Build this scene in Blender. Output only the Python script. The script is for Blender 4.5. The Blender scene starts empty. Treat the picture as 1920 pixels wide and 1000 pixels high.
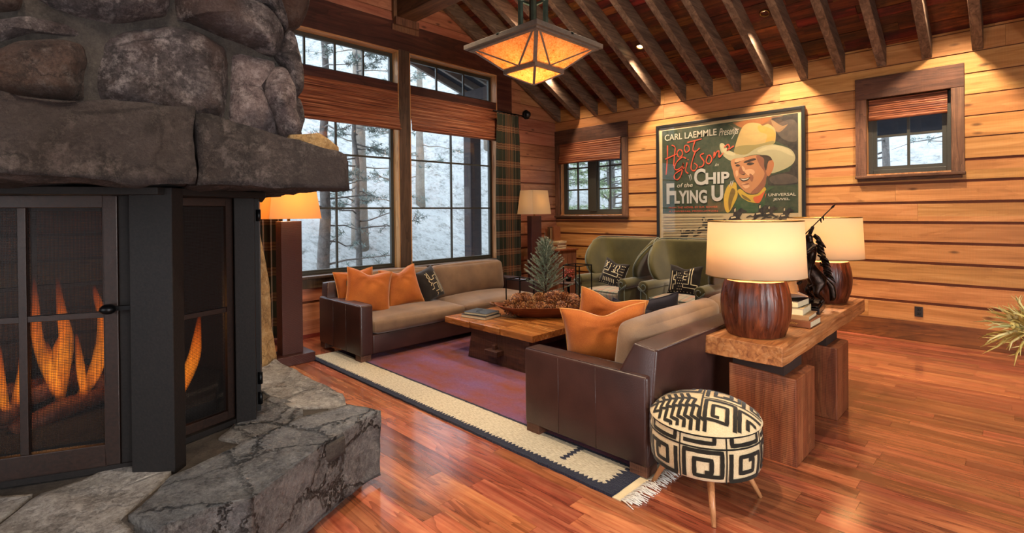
import bpy, bmesh, math, random
from mathutils import Vector, Matrix, noise, Euler
random.seed(7)
R = math.radians
SC = bpy.context.scene
COL = SC.collection
# ------------------------------------------------------------------ camera
cam = bpy.data.cameras.new('camera'); camo = bpy.data.objects.new('camera', cam); COL.objects.link(camo)
F = 953.0
cam.sensor_width = 36; cam.sensor_fit = 'HORIZONTAL'; cam.lens = F / 1920 * 36
cam.shift_x = 0.0; cam.shift_y = -(500 - 404) / 1920.0
cam.clip_start = .05; cam.clip_end = 400
yaw, pit, rol = R(135), R(-0.27), R(-0.577)
fw = Vector((math.cos(pit) * math.cos(yaw), math.cos(pit) * math.sin(yaw), math.sin(pit)))
rt = Vector((math.sin(yaw), -math.cos(yaw), 0)); up = rt.cross(fw)
rt2 = math.cos(rol) * rt + math.sin(rol) * up; up2 = -math.sin(rol) * rt + math.cos(rol) * up
m3 = Matrix((rt2, up2, -fw)).transposed()
camo.matrix_world = Matrix.Translation((0, 0, 1.6)) @ m3.to_4x4()
SC.camera = camo
# ------------------------------------------------------------------ world, exposure
SC.view_settings.view_transform = 'Standard'; SC.view_settings.look = 'None'
SC.view_settings.gamma = 1; SC.view_settings.use_curve_mapping = False
SC.view_settings.exposure = 1.0
w = bpy.data.worlds.new('sky'); SC.world = w; w.use_nodes = True
bg = w.node_tree.nodes['Background']; bg.inputs[0].default_value = (.78, .88, 1.0, 1); bg.inputs[1].default_value = 2.1
SC.cycles.max_bounces = 7; SC.cycles.diffuse_bounces = 4; SC.cycles.glossy_bounces = 4
SC.cycles.transmission_bounces = 6; SC.cycles.transparent_max_bounces = 24
SC.cycles.sample_clamp_indirect = 6.0; SC.cycles.caustics_reflective = False; SC.cycles.caustics_refractive = False

XW, YB, XR, YF = -6.565, 7.818, 3.2, -3.6      # inner faces: window wall, poster wall, unseen walls
RIDGE_Y = 4.27
def zdeck(y): return 3.645 + .52 * (YB - y) if y > RIDGE_Y else max(3.645 + .52 * (YB - (2 * RIDGE_Y - y)), 3.645)

def spot(x, y, z, e, col, ang, tgt, r=.05, blend=.5):
    l = bpy.data.lights.new('downlight_lamp', 'SPOT'); l.energy = e; l.color = col; l.spot_size = R(ang); l.spot_blend = blend
    l.shadow_soft_size = r
    o = bpy.data.objects.new('downlight_lamp', l); COL.objects.link(o); o.location = (x, y, z)
    o.rotation_euler = (Vector(tgt) - Vector((x, y, z))).to_track_quat('-Z', 'Y').to_euler(); return o
def portal(loc, rot, sx, sy):
    l = bpy.data.lights.new('daylight_portal', 'AREA'); l.shape = 'RECTANGLE'; l.size = sx; l.size_y = sy
    o = bpy.data.objects.new('daylight_portal', l); COL.objects.link(o); o.location = loc; o.rotation_euler = rot
    l.cycles.is_portal = True; return o
portal((XW - .25, 4.27, 2.4), (0, R(-90), 0), 3.4, 4.0)
portal((XR + .1, 1.2, 1.6), (0, R(90), 0), 2.4, 3.0)
portal((-1.0, YF - .1, 1.6), (R(90), 0, 0), 3.4, 2.4)
WARM = (1.0, .78, .54)
sl = bpy.data.lights.new('soft_sky_sun', 'SUN'); sl.energy = 3.2; sl.angle = R(55); sl.color = (.80, .88, 1.0)
slo = bpy.data.objects.new('soft_sky_sun', sl); COL.objects.link(slo); slo.rotation_euler = Vector((1, .12, -.62)).to_track_quat('-Z', 'Y').to_euler()
for loc_, tg_, sx_, sy_, e_ in (((XR + .5, 1.2, 1.7), (0, 1.2, 1.5), 3.0, 2.4, 190), ((-1.0, YF - .5, 1.7), (-1.0, 0, 1.5), 3.4, 2.4, 55)):
    al = bpy.data.lights.new('window_daylight', 'AREA'); al.shape = 'RECTANGLE'; al.size = sx_; al.size_y = sy_; al.energy = e_; al.color = (1, .95, .9)  # unseen area lamps added outside the camera-side windows as room fill
    ao = bpy.data.objects.new('window_daylight', al); COL.objects.link(ao); ao.location = loc_; ao.rotation_euler = (Vector(tg_) - Vector(loc_)).to_track_quat('-Z', 'Y').to_euler()
DOWN = [(-5.9, 6.9), (-4.1, 6.9), (-2.3, 6.9), (-.5, 6.9), (1.3, 6.9), (-3.2, 5.5), (-1.4, 5.5)]

# ------------------------------------------------------------------ node helper
def lin(c):
    if isinstance(c, str):
        c = tuple(int(c[i:i + 2], 16) / 255 for i in (0, 2, 4))
        c = tuple((x / 12.92 if x <= .04045 else ((x + .055) / 1.055) ** 2.4) for x in c)
    return (*c[:3], 1)
class NT:
    def __init__(s, name):
        s.m = bpy.data.materials.new(name); s.m.use_nodes = True; s.t = s.m.node_tree; s.n = s.t.nodes; s.L = s.t.links
        s.b = s.n['Principled BSDF']; s.out = s.n['Material Output']; s._tc = None
    def set(s, node, k, v):
        if v is None: return
        if isinstance(v, bpy.types.NodeSocket): s.L.new(v, node.inputs[k])
        else: node.inputs[k].default_value = v
    def tc(s, k='Object'):
        if not s._tc: s._tc = s.n.new('ShaderNodeTexCoord')
        return s._tc.outputs[k]
    def geo(s, k): 
        g = s.n.new('ShaderNodeNewGeometry'); return g.outputs[k]
    def map(s, v, sc=(1, 1, 1), loc=(0, 0, 0), rot=(0, 0, 0)):
        x = s.n.new('ShaderNodeMapping'); s.L.new(v, x.inputs[0]); s.set(x, 'Scale', sc); s.set(x, 'Location', loc); s.set(x, 'Rotation', rot); return x.outputs[0]
    def noise(s, v, sc=5, det=4, ro=.55, dist=0):
        x = s.n.new('ShaderNodeTexNoise'); s.L.new(v, x.inputs['Vector']); s.set(x, 'Scale', sc); s.set(x, 'Detail', det); s.set(x, 'Roughness', ro); s.set(x, 'Distortion', dist); return x.outputs['Fac']
    def vor(s, v, sc=5, feat='F1', out='Distance'):
        x = s.n.new('ShaderNodeTexVoronoi'); x.feature = feat; s.L.new(v, x.inputs['Vector']); s.set(x, 'Scale', sc); return x.outputs[out]
    def wave(s, v, sc=5, dist=0, det=2, dirn='X', typ='BANDS', dsc=1):
        x = s.n.new('ShaderNodeTexWave'); x.wave_type = typ; 
        if typ == 'BANDS': x.bands_direction = dirn
        s.L.new(v, x.inputs['Vector']); s.set(x, 'Scale', sc); s.set(x, 'Distortion', dist); s.set(x, 'Detail', det); s.set(x, 'Detail Scale', dsc); return x.outputs['Fac']
    def math(s, op, a, b=None, c=None, clamp=False):
        x = s.n.new('ShaderNodeMath'); x.operation = op; x.use_clamp = clamp
        for i, q in enumerate((a, b, c)):
            if q is not None: s.set(x, i, q)
        return x.outputs[0]
    def vmath(s, op, a, b=None):
        x = s.n.new('ShaderNodeVectorMath'); x.operation = op; s.set(x, 0, a)
        if b is not None: s.set(x, 3 if op == 'SCALE' else 1, b)
        return x.outputs[0]
    def comb(s, x, y, z):
        q = s.n.new('ShaderNodeCombineXYZ'); s.set(q, 0, x); s.set(q, 1, y); s.set(q, 2, z); return q.outputs[0]
    def sep(s, v):
        q = s.n.new('ShaderNodeSeparateXYZ'); s.L.new(v, q.inputs[0]); return q.outputs
    def ramp(s, f, st, interp='LINEAR'):
        x = s.n.new('ShaderNodeValToRGB'); s.L.new(f, x.inputs[0]); r = x.color_ramp; r.interpolation = interp
        while len(r.elements) < len(st): r.elements.new(.5)
        for e, (p, c) in zip(r.elements, st): e.position = p; e.color = lin(c) if not isinstance(c, (int, float)) else (c, c, c, 1)
        return x.outputs[0]
    def mix(s, f, a, b, mode='MIX'):
        x = s.n.new('ShaderNodeMix'); x.data_type = 'RGBA'; x.blend_type = mode
        s.set(x, 0, f)
        for k, v in ((6, a), (7, b)):
            if isinstance(v, (str, tuple)): v = lin(v)
            s.set(x, k, v)
        return x.outputs[2]
    def hsv(s, c, h=.5, sa=1, v=1):
        x = s.n.new('ShaderNodeHueSaturation'); s.set(x, 'Hue', h); s.set(x, 'Saturation', sa); s.set(x, 'Value', v); s.set(x, 'Color', c); return x.outputs[0]
    def bump(s, h, st=.3, d=.01):
        x = s.n.new('ShaderNodeBump'); s.set(x, 'Strength', st); s.set(x, 'Distance', d); s.L.new(h, x.inputs['Height']); return x.outputs[0]
    def fin(s, base=None, rough=.6, metal=0, normal=None, **kw):
        if isinstance(base, (str, tuple)): base = lin(base)
        s.set(s.b, 'Base Color', base); s.set(s.b, 'Roughness', rough); s.set(s.b, 'Metallic', metal)
        if normal is not None: s.L.new(normal, s.b.inputs['Normal'])
        for k, v in kw.items(): s.set(s.b, k.replace('_', ' '), v)
        return s.m
def flat(name, c, rough=.6, metal=0, var=.12, bs=.15, sc=40, **kw):
    n = NT(name); v = n.tc(); f = n.noise(v, sc, 3)
    base = n.mix(1, lin(c), n.ramp(f, [(.3, 1 - var), (.7, 1 + 0 * var)]), 'MULTIPLY')
    return n.fin(base, rough, metal, n.bump(f, bs, .004), **kw)
def wood(name, axis, cols, rough=.55, knot=.5, island=.45, gsc=1.0, bump=.35, dirt=0, hue=.03, saw=.0, spec=.4, flatcoat=0, ringamt=.42):
    """cols: dark, mid, light. grain runs along axis (0,1,2); every board gets its own offset and tone"""
    n = NT(name); v = n.tc(); ri = n.geo('Random Per Island')
    off = n.comb(n.math('MULTIPLY', ri, 37.3), n.math('MULTIPLY', ri, 91.7), n.math('MULTIPLY', ri, 53.1))
    v = n.vmath('ADD', v, off)
    sc = [26 * gsc] * 3; sc[axis] = 1.6 * gsc
    g1 = n.noise(n.map(v, tuple(sc)), 1, 5, .6, .6)
    sc2 = [6 * gsc] * 3; sc2[axis] = .7 * gsc
    g2 = n.noise(n.map(v, tuple(sc2)), 1, 3, .5, 1.2)
    rings = n.math('FRACT', n.math('MULTIPLY', g2, 7.0))
    rings = n.math('POWER', rings, 2.2)
    f = n.math('ADD', n.math('MULTIPLY', g1, .7), n.math('MULTIPLY', g2, .3))
    col = n.ramp(f, [(.30, cols[0]), (.48, cols[1]), (.70, cols[2])])
    col = n.mix(n.math('MULTIPLY', rings, ringamt), col, n.mix(1, col, cols[0], 'MULTIPLY'))
    kn = None
    if knot:
        ks = [5.5] * 3; ks[axis] = 2.1
        kd = n.vor(n.map(v, tuple(ks)), 1)
        kd2 = n.math('ADD', kd, n.math('MULTIPLY', g1, .05))
        kn = n.ramp(kd2, [(.07, 1), (.16, 0)])
        col = n.mix(n.math('MULTIPLY', kn, knot), col, n.mix(.75, col, '1a0a05'))
    if dirt:
        dn = n.noise(n.map(v, (3, 3, 3)), 1, 5, .65)
        col = n.mix(n.ramp(dn, [(.45, 0.0), (.68, dirt)]), col, '140a06')
    val = n.math('ADD', 1 - island * .55, n.math('MULTIPLY', ri, island))
    hu = n.math('ADD', .5 - hue / 2, n.math('MULTIPLY', n.math('FRACT', n.math('MULTIPLY', ri, 17.7)), hue))
    col = n.hsv(col, hu, 1, val)
    h = n.math('ADD', g1, n.math('MULTIPLY', rings, .25))
    if saw:
        ss = [.5] * 3; ss[axis] = 1
        sw = n.wave(n.map(v, tuple(ss)), 26, 1.2, 1, 'XYZ'[axis])
        h = n.math('ADD', h, n.math('MULTIPLY', sw, saw))
        col = n.mix(n.math('MULTIPLY', sw, .12 * min(saw, 1)), col, '200c04')
    kw = {'Specular_IOR_Level': spec}
    if flatcoat: kw.update(Coat_Weight=flatcoat, Coat_Roughness=.13)
    return n.fin(col, n.math('ADD', rough - .08, n.math('MULTIPLY', g1, .16)), 0, n.bump(h, bump, .006), **kw)
def stone(name, cols, sc=1.0, lichen=.5, bump=.8, rough=.85, tint=None, fine=1):
    n = NT(name); v = n.tc(); v = n.map(v, (sc, sc, sc))
    a = n.noise(v, 3.2, 7, .68, 0); b = n.noise(v, 34, 6, .8); c = n.vor(v, 60)
    wv = n.vmath('ADD', v, n.vmath('SCALE', n.comb(a, b, a), .35)); ck = n.ramp(n.vor(wv, 1.9, 'DISTANCE_TO_EDGE'), [(.0, 1.), (.022, 0.)])
    f = n.math('ADD', n.math('MULTIPLY', a, .5), n.math('MULTIPLY', b, .5))
    col = n.ramp(f, [(.38, cols[0]), (.5, cols[1]), (.62, cols[2])])
    p = n.noise(n.map(v, (1, 1, 1), (3, 9, 2)), 9, 10, .76, 0)
    pm = n.ramp(p, [(.50, 0.0), (.64, 1.0)])
    col = n.mix(n.math('MULTIPLY', pm, lichen), col, cols[3])
    if tint: col = n.mix(n.ramp(n.noise(v, 1.7, 3), [(.45, 0.), (.62, .7)]), col, tint)
    col = n.mix(n.ramp(c, [(.0, .5), (.3, 0.)]), col, cols[0]); col = n.mix(n.math('MULTIPLY', ck, .55), col, cols[0])
    h = n.math('ADD', n.math('MULTIPLY', a, .9), n.math('ADD', n.math('MULTIPLY', b, .5 * fine), n.math('SUBTRACT', n.math('MULTIPLY', pm, .12), n.math('MULTIPLY', ck, .25))))
    return n.fin(col, rough, 0, n.bump(h, bump, .07), Specular_IOR_Level=.35)

M = {}
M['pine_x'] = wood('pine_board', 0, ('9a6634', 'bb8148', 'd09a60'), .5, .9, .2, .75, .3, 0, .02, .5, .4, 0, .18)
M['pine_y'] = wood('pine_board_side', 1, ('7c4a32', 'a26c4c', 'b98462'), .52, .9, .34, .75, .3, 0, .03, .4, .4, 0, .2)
M['gap'] = flat('dark_gap', '2b160c', .8); M['gapwall'] = flat('recessed_board', '7a4222', .7, 0, .3, .2, 6)
M['base_x'] = wood('baseboard_wood', 0, ('4a2614', '7a4524', '94592f'), .5, .4, .35, .7, .3, .35)
M['casing'] = wood('casing_wood', 2, ('4a2c1e', '704a34', '8f664c'), .6, .4, .3, 1, .5, .3, .02, .3)
M['casing_x'] = wood('casing_wood_x', 0, ('3c2216', '5d3a26', '77503a'), .6, .4, .3, 1, .5, .35, .02, .3)
M['header'] = wood('header_wood', 1, ('2c1510', '4c281e', '68402f'), .5, .5, .3, .6, .3, .25)
M['postwood'] = wood('mullion_wood', 2, ('38281f', '54402f', '6f5745'), .5, .3, .2, 1, .3, .2)
M['jamb'] = wood('jamb_wood', 2, ('8a5a30', 'b98550', 'd3a470'), .5, .4, .2, .8, .2)
M['jamb_y'] = wood('jamb_wood_y', 1, ('8a5a30', 'b98550', 'd3a470'), .5, .4, .2, .8, .2)
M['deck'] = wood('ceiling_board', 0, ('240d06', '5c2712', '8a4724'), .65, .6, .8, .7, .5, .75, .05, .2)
M['rafter'] = wood('rafter_wood', 1, ('43342a', '6e594a', '947c68'), .6, .2, .25, .9, .35, .2, .01)
M['beam'] = wood('beam_wood', 0, ('3a2415', '5e4029', '7b5a3e'), .6, .3, .2, .7, .4, .2)
M['floor'] = wood('floor_plank', 0, ('5e2a1a', 'a0573a', 'c07c54'), .2, .4, .7, .8, .1, .25, .018, 0, .5, 1)
M['console'] = wood('console_wood', 1, ('7a4522', 'b87840', 'd9a066'), .5, .15, .1, 1.1, .5, .3, .01, .5)
M['console_leg'] = wood('console_leg_wood', 2, ('5a2c18', '86492a', 'a5683f'), .5, .1, .15, 1.2, .5, .3, .01, .3)
M['ct_top'] = wood('coffee_table_wood', 0, ('5a2c14', '935527', 'b77a41'), .25, .4, .12, .7, .2, .3, .01, 0, .6)
M['ct_base'] = wood('coffee_table_base_wood', 0, ('2c1710', '4a2b1e', '64402d'), .5, .1, .15, 1, .5, .3, .01, .6)
M['bowlwood'] = wood('bowl_wood', 0, ('3a1a0d', '6b3519', '8b4f28'), .4, .2, .1, .8, .2, .3)
M['lampwood'] = wood('lamp_log_wood', 2, ('2a1009', '5c2b16', '8a4a28'), .3, .25, .1, 1.1, .9, .45, .02, 0, .45, 0)
M['legwood'] = wood('beech_leg', 2, ('8a5a34', 'b27f50', 'c99a68'), .4, .0, .1, 1, .1)
M['trimred'] = flat('red_trim', '6a2014', .5)
M['frame'] = flat('window_frame_paint', '3b3a33', .45, 0, .15, .1)
M['steel'] = NT('dark_steel'); _n = M['steel']; _f = _n.noise(_n.tc(), 90, 3); M['steel'] = _n.fin(_n.ramp(_f, [(.3, '0f0c0b'), (.7, '1b1513')]), .6, .1, _n.bump(_f, .25, .002), Specular_IOR_Level=.25)
M['bronzesteel'] = NT('bronzed_steel'); _n = M['bronzesteel']; _f = _n.noise(_n.tc(), 70, 3); M['bronzesteel'] = _n.fin(_n.ramp(_f, [(.3, '1c100b'), (.7, '2e1b13')]), .45, .3, _n.bump(_f, .3, .002))
M['black'] = flat('black_metal', '0c0c0e', .4, .6)
M['pewter'] = flat('pewter_metal', '80766e', .45, .3, .25, .2, 25)
M['verdigris'] = flat('verdigris_metal', '4b5f58', .5, .5, .4, .2, 12)
GREY_ = ('2a2423', '4c4442', '6f6663', 'a39893')
M['rock'] = stone('chimney_rock', ('1d1718', '4b4243', '756a69', 'b0a3a1'), 1.5, .8, 1.0, .8, '4a332c')
M['rock2'] = stone('chimney_rock_pink', ('332829', '71605f', '9c8a88', 'c6b6b3'), 2.0, .6, 1.0, .8)
M['rock3'] = stone('chimney_rock_brown', ('241916', '4d3c35', '70584d', '988a82'), 1.6, .5, 1.0, .8, '51301f')
M['mortar'] = stone('mortar', ('241f1c', '3a3430', '4a433d', '5a524b'), 2, .2, .5)
M['mantelrock'] = stone('mantel_rock', ('181313', '3c3331', '5f5350', '948782'), 1.7, .5, 1.0, .8, '403633')
M['tanrock'] = stone('tan_rock', ('7a5a35', 'a37f50', 'bf9b69', 'd0b68a'), 1.6, .5, .8, .85)
M['hearthrock'] = stone('hearth_rock', ('46413e', '8d8782', 'b3aea9', 'dad4d0'), 1.3, .6, .9, .55)
M['hearthtop'] = stone('hearth_top_rock', ('403e40', '8a8888', 'b6b3b1', 'dedad8'), 1.7, .6, 1.2, .45)
M['leather'] = NT('brown_leather'); _n = M['leather']; _v = _n.tc(); _f = _n.noise(_v, 3, 3); _g = _n.vor(_v, 170)
M['leather'] = _n.fin(_n.ramp(_f, [(.3, '2c1a17'), (.7, '43292499'[:6])]), .36, 0, _n.bump(_g, .15, .003), Specular_IOR_Level=.5)
def fabric(name, c1, c2, rough=.9, sc=260, sheen=.3, bs=.3):
    n = NT(name); v = n.tc(); f = n.noise(v, 4, 4); w1 = n.noise(v, sc, 2)
    return n.fin(n.ramp(n.math('ADD', n.math('MULTIPLY', f, .6), n.math('MULTIPLY', w1, .4)), [(.35, c1), (.65, c2)]), rough, 0, n.bump(w1, bs, .003), Sheen_Weight=sheen, Sheen_Roughness=.4, Specular_IOR_Level=.2)
M['taupe'] = fabric('taupe_fabric', '665040', '84684f', .85)
M['orange'] = fabric('orange_velvet', '8a4214', 'b06222', .7, 200, .5)
M['piping'] = fabric('piping_fabric', 'b06e32', 'c88848', .7)
M['indigo'] = fabric('indigo_fabric', '23222c', '34323f', .8)
M['mud'] = fabric('mudcloth_fabric', '16110f', '241c18', .9)
M['cream'] = fabric('cream_fabric', 'c9b48a', 'dccaa4', .9)
M['green'] = fabric('olive_velvet', '3a3519', '524a26', .75, 220, .6)
M['greenpipe'] = fabric('grey_green_welt', '4a4e40', '62665a', .7)
M['creamcloth'] = fabric('kuba_cloth', 'b79f78', 'd8c5a0', .9, 160, .2, .5)
M['blackcloth'] = fabric('kuba_black_cloth', '17140f', '262119', .9, 160, .2, .5)
M['paper'] = flat('page_paper', 'd8c8a4', .8)
M['brass'] = flat('brass', '8a6a35', .35, .9)
M['hat'] = fabric('felt_hat', '9a6436', 'c08a54', .8)
M['white'] = flat('white_thread', 'd9d2c8', .8)

# plaid in metres from UV
def plaid(name, base, bands_u, bands_v, pu, pv, rough=.85):
    n = NT(name); u = n.sep(n.tc('UV'))
    fu = n.math('FRACT', n.math('DIVIDE', u[0], pu)); fv = n.math('FRACT', n.math('DIVIDE', u[1], pv))
    a = n.ramp(fu, bands_u, 'CONSTANT'); b = n.ramp(fv, bands_v, 'CONSTANT')
    col = n.mix(.5, a, b); w1 = n.noise(n.tc(), 300, 2)
    col = n.mix(.25, col, base)
    return n.fin(col, rough, 0, n.bump(w1, .2, .002), Sheen_Weight=.2, Specular_IOR_Level=.2)
G_, T_, K_, RD, CR = '232a1b', '94623e', '14120e', '62261a', 'a88a64'
M['plaid'] = plaid('plaid_curtain', '3c3425', [(0, G_), (.30, K_), (.34, G_), (.38, T_), (.44, RD), (.48, T_), (.56, K_), (.60, CR), (.62, K_), (.8, G_)],
                   [(0, G_), (.42, K_), (.46, T_), (.54, RD), (.58, CR), (.61, T_), (.67, RD), (.71, T_), (.80, K_), (.84, G_)], .17, .31)
M['seatplaid'] = plaid('plaid_seat', '5f5648', [(0, '8c7e6a'), (.25, '4d544c'), (.36, '8c7e6a'), (.5, '95563f'), (.64, '7a7364'), (.8, '34382e'), (.88, '928675')],
                       [(0, '8c7e6a'), (.3, '4d544c'), (.42, '8c7e6a'), (.6, '95563f'), (.74, '8a816f')], .2, .22)
def bamboo():
    n = NT('bamboo_shade'); v = n.tc(); 
    s = n.noise(n.map(v, (1.2, 1.2, 95)), 1, 4, .6, .1); t = n.noise(n.map(v, (5, 5, 120)), 1, 2)
    col = n.ramp(s, [(.32, '3e1a10'), (.43, '804228'), (.56, 'a8623e'), (.72, 'd69c70')])
    m = n.fin(col, .5, 0, n.bump(n.math('ADD', s, t), .8, .01)); 
    tr = n.n.new('ShaderNodeBsdfTranslucent'); n.L.new(col, tr.inputs[0]); mx = n.n.new('ShaderNodeMixShader'); mx.inputs[0].default_value = .25
    n.L.new(n.b.outputs[0], mx.inputs[1]); n.L.new(tr.outputs[0], mx.inputs[2]); n.L.new(mx.outputs[0], n.out.inputs[0]); return m
M['bamboo'] = bamboo()
def glass(name, col=(1, 1, 1), fac=.93, rough=0):
    n = NT(name); t = n.n.new('ShaderNodeBsdfTransparent'); t.inputs[0].default_value = (*col, 1)
    g = n.n.new('ShaderNodeBsdfGlossy'); g.inputs['Roughness'].default_value = rough
    mx = n.n.new('ShaderNodeMixShader'); lw = n.n.new('ShaderNodeLayerWeight'); fr = n.math('ADD', .035, n.math('MULTIPLY', n.math('POWER', lw.outputs['Facing'], 5), .8))
    n.L.new(fr, mx.inputs[0]); n.L.new(t.outputs[0], mx.inputs[1]); n.L.new(g.outputs[0], mx.inputs[2]); n.L.new(mx.outputs[0], n.out.inputs[0]); return n.m
M['glass'] = glass('window_glass', (.97, .99, 1)); M['tumbler'] = glass('candle_glass', (.9, .93, .95), rough=.05)
def shade(name, c, em, emc, tr=.5):
    n = NT(name); w1 = n.noise(n.map(n.tc(), (1, 1, 1)), 300, 2)
    n.fin(c, .8, 0, n.bump(w1, .2, .002)); t = n.n.new('ShaderNodeBsdfTranslucent'); t.inputs[0].default_value = lin(c)
    mx = n.n.new('ShaderNodeMixShader'); mx.inputs[0].default_value = tr
    n.L.new(n.b.outputs[0], mx.inputs[1]); n.L.new(t.outputs[0], mx.inputs[2]); n.L.new(mx.outputs[0], n.out.inputs[0]); return n.m
M['shade'] = shade('linen_lampshade', 'ead2ac', 0, None, .32)
M['shade_parch'] = shade('parchment_lampshade', 'e6bd85', 0, None, .55)
M['shade_grey'] = shade('pale_lampshade', 'd8c3a0', 0, None, .45)
def mica():
    n = NT('amber_mica'); v = n.tc(); a = n.noise(v, 48, 5, .8, 1.0); b = n.noise(v, 9, 3)
    col = n.ramp(n.math('ADD', n.math('MULTIPLY', a, .75), n.math('MULTIPLY', b, .25)), [(.34, '7c3e16'), (.42, 'd68f4c'), (.52, 'f4c084'), (.68, 'ffdcb0')])
    n.fin(col, .35, 0, None); t = n.n.new('ShaderNodeBsdfTranslucent'); n.L.new(col, t.inputs[0])
    mx = n.n.new('ShaderNodeMixShader'); mx.inputs[0].default_value = .6
    n.L.new(n.b.outputs[0], mx.inputs[1]); n.L.new(t.outputs[0], mx.inputs[2]); n.L.new(mx.outputs[0], n.out.inputs[0]); return n.m
M['mica'] = mica()
def emis(name, c, s):
    n = NT(name); n.fin((0, 0, 0), .5, 0, None, Emission_Color=lin(c), Emission_Strength=s); return n.m
M['bulb'] = emis('bulb_glow', 'ffd9a0', 14)
def flame():
    n = NT('flame'); uv = n.sep(n.tc('UV')); w1 = n.noise(n.map(n.tc(), (6, 6, 1.5)), 2, 3)
    edge = n.math('SUBTRACT', 1, n.math('ABSOLUTE', n.math('SUBTRACT', n.math('MULTIPLY', uv[0], 2), 1)))
    lw = n.n.new('ShaderNodeLayerWeight'); lw.inputs[0].default_value = .35
    fa = n.math('SUBTRACT', 1, lw.outputs['Facing'])
    al = n.math('MULTIPLY', n.math('POWER', fa, 2.6), n.math('MULTIPLY', n.ramp(uv[1], [(0, 0.), (.2, .45), (.6, .35), (1, 0.)]), n.ramp(w1, [(.35, .25), (.65, 1.)])))
    e = n.n.new('ShaderNodeEmission'); n.L.new(n.ramp(uv[1], [(0, 'ff7a20'), (.35, 'ff8a22'), (1, 'e0480a')]), e.inputs[0]); e.inputs[1].default_value = 1.3
    t = n.n.new('ShaderNodeBsdfTransparent'); mx = n.n.new('ShaderNodeMixShader')
    n.L.new(al, mx.inputs[0]); n.L.new(t.outputs[0], mx.inputs[1]); n.L.new(e.outputs[0], mx.inputs[2]); n.L.new(mx.outputs[0], n.out.inputs[0]); return n.m
M['flame'] = flame()
def screen():
    n = NT('fire_screen_mesh'); uv = n.sep(n.tc('UV')); wv = n.noise(n.map(n.tc('UV'), (2.5, 9, 1)), 1, 2)
    a = n.math('ABSOLUTE', n.math('SINE', n.math('MULTIPLY', uv[0], math.pi / .0062)))
    b = n.math('ABSOLUTE', n.math('SINE', n.math('ADD', n.math('MULTIPLY', uv[1], math.pi / .0085), n.math('MULTIPLY', wv, 4))))
    hole = n.math('MULTIPLY', n.math('GREATER_THAN', a, .55), n.math('GREATER_THAN', b, .45))
    t = n.n.new('ShaderNodeBsdfTransparent'); mx = n.n.new('ShaderNodeMixShader'); n.fin('120e0d', .5, .2, Specular_IOR_Level=.3)
    n.L.new(hole, mx.inputs[0]); n.L.new(n.b.outputs[0], mx.inputs[1]); n.L.new(t.outputs[0], mx.inputs[2]); n.L.new(mx.outputs[0], n.out.inputs[0]); return n.m
M['screen'] = screen()
def rugmat():
    n = NT('rug_wool'); v = n.tc(); s = n.sep(v)   # local: x along near edge (0 at fringe end, negative away), y from near edge
    tooth = n.math('MULTIPLY', n.math('PINGPONG', n.math('MULTIPLY', s[0], 1), .017), 1.5)
    jn = n.noise(n.map(v, (60, 3, 1)), 1, 2); j = n.math('ADD', tooth, n.math('MULTIPLY', n.math('SUBTRACT', jn, .5), .05))
    ty = n.math('SUBTRACT', s[1], j)
    y2 = n.math('SUBTRACT', s[1], n.math('MULTIPLY', n.math('SUBTRACT', jn, .5), .02))
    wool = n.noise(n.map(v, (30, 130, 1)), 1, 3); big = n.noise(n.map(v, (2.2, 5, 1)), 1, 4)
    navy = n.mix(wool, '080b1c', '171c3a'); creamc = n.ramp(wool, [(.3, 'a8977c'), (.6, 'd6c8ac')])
    field = n.mix(n.ramp(big, [(.35, 0.), (.65, 1.)]), n.mix(wool, '6a2a1e', '94452e'), n.mix(wool, '4a2648', '94608c'))  # purple patches: bluish window light painted over the red wool
    m1 = n.math('GREATER_THAN', ty, .052); m2 = n.math('GREATER_THAN', y2, .335); m3 = n.math('GREATER_THAN', y2, .36)
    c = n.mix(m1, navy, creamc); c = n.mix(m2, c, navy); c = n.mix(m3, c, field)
    # far side of the field mirrored and the fringe end band
    jx = n.math('MULTIPLY', n.math('PINGPONG', s[1], .02), 1.6)
    mx1 = n.math('GREATER_THAN', n.math('ADD', s[0], n.math('ADD', jx, n.math('MULTIPLY', n.math('SUBTRACT', n.noise(n.map(v, (3, 60, 1)), 1, 2), .5), .08))), -.09)
    c = n.mix(mx1, c, navy)
    zz = n.math('ABSOLUTE', n.math('ADD', s[0], .47)); zj = n.math('MULTIPLY', n.math('PINGPONG', s[1], .018), 1.2)
    mz = n.math('MULTIPLY', n.math('LESS_THAN', n.math('ADD', zz, zj), .03), n.math('GREATER_THAN', s[1], .13))
    c = n.mix(n.math('MULTIPLY', mz, n.math('LESS_THAN', s[1], .335)), c, navy)
    h = n.math('ADD', wool, n.noise(n.map(v, (220, 220, 1)), 1, 2))
    return n.fin(c, .95, 0, n.bump(h, .9, .012), Sheen_Weight=.12, Specular_IOR_Level=.1)
M['rug'] = rugmat()

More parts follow.
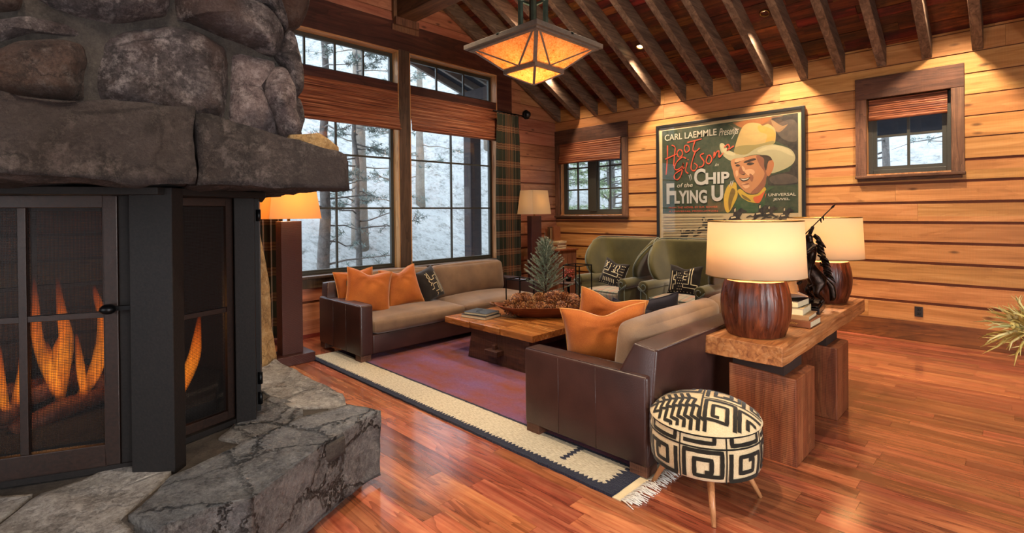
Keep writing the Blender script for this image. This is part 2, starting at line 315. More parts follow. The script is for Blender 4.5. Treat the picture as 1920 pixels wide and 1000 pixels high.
# ------------------------------------------------------------------ geometry helpers
class MB:
    def __init__(s): s.v = []; s.f = []; s.mi = []; s.uv = {}; s.sm = []
    def add(s, vs, fs, mi=0, mat=None, uvs=None, smooth=False):
        b = len(s.v)
        for i, p in enumerate(vs):
            p = Vector(p); s.v.append(mat @ p if mat else p)
            if uvs: s.uv[b + i] = uvs[i]
        for f in fs: s.f.append([b + i for i in f]); s.mi.append(mi); s.sm.append(smooth)
        return s
    def box(s, x0, x1, y0, y1, z0, z1, mi=0, mat=None):
        vs = [(x0, y0, z0), (x1, y0, z0), (x1, y1, z0), (x0, y1, z0), (x0, y0, z1), (x1, y0, z1), (x1, y1, z1), (x0, y1, z1)]
        return s.add(vs, [(0, 3, 2, 1), (4, 5, 6, 7), (0, 1, 5, 4), (1, 2, 6, 5), (2, 3, 7, 6), (3, 0, 4, 7)], mi, mat)
    def prism(s, pts, z0, z1, mi=0, mat=None):
        n = len(pts); z0 = z0 if isinstance(z0, list) else [z0] * n; z1 = z1 if isinstance(z1, list) else [z1] * n
        vs = [(p[0], p[1], z0[i]) for i, p in enumerate(pts)] + [(p[0], p[1], z1[i]) for i, p in enumerate(pts)]
        return s.add(vs, [tuple(range(n - 1, -1, -1)), tuple(range(n, 2 * n))] + [(i, (i + 1) % n, n + (i + 1) % n, n + i) for i in range(n)], mi, mat)
    def lathe(s, prof, n=32, mi=0, mat=None, cap=True, sx=1, sy=1, uvh=False):
        vs, fs = [], []
        for r, z in prof:
            for k in range(n): a = 2 * math.pi * k / n; vs.append((r * sx * math.cos(a), r * sy * math.sin(a), z))
        for j in range(len(prof) - 1):
            for k in range(n): fs.append((j * n + k, j * n + (k + 1) % n, (j + 1) * n + (k + 1) % n, (j + 1) * n + k))
        if cap:
            if prof[0][0] > 1e-4: fs.append(tuple(range(n - 1, -1, -1)))
            if prof[-1][0] > 1e-4: fs.append(tuple((len(prof) - 1) * n + k for k in range(n)))
        return s.add(vs, fs, mi, mat, smooth=True)
    def tube(s, pts, r, n=8, mi=0, mat=None, closed=False, cap=True):
        pts = [Vector(p) for p in pts]; m = len(pts); rs = r if isinstance(r, (list, tuple)) else [r] * m
        vs, fs = [], []; prev = None
        for i, p in enumerate(pts):
            if closed: d = pts[(i + 1) % m] - pts[i - 1]
            else: d = pts[min(i + 1, m - 1)] - pts[max(i - 1, 0)]
            d = d.normalized() if d.length > 1e-9 else Vector((0, 0, 1))
            if prev is None: a = d.orthogonal().normalized()
            else:
                a = prev - d * prev.dot(d); a = a.normalized() if a.length > 1e-6 else d.orthogonal().normalized()
            prev = a; b = d.cross(a)
            for k in range(n): t = 2 * math.pi * k / n; vs.append(p + (a * math.cos(t) + b * math.sin(t)) * rs[i])
        for i in range(m if closed else m - 1):
            j = (i + 1) % m
            for k in range(n): fs.append((i * n + k, i * n + (k + 1) % n, j * n + (k + 1) % n, j * n + k))
        if cap and not closed: fs.append(tuple(range(n - 1, -1, -1))); fs.append(tuple((m - 1) * n + k for k in range(n)))
        return s.add(vs, fs, mi, mat, smooth=True)
    def ball(s, c, r, n=12, mi=0, mat=None):
        r = r if isinstance(r, (tuple, list)) else (r, r, r); T = Matrix.Translation(c) @ Matrix.Diagonal((*r, 1))
        if mat: T = mat @ T
        m = max(4, n // 2); prof = [(max(math.sin(math.pi * j / m), 1e-5), -math.cos(math.pi * j / m)) for j in range(m + 1)]
        return s.lathe(prof, n, mi, T, cap=False)
    def grid(s, fn, nu, nv, mi=0, mat=None, uv=None, smooth=True, flip=False):
        vs = [fn(i / nu, j / nv) for j in range(nv + 1) for i in range(nu + 1)]
        fs = [(j * (nu + 1) + i, j * (nu + 1) + i + 1, (j + 1) * (nu + 1) + i + 1, (j + 1) * (nu + 1) + i) for j in range(nv) for i in range(nu)]
        if flip: fs = [f[::-1] for f in fs]
        uvs = [uv(i / nu, j / nv) for j in range(nv + 1) for i in range(nu + 1)] if uv else None
        return s.add(vs, fs, mi, mat, uvs, smooth)
    def build(s, name, mats, parent=None, bevel=0, seg=2, sub=0, smooth=None, world=False, recalc=False, noise_amp=0, noise_sc=2.0, cuts=0, solid=0):
        me = bpy.data.meshes.new(name); me.from_pydata([tuple(p) for p in s.v], [], s.f); 
        mats = mats if isinstance(mats, (list, tuple)) else [mats]
        for m_ in mats: me.materials.append(M[m_] if isinstance(m_, str) else m_)
        for i, p in enumerate(me.polygons): p.material_index = s.mi[i]; p.use_smooth = s.sm[i] if smooth is None else smooth
        if s.uv:
            ul = me.uv_layers.new(name='UVMap')
            for lp in me.loops: ul.data[lp.index].uv = s.uv.get(lp.vertex_index, (0, 0))
        if recalc or cuts or noise_amp:
            bm = bmesh.new(); bm.from_mesh(me)
            if recalc: bmesh.ops.remove_doubles(bm, verts=bm.verts, dist=1e-5); bmesh.ops.recalc_face_normals(bm, faces=bm.faces)
            if cuts:
                bmesh.ops.triangulate(bm, faces=[f for f in bm.faces if len(f.verts) > 4])
                for _ in range(cuts): bmesh.ops.subdivide_edges(bm, edges=[e for e in bm.edges if e.calc_length() > .045], cuts=1, use_grid_fill=True)
            bm.to_mesh(me); bm.free()
        o = bpy.data.objects.new(name, me); COL.objects.link(o)
        if parent:
            o.parent = parent
            if world:
                mw = Matrix(); q = parent
                while q: mw = q.matrix_basis @ mw; q = q.parent
                me.transform(mw.inverted())
        if noise_amp:
            bm = bmesh.new(); bm.from_mesh(me); bm.normal_update()
            for v in bm.verts:
                p = v.co * noise_sc; d = .75 * noise.fractal(p, .9, 2.1, 4) + .4 * noise.noise(p * .6) + .9 * (noise.noise(p * 1.1, noise_basis='VORONOI_F1') - .35) + .35 * (noise.noise(p * 3.1, noise_basis='VORONOI_F1') - .35)
                v.co += v.normal * d * noise_amp
            bm.to_mesh(me); bm.free()
        if solid: md = o.modifiers.new('s', 'SOLIDIFY'); md.thickness = solid; md.offset = 0
        if bevel: md = o.modifiers.new('b', 'BEVEL'); md.width = bevel; md.segments = seg; md.limit_method = 'ANGLE'; md.angle_limit = R(40)
        if sub: md = o.modifiers.new('u', 'SUBSURF'); md.levels = sub; md.render_levels = sub
        return o
def tag(o, label, cat, group=None, kind=None):
    if label: o['label'] = label
    if cat: o['category'] = cat
    if group: o['group'] = group
    if kind: o['kind'] = kind
    return o
def thing(name, label, cat, loc=(0, 0, 0), rz=0, group=None):
    o = bpy.data.objects.new(name, None); COL.objects.link(o); o.empty_display_size = .1
    o.location = loc; o.rotation_euler = (0, 0, rz); return tag(o, label, cat, group)
def struct(mb, name, mats, parent=None, **kw):
    o = mb.build(name, mats, parent, **kw)
    if not parent: o['kind'] = 'structure'
    return o
def copy_tree(o, parent=None):
    c = o.copy(); COL.objects.link(c); c.parent = parent
    for ch in list(o.children): copy_tree(ch, c)
    return c
def relabel(o, label): o['label'] = label; return o
def TR(loc, rx=0, ry=0, rz=0): return Matrix.Translation(loc) @ Euler((rx, ry, rz)).to_matrix().to_4x4()

# ------------------------------------------------------------------ room shell
def boards(mb, to3, u0, u1, z0, z1, holes, pitch=.243, gap0=.034, thick=.0125, rnd=random, zskip=None):
    """horizontal boards; to3(u, depth, z) -> xyz; depth 0 is the visible face"""
    z = z0
    while z < z1 - .01:
        gap = gap0 if z < 2.0 else .013
        za, zb = z, min(z + pitch - gap, z1); z += pitch
        cutz = sorted({za, zb} | {h[k] for h in holes for k in (2, 3) if za < h[k] < zb})
        u = u0; seams = [u0]
        while u < u1: u += rnd.uniform(1.6, 4.2); seams.append(min(u, u1))
        if seams[-1] - seams[-2] < .5 and len(seams) > 2: seams.pop(-2)
        for sa, sb in zip(seams, seams[1:]):
            dz = rnd.uniform(0, .006)
            for ca, cb in zip(cutz, cutz[1:]):
                segs = [(sa + .001, sb - .001)]
                for h in holes:
                    if h[2] < (ca + cb) / 2 < h[3]:
                        ns = []
                        for a, b in segs:
                            if h[1] <= a or h[0] >= b: ns.append((a, b)); continue
                            if h[0] > a: ns.append((a, h[0]))
                            if h[1] < b: ns.append((h[1], b))
                        segs = ns
                for a, b in segs:
                    p = [to3(a, dz, ca), to3(b, dz, ca), to3(b, dz, cb), to3(a, dz, cb), to3(a, dz + thick, ca), to3(b, dz + thick, ca), to3(b, dz + thick, cb), to3(a, dz + thick, cb)]
                    mb.add(p, [(0, 1, 2, 3), (0, 3, 7, 4), (1, 5, 6, 2), (3, 2, 6, 7), (0, 4, 5, 1), (4, 7, 6, 5)], 0)
def panel_holes(mb, to3, u0, u1, z0, z1, holes, d0, d1, mi=1):
    us = sorted({u0, u1} | {q for h in holes for q in h[:2]}); zs = sorted({z0, z1} | {q for h in holes for q in h[2:]})
    for ua, ub in zip(us, us[1:]):
        for za, zb in zip(zs, zs[1:]):
            um, zm = (ua + ub) / 2, (za + zb) / 2
            if any(h[0] < um < h[1] and h[2] < zm < h[3] for h in holes): continue
            p = [to3(u, d, z) for d in (d0, d1) for u, z in ((ua, za), (ub, za), (ub, zb), (ua, zb))]
            mb.add(p, [(0, 1, 2, 3), (4, 7, 6, 5), (0, 4, 5, 1), (1, 5, 6, 2), (2, 6, 7, 3), (3, 7, 4, 0)], mi)
rr = random.Random(3)
# poster wall
H5 = (-6.50, -5.0, 1.51, 2.93); H6 = (-1.40, -.56, 2.04, 3.0)
t3 = lambda u, d, z: (u, YB + d, z)
mb = MB(); boards(mb, t3, XW - .05, XR, .235, 3.7, [H5, H6], rnd=rr); panel_holes(mb, t3, XW - .2, XR + .2, -.1, 3.95, [H5, H6], .018, .2)
struct(mb, 'wall_back', ['pine_x', 'gapwall'])
# window wall: gable end
W1 = (2.35, 4.18, .79, 4.04); W2 = (4.37, 6.19, .79, 4.04)
t3 = lambda u, d, z: (XW - d, u, z)
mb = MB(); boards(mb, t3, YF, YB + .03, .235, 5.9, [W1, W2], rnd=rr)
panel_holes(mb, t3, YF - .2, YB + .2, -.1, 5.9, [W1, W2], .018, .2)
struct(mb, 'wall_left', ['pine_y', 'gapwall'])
# unseen walls
t3 = lambda u, d, z: (XR + d, u, z); HR = (-.3, 2.7, .4, 2.8)
mb = MB(); boards(mb, t3, YF, YB, .235, 5.9, [HR], rnd=rr); panel_holes(mb, t3, YF - .2, YB + .2, -.1, 5.9, [HR], .028, .2); struct(mb, 'wall_right', ['pine_y', 'gap'])
t3 = lambda u, d, z: (u, YF - d, z); HF = (-2.7, .7, .4, 2.8)
mb = MB(); boards(mb, t3, XW, XR, .235, 3.7, [HF], rnd=rr); panel_holes(mb, t3, XW - .2, XR + .2, -.1, 3.9, [HF], .028, .2); struct(mb, 'wall_front', ['pine_x', 'gap'])
# floor planks
mb = MB(); y = YF; PW = .128
while y < YB:
    x = XW - rr.uniform(0, 1)
    while x < XR:
        L = rr.uniform(.55, 1.7); mb.box(x + .0006, x + L - .0006, y + .0005, y + PW - .0005, -.02, rr.uniform(-.0004, 0)); x += L
    y += PW
mb.box(XW - .2, XR + .2, YF - .2, YB + .2, -.1, -.021, 1)
struct(mb, 'floor', ['floor', 'gap'])
# baseboards
mb = MB(); x = XW
while x < XR:
    L = rr.uniform(2.2, 3.6); mb.box(x, min(x + L, XR) - .002, YB - .022, YB + .02, 0, .232 + rr.uniform(0, .004)); x += L
struct(mb, 'baseboard_back', 'base_x', bevel=.003)
mb = MB(); mb.box(XW - .02, XW + .02, YF, YB - .02, .05, .232, 0); mb.box(XW - .02, XW + .025, YF, YB - .02, 0, .05, 1)
struct(mb, 'baseboard_left', ['pine_y', 'trimred'], bevel=.003)
# roof deck
mb = MB()
def deck_slope(sgn, y_end):
    sl = math.hypot(1, .52); ux = Vector((0, 1 / sl, -.52 / sl)) if sgn > 0 else Vector((0, -1 / sl, -.52 / sl)); nrm = Vector((0, ux.z * -1 if sgn > 0 else ux.z, abs(ux.y)))
    nrm = Vector((0, .52 / sl * sgn, 1 / sl)); top = Vector((0, RIDGE_Y, 3.645 + .52 * (YB - RIDGE_Y))); d = 0; Lm = (y_end - RIDGE_Y) * sgn * sl
    while d < Lm:
        x = XW - .2 - rr.uniform(0, 1)
        while x < XR + .2:
            L = rr.uniform(.5, 1.6); th = rr.uniform(0, .014)
            a = top + ux * (d + .001) + nrm * th; b = top + ux * min(d + .139, Lm + .1) + nrm * th
            xa, xb = x + .001, x + L - .001
            mb.add([(xa, *a.yz), (xb, *a.yz), (xb, *b.yz), (xa, *b.yz), (xa, *(a + nrm * .02).yz), (xb, *(a + nrm * .02).yz), (xb, *(b + nrm * .02).yz), (xa, *(b + nrm * .02).yz)],
                   [(0, 1, 2, 3), (0, 3, 7, 4), (1, 5, 6, 2), (3, 2, 6, 7), (0, 4, 5, 1), (4, 7, 6, 5)], 0); x += L
        d += .14
    a = top + nrm * .036 - ux * .1; b = top + ux * (Lm + .3) + nrm * .036; c = nrm * .12
    mb.add([(XW - .4, *a.yz), (XR + .4, *a.yz), (XR + .4, *b.yz), (XW - .4, *b.yz), (XW - .4, *(a + c).yz), (XR + .4, *(a + c).yz), (XR + .4, *(b + c).yz), (XW - .4, *(b + c).yz)],
           [(0, 1, 2, 3), (0, 3, 7, 4), (1, 5, 6, 2), (3, 2, 6, 7), (0, 4, 5, 1), (4, 7, 6, 5)], 1)
deck_slope(1, YB + .2); deck_slope(-1, .72)
mb.box(XW - .2, XR + .2, YF - .2, .75, 3.66, 3.8, 0)
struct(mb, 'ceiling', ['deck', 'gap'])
# rafters (trim of the roof)
ru = {'k': 0}
RX = [-6.48, -6.0, -5.586, -5.171, -4.727, -4.309, -3.857, -3.421, -2.993, -2.545, -2.099, -1.663, -1.224, -.781, -.334, .11, .55, .99, 1.43, 1.87, 2.31, 2.75]
def rafter(x, sgn):
    mb = MB(); hw = .048; y_end = YB + .02 if sgn > 0 else .74
    zb = lambda y: 3.40 + .52 * (YB - y) if sgn > 0 else 3.40 + .52 * (YB - (2 * RIDGE_Y - y))
    ya, yb = RIDGE_Y, y_end
    mb.add([(x - hw, ya, zb(ya)), (x + hw, ya, zb(ya)), (x + hw, yb, zb(yb)), (x - hw, yb, zb(yb)), (x - hw, ya, zb(ya) + .25), (x + hw, ya, zb(ya) + .25), (x + hw, yb, zb(yb) + .25), (x - hw, yb, zb(yb) + .25)],
           [(0, 1, 2, 3), (0, 3, 7, 4), (1, 5, 6, 2), (3, 2, 6, 7), (0, 4, 5, 1), (4, 7, 6, 5)])
    o = mb.build('rafter', 'rafter', None, bevel=.006)
    side = 'poster-wall' if sgn > 0 else 'fireplace'
    return o
ords = ['first', 'second', 'third', 'fourth', 'fifth', 'sixth', 'seventh', 'eighth', 'ninth', 'tenth', 'eleventh', 'twelfth', 'thirteenth', 'fourteenth', 'fifteenth']
for i, x in enumerate(RX):
    o = rafter(x, 1)
    lab = f'dark brown roof rafter meeting the poster wall, {ords[i]} from the room corner' if i < 15 else 'dark brown roof rafter on the poster wall slope, beyond the right edge of the photo'
    tag(o, lab, 'rafter', 'rafters on the poster wall slope')
for x in RX[:22:1]:
    tag(rafter(x, -1), 'dark brown roof rafter on the slope above the stone fireplace', 'rafter', 'rafters on the fireplace slope')
mb = MB(); mb.box(XW, XR, 4.15, 4.46, 4.51, 4.83)
tag(mb.build('ridge_beam', 'beam', None, bevel=.012), 'massive timber tie beam running from the window wall below the ridge', 'beam')
mb = MB(); mb.box(XW, XW + .10, 4.10, 4.51, 4.40, 4.515); mb.box(XW, XW + .05, 4.07, 4.54, 4.32, 4.41); mb.box(XW, XW + .06, 4.09, 4.15, 4.5, 4.86)
tag(mb.build('beam_bracket', 'casing', None, bevel=.008), 'small wooden corbel under the tie beam end on the window wall', 'bracket')

# ------------------------------------------------------------------ windows
def winthing(name, xy, f):  return None
# main windows: frame built on plane x = XW-.15
def big_window(no, y0, y1, z0, z1, cols, rows):
    fx0, fx1 = XW - .17, XW - .12; fw_ = .062
    mb = MB()
    mb.box(fx0, fx1, y0, y0 + fw_, z0, z1); mb.box(fx0, fx1, y1 - fw_, y1, z0, z1); mb.box(fx0, fx1, y0 + fw_, y1 - fw_, z0, z0 + fw_); mb.box(fx0, fx1, y0 + fw_, y1 - fw_, z1 - fw_, z1)
    mb.box(fx0 + .01, fx1 + .012, y0 + .02, y1 - .02, z0 + .0, z0 + .03)
    o = struct(mb, f'window_{no}', 'frame', bevel=.004)
    g = MB(); g.box(XW - .148, XW - .144, y0 + fw_ - .01, y1 - fw_ + .01, z0 + fw_ - .01, z1 - fw_ + .01); struct(g, 'glass_pane', 'glass', o)
    g = MB(); iy0, iy1, iz0, iz1 = y0 + fw_, y1 - fw_, z0 + fw_, z1 - fw_
    for k in range(1, cols): c = iy0 + (iy1 - iy0) * k / cols; g.box(XW - .16, XW - .13, c - .013, c + .013, iz0, iz1)
    for zz in rows: g.box(XW - .159, XW - .131, iy0, iy1, zz - .013, zz + .013)
    struct(g, 'muntin_bars', 'frame', o)
    return o
ROWZ = [1.69, 2.44]
big_window(1, 2.35, 4.18, .80, 3.44, 2, ROWZ + [3.1]); big_window(2, 4.37, 6.19, .80, 3.44, 2, ROWZ + [3.1])
big_window(3, 2.35, 4.18, 3.54, 4.03, 4, []); big_window(4, 4.37, 6.19, 3.54, 4.03, 3, [])
# timber around them
mb = MB(); mb.box(XW - .2, XW + .035, 4.18, 4.37, .70, 4.06); struct(mb, 'trim_1', 'postwood', bevel=.006)
mb = MB(); mb.box(XW - .2, XW + .02, 2.30, 6.24, 3.42, 3.55); struct(mb, 'trim_2', 'header', bevel=.005)
mb = MB(); mb.box(XW - .005, XW + .03, 1.9, 6.62, 4.04, 4.46); struct(mb, 'trim_3', 'header', bevel=.005)
mb = MB(); mb.box(XW - .005, XW + .03, 6.19, 6.56, 3.42, 4.04); mb.box(XW - .005, XW + .03, 1.98, 2.35, 3.42, 4.04); struct(mb, 'trim_4', 'header', bevel=.005)
mb = MB()
for ya in (2.35, 4.165, 4.37, 6.175):
    mb.box(XW - .2, XW + .03, ya, ya + .015, .79, 4.04)
struct(mb, 'trim_5', 'jamb')
mb = MB()
for ya, yb in ((2.365, 4.165), (4.385, 6.175)):
    mb.box(XW - .2, XW + .025, ya, yb, 4.022, 4.04)
struct(mb, 'trim_6', 'jamb_y')
mb = MB(); mb.box(XW - .2, XW + .06, 2.30, 4.18, .765, .80); mb.box(XW - .2, XW + .06, 4.37, 6.26, .765, .80); mb.box(XW - .0, XW + .025, 2.3, 6.24, .64, .765)
struct(mb, 'trim_7', 'postwood', bevel=.006)
def shade_roman(name, label, to3, u0, u1, ztop, zbot, bulge=.06, depth=.012, sag=0):
    def fn(a, b):
        z = ztop + (zbot - ztop) * b; u = u0 + (u1 - u0) * a
        d = bulge * max(0, (b - .45)) ** 1.2 * (1.6 if b < .93 else 1.2) + .004 * math.sin(b * 60) + .003 * noise.noise((a * 8, b * 5, u0))
        return to3(u, -d, z + sag * (a * (1 - a)) * b + .006 * noise.noise((a * 3, b * 12, 1)))
    mb = MB(); mb.grid(fn, 24, 60, smooth=False)
    fn2 = lambda a, b: to3(u0 + (u1 - u0) * a, -(bulge * .5) * (1 - abs(b * 2 - 1)) - bulge * .5, zbot - .012 + .035 * b)
    mb.grid(fn2, 4, 4)
    o = mb.build(name, 'bamboo', None, solid=depth)
    return tag(o, label, 'blind')
tw = lambda u, d, z: (XW + .02 - d, u, z)
shade_roman('bamboo_blind', 'brown bamboo roman blind above the left tall window, beside the chimney', tw, 2.37, 4.17, 3.42, 2.86, .09)
shade_roman('bamboo_blind', 'brown bamboo roman blind above the right tall window, next to the curtain', tw, 4.385, 6.18, 3.42, 2.88, .07)
# windows in the poster wall
def small_window(no, x0, x1, z0, z1, casements, rows, cols, cas=.13, head=.26, sill=True):
    fy = YB + .10
    mb = MB()
    mb.box(x0, x0 + .05, fy, fy + .05, z0, z1); mb.box(x1 - .05, x1, fy, fy + .05, z0, z1); mb.box(x0 + .05, x1 - .05, fy, fy + .05, z0, z0 + .06); mb.box(x0 + .05, x1 - .05, fy, fy + .05, z1 - .05, z1)
    n = casements; wI = (x1 - x0 - .1) / n
    for k in range(1, n): c = x0 + .05 + wI * k; mb.box(c - .085, c + .085, fy - .02, fy + .05, z0 + .06, z1 - .05)
    o = struct(mb, f'window_{no}', 'frame', bevel=.004)
    for k in range(n):
        a = x0 + .05 + wI * k + (.085 if k else 0); b = x0 + .05 + wI * (k + 1) - (.085 if k < n - 1 else 0)
        s = MB()
        s.box(a, a + .04, fy + .005, fy + .045, z0 + .06, z1 - .05); s.box(b - .04, b, fy + .005, fy + .045, z0 + .06, z1 - .05); s.box(a + .04, b - .04, fy + .005, fy + .045, z0 + .06, z0 + .1); s.box(a + .04, b - .04, fy + .005, fy + .045, z1 - .09, z1 - .05)
        for q in range(1, cols): c = a + (b - a) * q / cols; s.box(c - .014, c + .014, fy + .008, fy + .04, z0 + .1, z1 - .09)
        for q in range(1, rows): c = z0 + .06 + (z1 - z0 - .11) * q / rows; s.box(a + .04, b - .04, fy + .009, fy + .039, c - .014, c + .014)
        struct(s, 'sash', 'frame', o)
        g = MB(); g.box(a + .03, b - .03, fy + .024, fy + .028, z0 + .09, z1 - .08); struct(g, 'glass_pane', 'glass', o)
    j = MB(); j.box(x0 - .012, x0, YB - .02, YB + .2, z0, z1); j.box(x1, x1 + .012, YB - .02, YB + .2, z0, z1); j.box(x0, x1, YB - .02, YB + .2, z1, z1 + .012); j.box(x0 - .01, x1 + .01, YB - .02, YB + .2, z0 - .015, z0); struct(j, 'jamb', 'jamb', o)
    c = MB(); yf, yk = YB - .03, YB + .005
    xl = max(x0 - cas, XW + .001)
    c.box(xl, x0, yf, yk, z0 - .02, z1 + .0); c.box(x1, x1 + cas, yf, yk, z0 - .02, z1); struct(c, 'casing', 'casing', o, bevel=.005)
    c = MB(); c.box(xl, x1 + cas, yf - .004, yk, z1, z1 + head); c.box(xl, x1 + cas + .01, yf - .035, yk, z0 - .055, z0 - .018); c.box(xl + .02, x1 + cas - .02, yf + .004, yk, z0 - .09, z0 - .055); struct(c, 'casing_board', 'casing_x', o, bevel=.006)
    return o
small_window(5, -6.44, -5.02, 1.555, 2.93, 2, 3, 2, .125, .28)
small_window(6, -1.385, -.565, 2.045, 3.0, 1, 2, 2, .118, .27)
tb = lambda u, d, z: (u, YB - .005 + d, z)
shade_roman('bamboo_blind', 'bamboo roman blind with a dropped left corner on the corner casement window', lambda u, d, z: (u, YB - .035 + d, z - .0), -6.43, -5.03, 2.94, 2.56, .06)
shade_roman('bamboo_blind', 'short tan bamboo blind in the small square window right of the poster', lambda u, d, z: (u, YB + .03 + d, z), -1.365, -.60, 2.99, 2.74, .03)
# unseen windows added to light the camera side of the room
for nm, (a, b, z0, z1), to in (('window_7', HR, lambda u, d, z: (XR + d, u, z)), ('window_8', HF, lambda u, d, z: (u, YF - d, z))):
    mb = MB()
    def bar(u0, u1, za, zb, d0=.06, d1=.12):
        p = [to(u, d, z) for z in (za, zb) for u, d in ((u0, d0), (u1, d0), (u1, d1), (u0, d1))]
        mb.add(p, [(0, 3, 2, 1), (4, 5, 6, 7), (0, 1, 5, 4), (1, 2, 6, 5), (2, 3, 7, 6), (3, 0, 4, 7)])
    for k in range(5): u = a + (b - a - .06) * k / 4; bar(u, u + .06, z0, z1)
    bar(a, b, z0, z0 + .07); bar(a, b, z1 - .07, z1); bar(a, b, 1.55, 1.59, .07, .11)
    o = struct(mb, nm, 'frame', recalc=True)
    g = MB(); p = [to(u, d, z) for z in (z0 + .02, z1 - .02) for u, d in ((a + .02, .088), (b - .02, .088), (b - .02, .092), (a + .02, .092))]
    g.add(p, [(0, 3, 2, 1), (4, 5, 6, 7), (0, 1, 5, 4), (1, 2, 6, 5), (2, 3, 7, 6), (3, 0, 4, 7)]); struct(g, 'glass_pane', 'glass', o, recalc=True)

# ------------------------------------------------------------------ stone fireplace
fp = thing('stone_fireplace', 'huge grey boulder fireplace with dark steel posts, mesh doors and fire, on the left', 'fireplace', (-4.0, .35, 0))
def fpart(mb, name, mats, **kw): return mb.build(name, mats, fp, world=True, **kw)
def lump(outline, x0, T, edge=.28, rings=9, rn=.02, seed=0, closeback=.15, sub=72):
    """boulder: outline (y,z) on the plane x=x0, swelling by T towards +x"""
    pts = [Vector((a, b)) for a, b in outline]; n = len(pts); sm = []
    for i in range(n):          # Catmull-Rom through the outline, resampled
        p0, p1, p2, p3 = pts[i - 1], pts[i], pts[(i + 1) % n], pts[(i + 2) % n]; k = max(2, int((p2 - p1).length / .012))
        for q in range(k):
            t = q / k; c = .5 * ((2 * p1) + (p2 - p0) * t + (2 * p0 - 5 * p1 + 4 * p2 - p3) * t * t + (3 * p1 - p0 - 3 * p2 + p3) * t ** 3)
            sm.append(p1.lerp(p2, t) * .45 + c * .55)
    area = sum(a.x * b.y - b.x * a.y for a, b in zip(sm, sm[1:] + sm[:1]))
    if area < 0: sm.reverse()
    cen = sum(sm, Vector((0, 0))) / len(sm); m = len(sm); vs = [(x0 - closeback, p.x * .96 + cen.x * .04, p.y * .96 + cen.y * .04) for p in sm]; 
    prof = [(1.0, 0)] + [(1 - (k / rings) ** 1.35 * 1.0, 1) for k in range(1, rings)]
    R_ = []
    for k in range(rings + 1):
        s = 1 - (k / (rings + .0)) ** 1.7 if k < rings else .0
        s = max(s, .001); h = T * (1 - s ** 3.2) ** .62
        R_.append((s, h))
    for s, h in R_:
        for p in sm:
            q = cen + (p - cen) * s; nz = noise.fractal(Vector((q.x * 5 + seed, q.y * 5, seed * 1.7)), .9, 2, 5)
            nz2 = noise.noise(Vector((q.x * 2.3 + seed * 3, q.y * 2.3, 4)))
            nz3 = noise.ridged_multi_fractal(Vector((q.x * 7 + seed, q.y * 7, seed)), 1, 2, 5, 1, 2) - 1.2
            vs.append((x0 + h * (1 + .28 * nz2) + (.026 if h > 0 else .012) * nz + .007 * nz3 + (.03 * noise.noise(Vector((q.x * 4.5, q.y * 4.5, seed)), noise_basis='VORONOI_F1') - .01) * (h > 0), q.x + .006 * nz, q.y + .006 * nz2))
    fs = []
    for r in range(len(R_)):
        for k in range(m): a, b = r * m + k, r * m + (k + 1) % m; fs.append((a, b, b + m, a + m))
    mb = MB(); mb.add(vs, fs, smooth=True); return mb
ROCKS = {
'R1': [(-0.25, 2.50), (-0.087, 2.499), (0.04, 2.535), (0.06, 2.482), (0.048, 2.435), (-0.002, 2.41), (-0.089, 2.366), (-.25, 2.36)],
'R2': [(0.094, 2.574), (0.333, 2.701), (0.57, 2.737), (0.566, 2.63), (0.56, 2.577), (0.534, 2.53), (0.349, 2.452), (0.24, 2.452), (0.147, 2.465), (0.094, 2.49)],
'R3': [(0.594, 2.686), (0.851, 2.737), (1.007, 2.703), (1.095, 2.605), (1.083, 2.509), (1.038, 2.461), (0.925, 2.474), (0.799, 2.492), (0.636, 2.531), (0.590, 2.534)],
'R3b': [(0.827, 2.811), (1.009, 2.84), (1.092, 2.779), (1.143, 2.69), (1.104, 2.613), (1.007, 2.70), (0.851, 2.72)],
'R4': [(1.023, 2.902), (1.182, 2.983), (1.235, 2.88), (1.224, 2.757), (1.183, 2.65), (1.119, 2.64), (1.063, 2.712)],
'R5': [(-.35, 2.2), (-0.09, 2.223), (-0.003, 2.269), (0.058, 2.315), (0.154, 2.345), (0.250, 2.345), (0.270, 2.324), (0.268, 2.243), (0.262, 2.10), (0.152, 2.09), (-0.005, 2.08), (-0.092, 2.08), (-.35, 2.07)],
'R5b': [(-.3, 2.34), (-0.089, 2.346), (-0.002, 2.383), (0.09, 2.42), (0.24, 2.43), (0.295, 2.411), (0.266, 2.375), (0.089, 2.350), (-0.003, 2.292), (-0.09, 2.26), (-.3, 2.26)],
'R6': [(0.300, 2.362), (0.358, 2.42), (0.528, 2.491), (0.636, 2.50), (0.80, 2.454), (0.82, 2.349), (0.810, 2.238), (0.795, 2.08), (0.676, 2.06), (0.422, 2.07), (0.295, 2.09)],
'R7': [(0.823, 2.445), (0.951, 2.438), (1.055, 2.424), (0.981, 2.322), (1.001, 2.183), (1.069, 2.03), (0.92, 2.03), (0.810, 2.05)],
'R8': [(0.971, 2.32), (1.017, 2.394), (1.088, 2.413), (1.121, 2.347), (1.149, 2.203), (1.165, 2.0), (1.083, 2.0), (1.034, 2.10), (0.975, 2.2)],
'R9': [(1.046, 2.477), (1.104, 2.613), (1.153, 2.583), (1.19, 2.479), (1.204, 2.361), (1.167, 2.26), (1.129, 2.304), (1.093, 2.415)],
'R10': [(1.143, 2.262), (1.185, 2.25), (1.195, 2.15), (1.171, 2.03), (1.140, 2.06)],
}
RM = {'R1': 'rock3', 'R5': 'rock3', 'R8': 'rock2', 'R7': 'rock2', 'R3': 'rock', 'R9': 'rock', 'R4': 'rock3'}
RT_ = {'R1': .10, 'R2': .15, 'R3': .17, 'R3b': .08, 'R4': .14, 'R5': .13, 'R5b': .07, 'R6': .13, 'R7': .09, 'R8': .17, 'R9': .07, 'R10': .05}
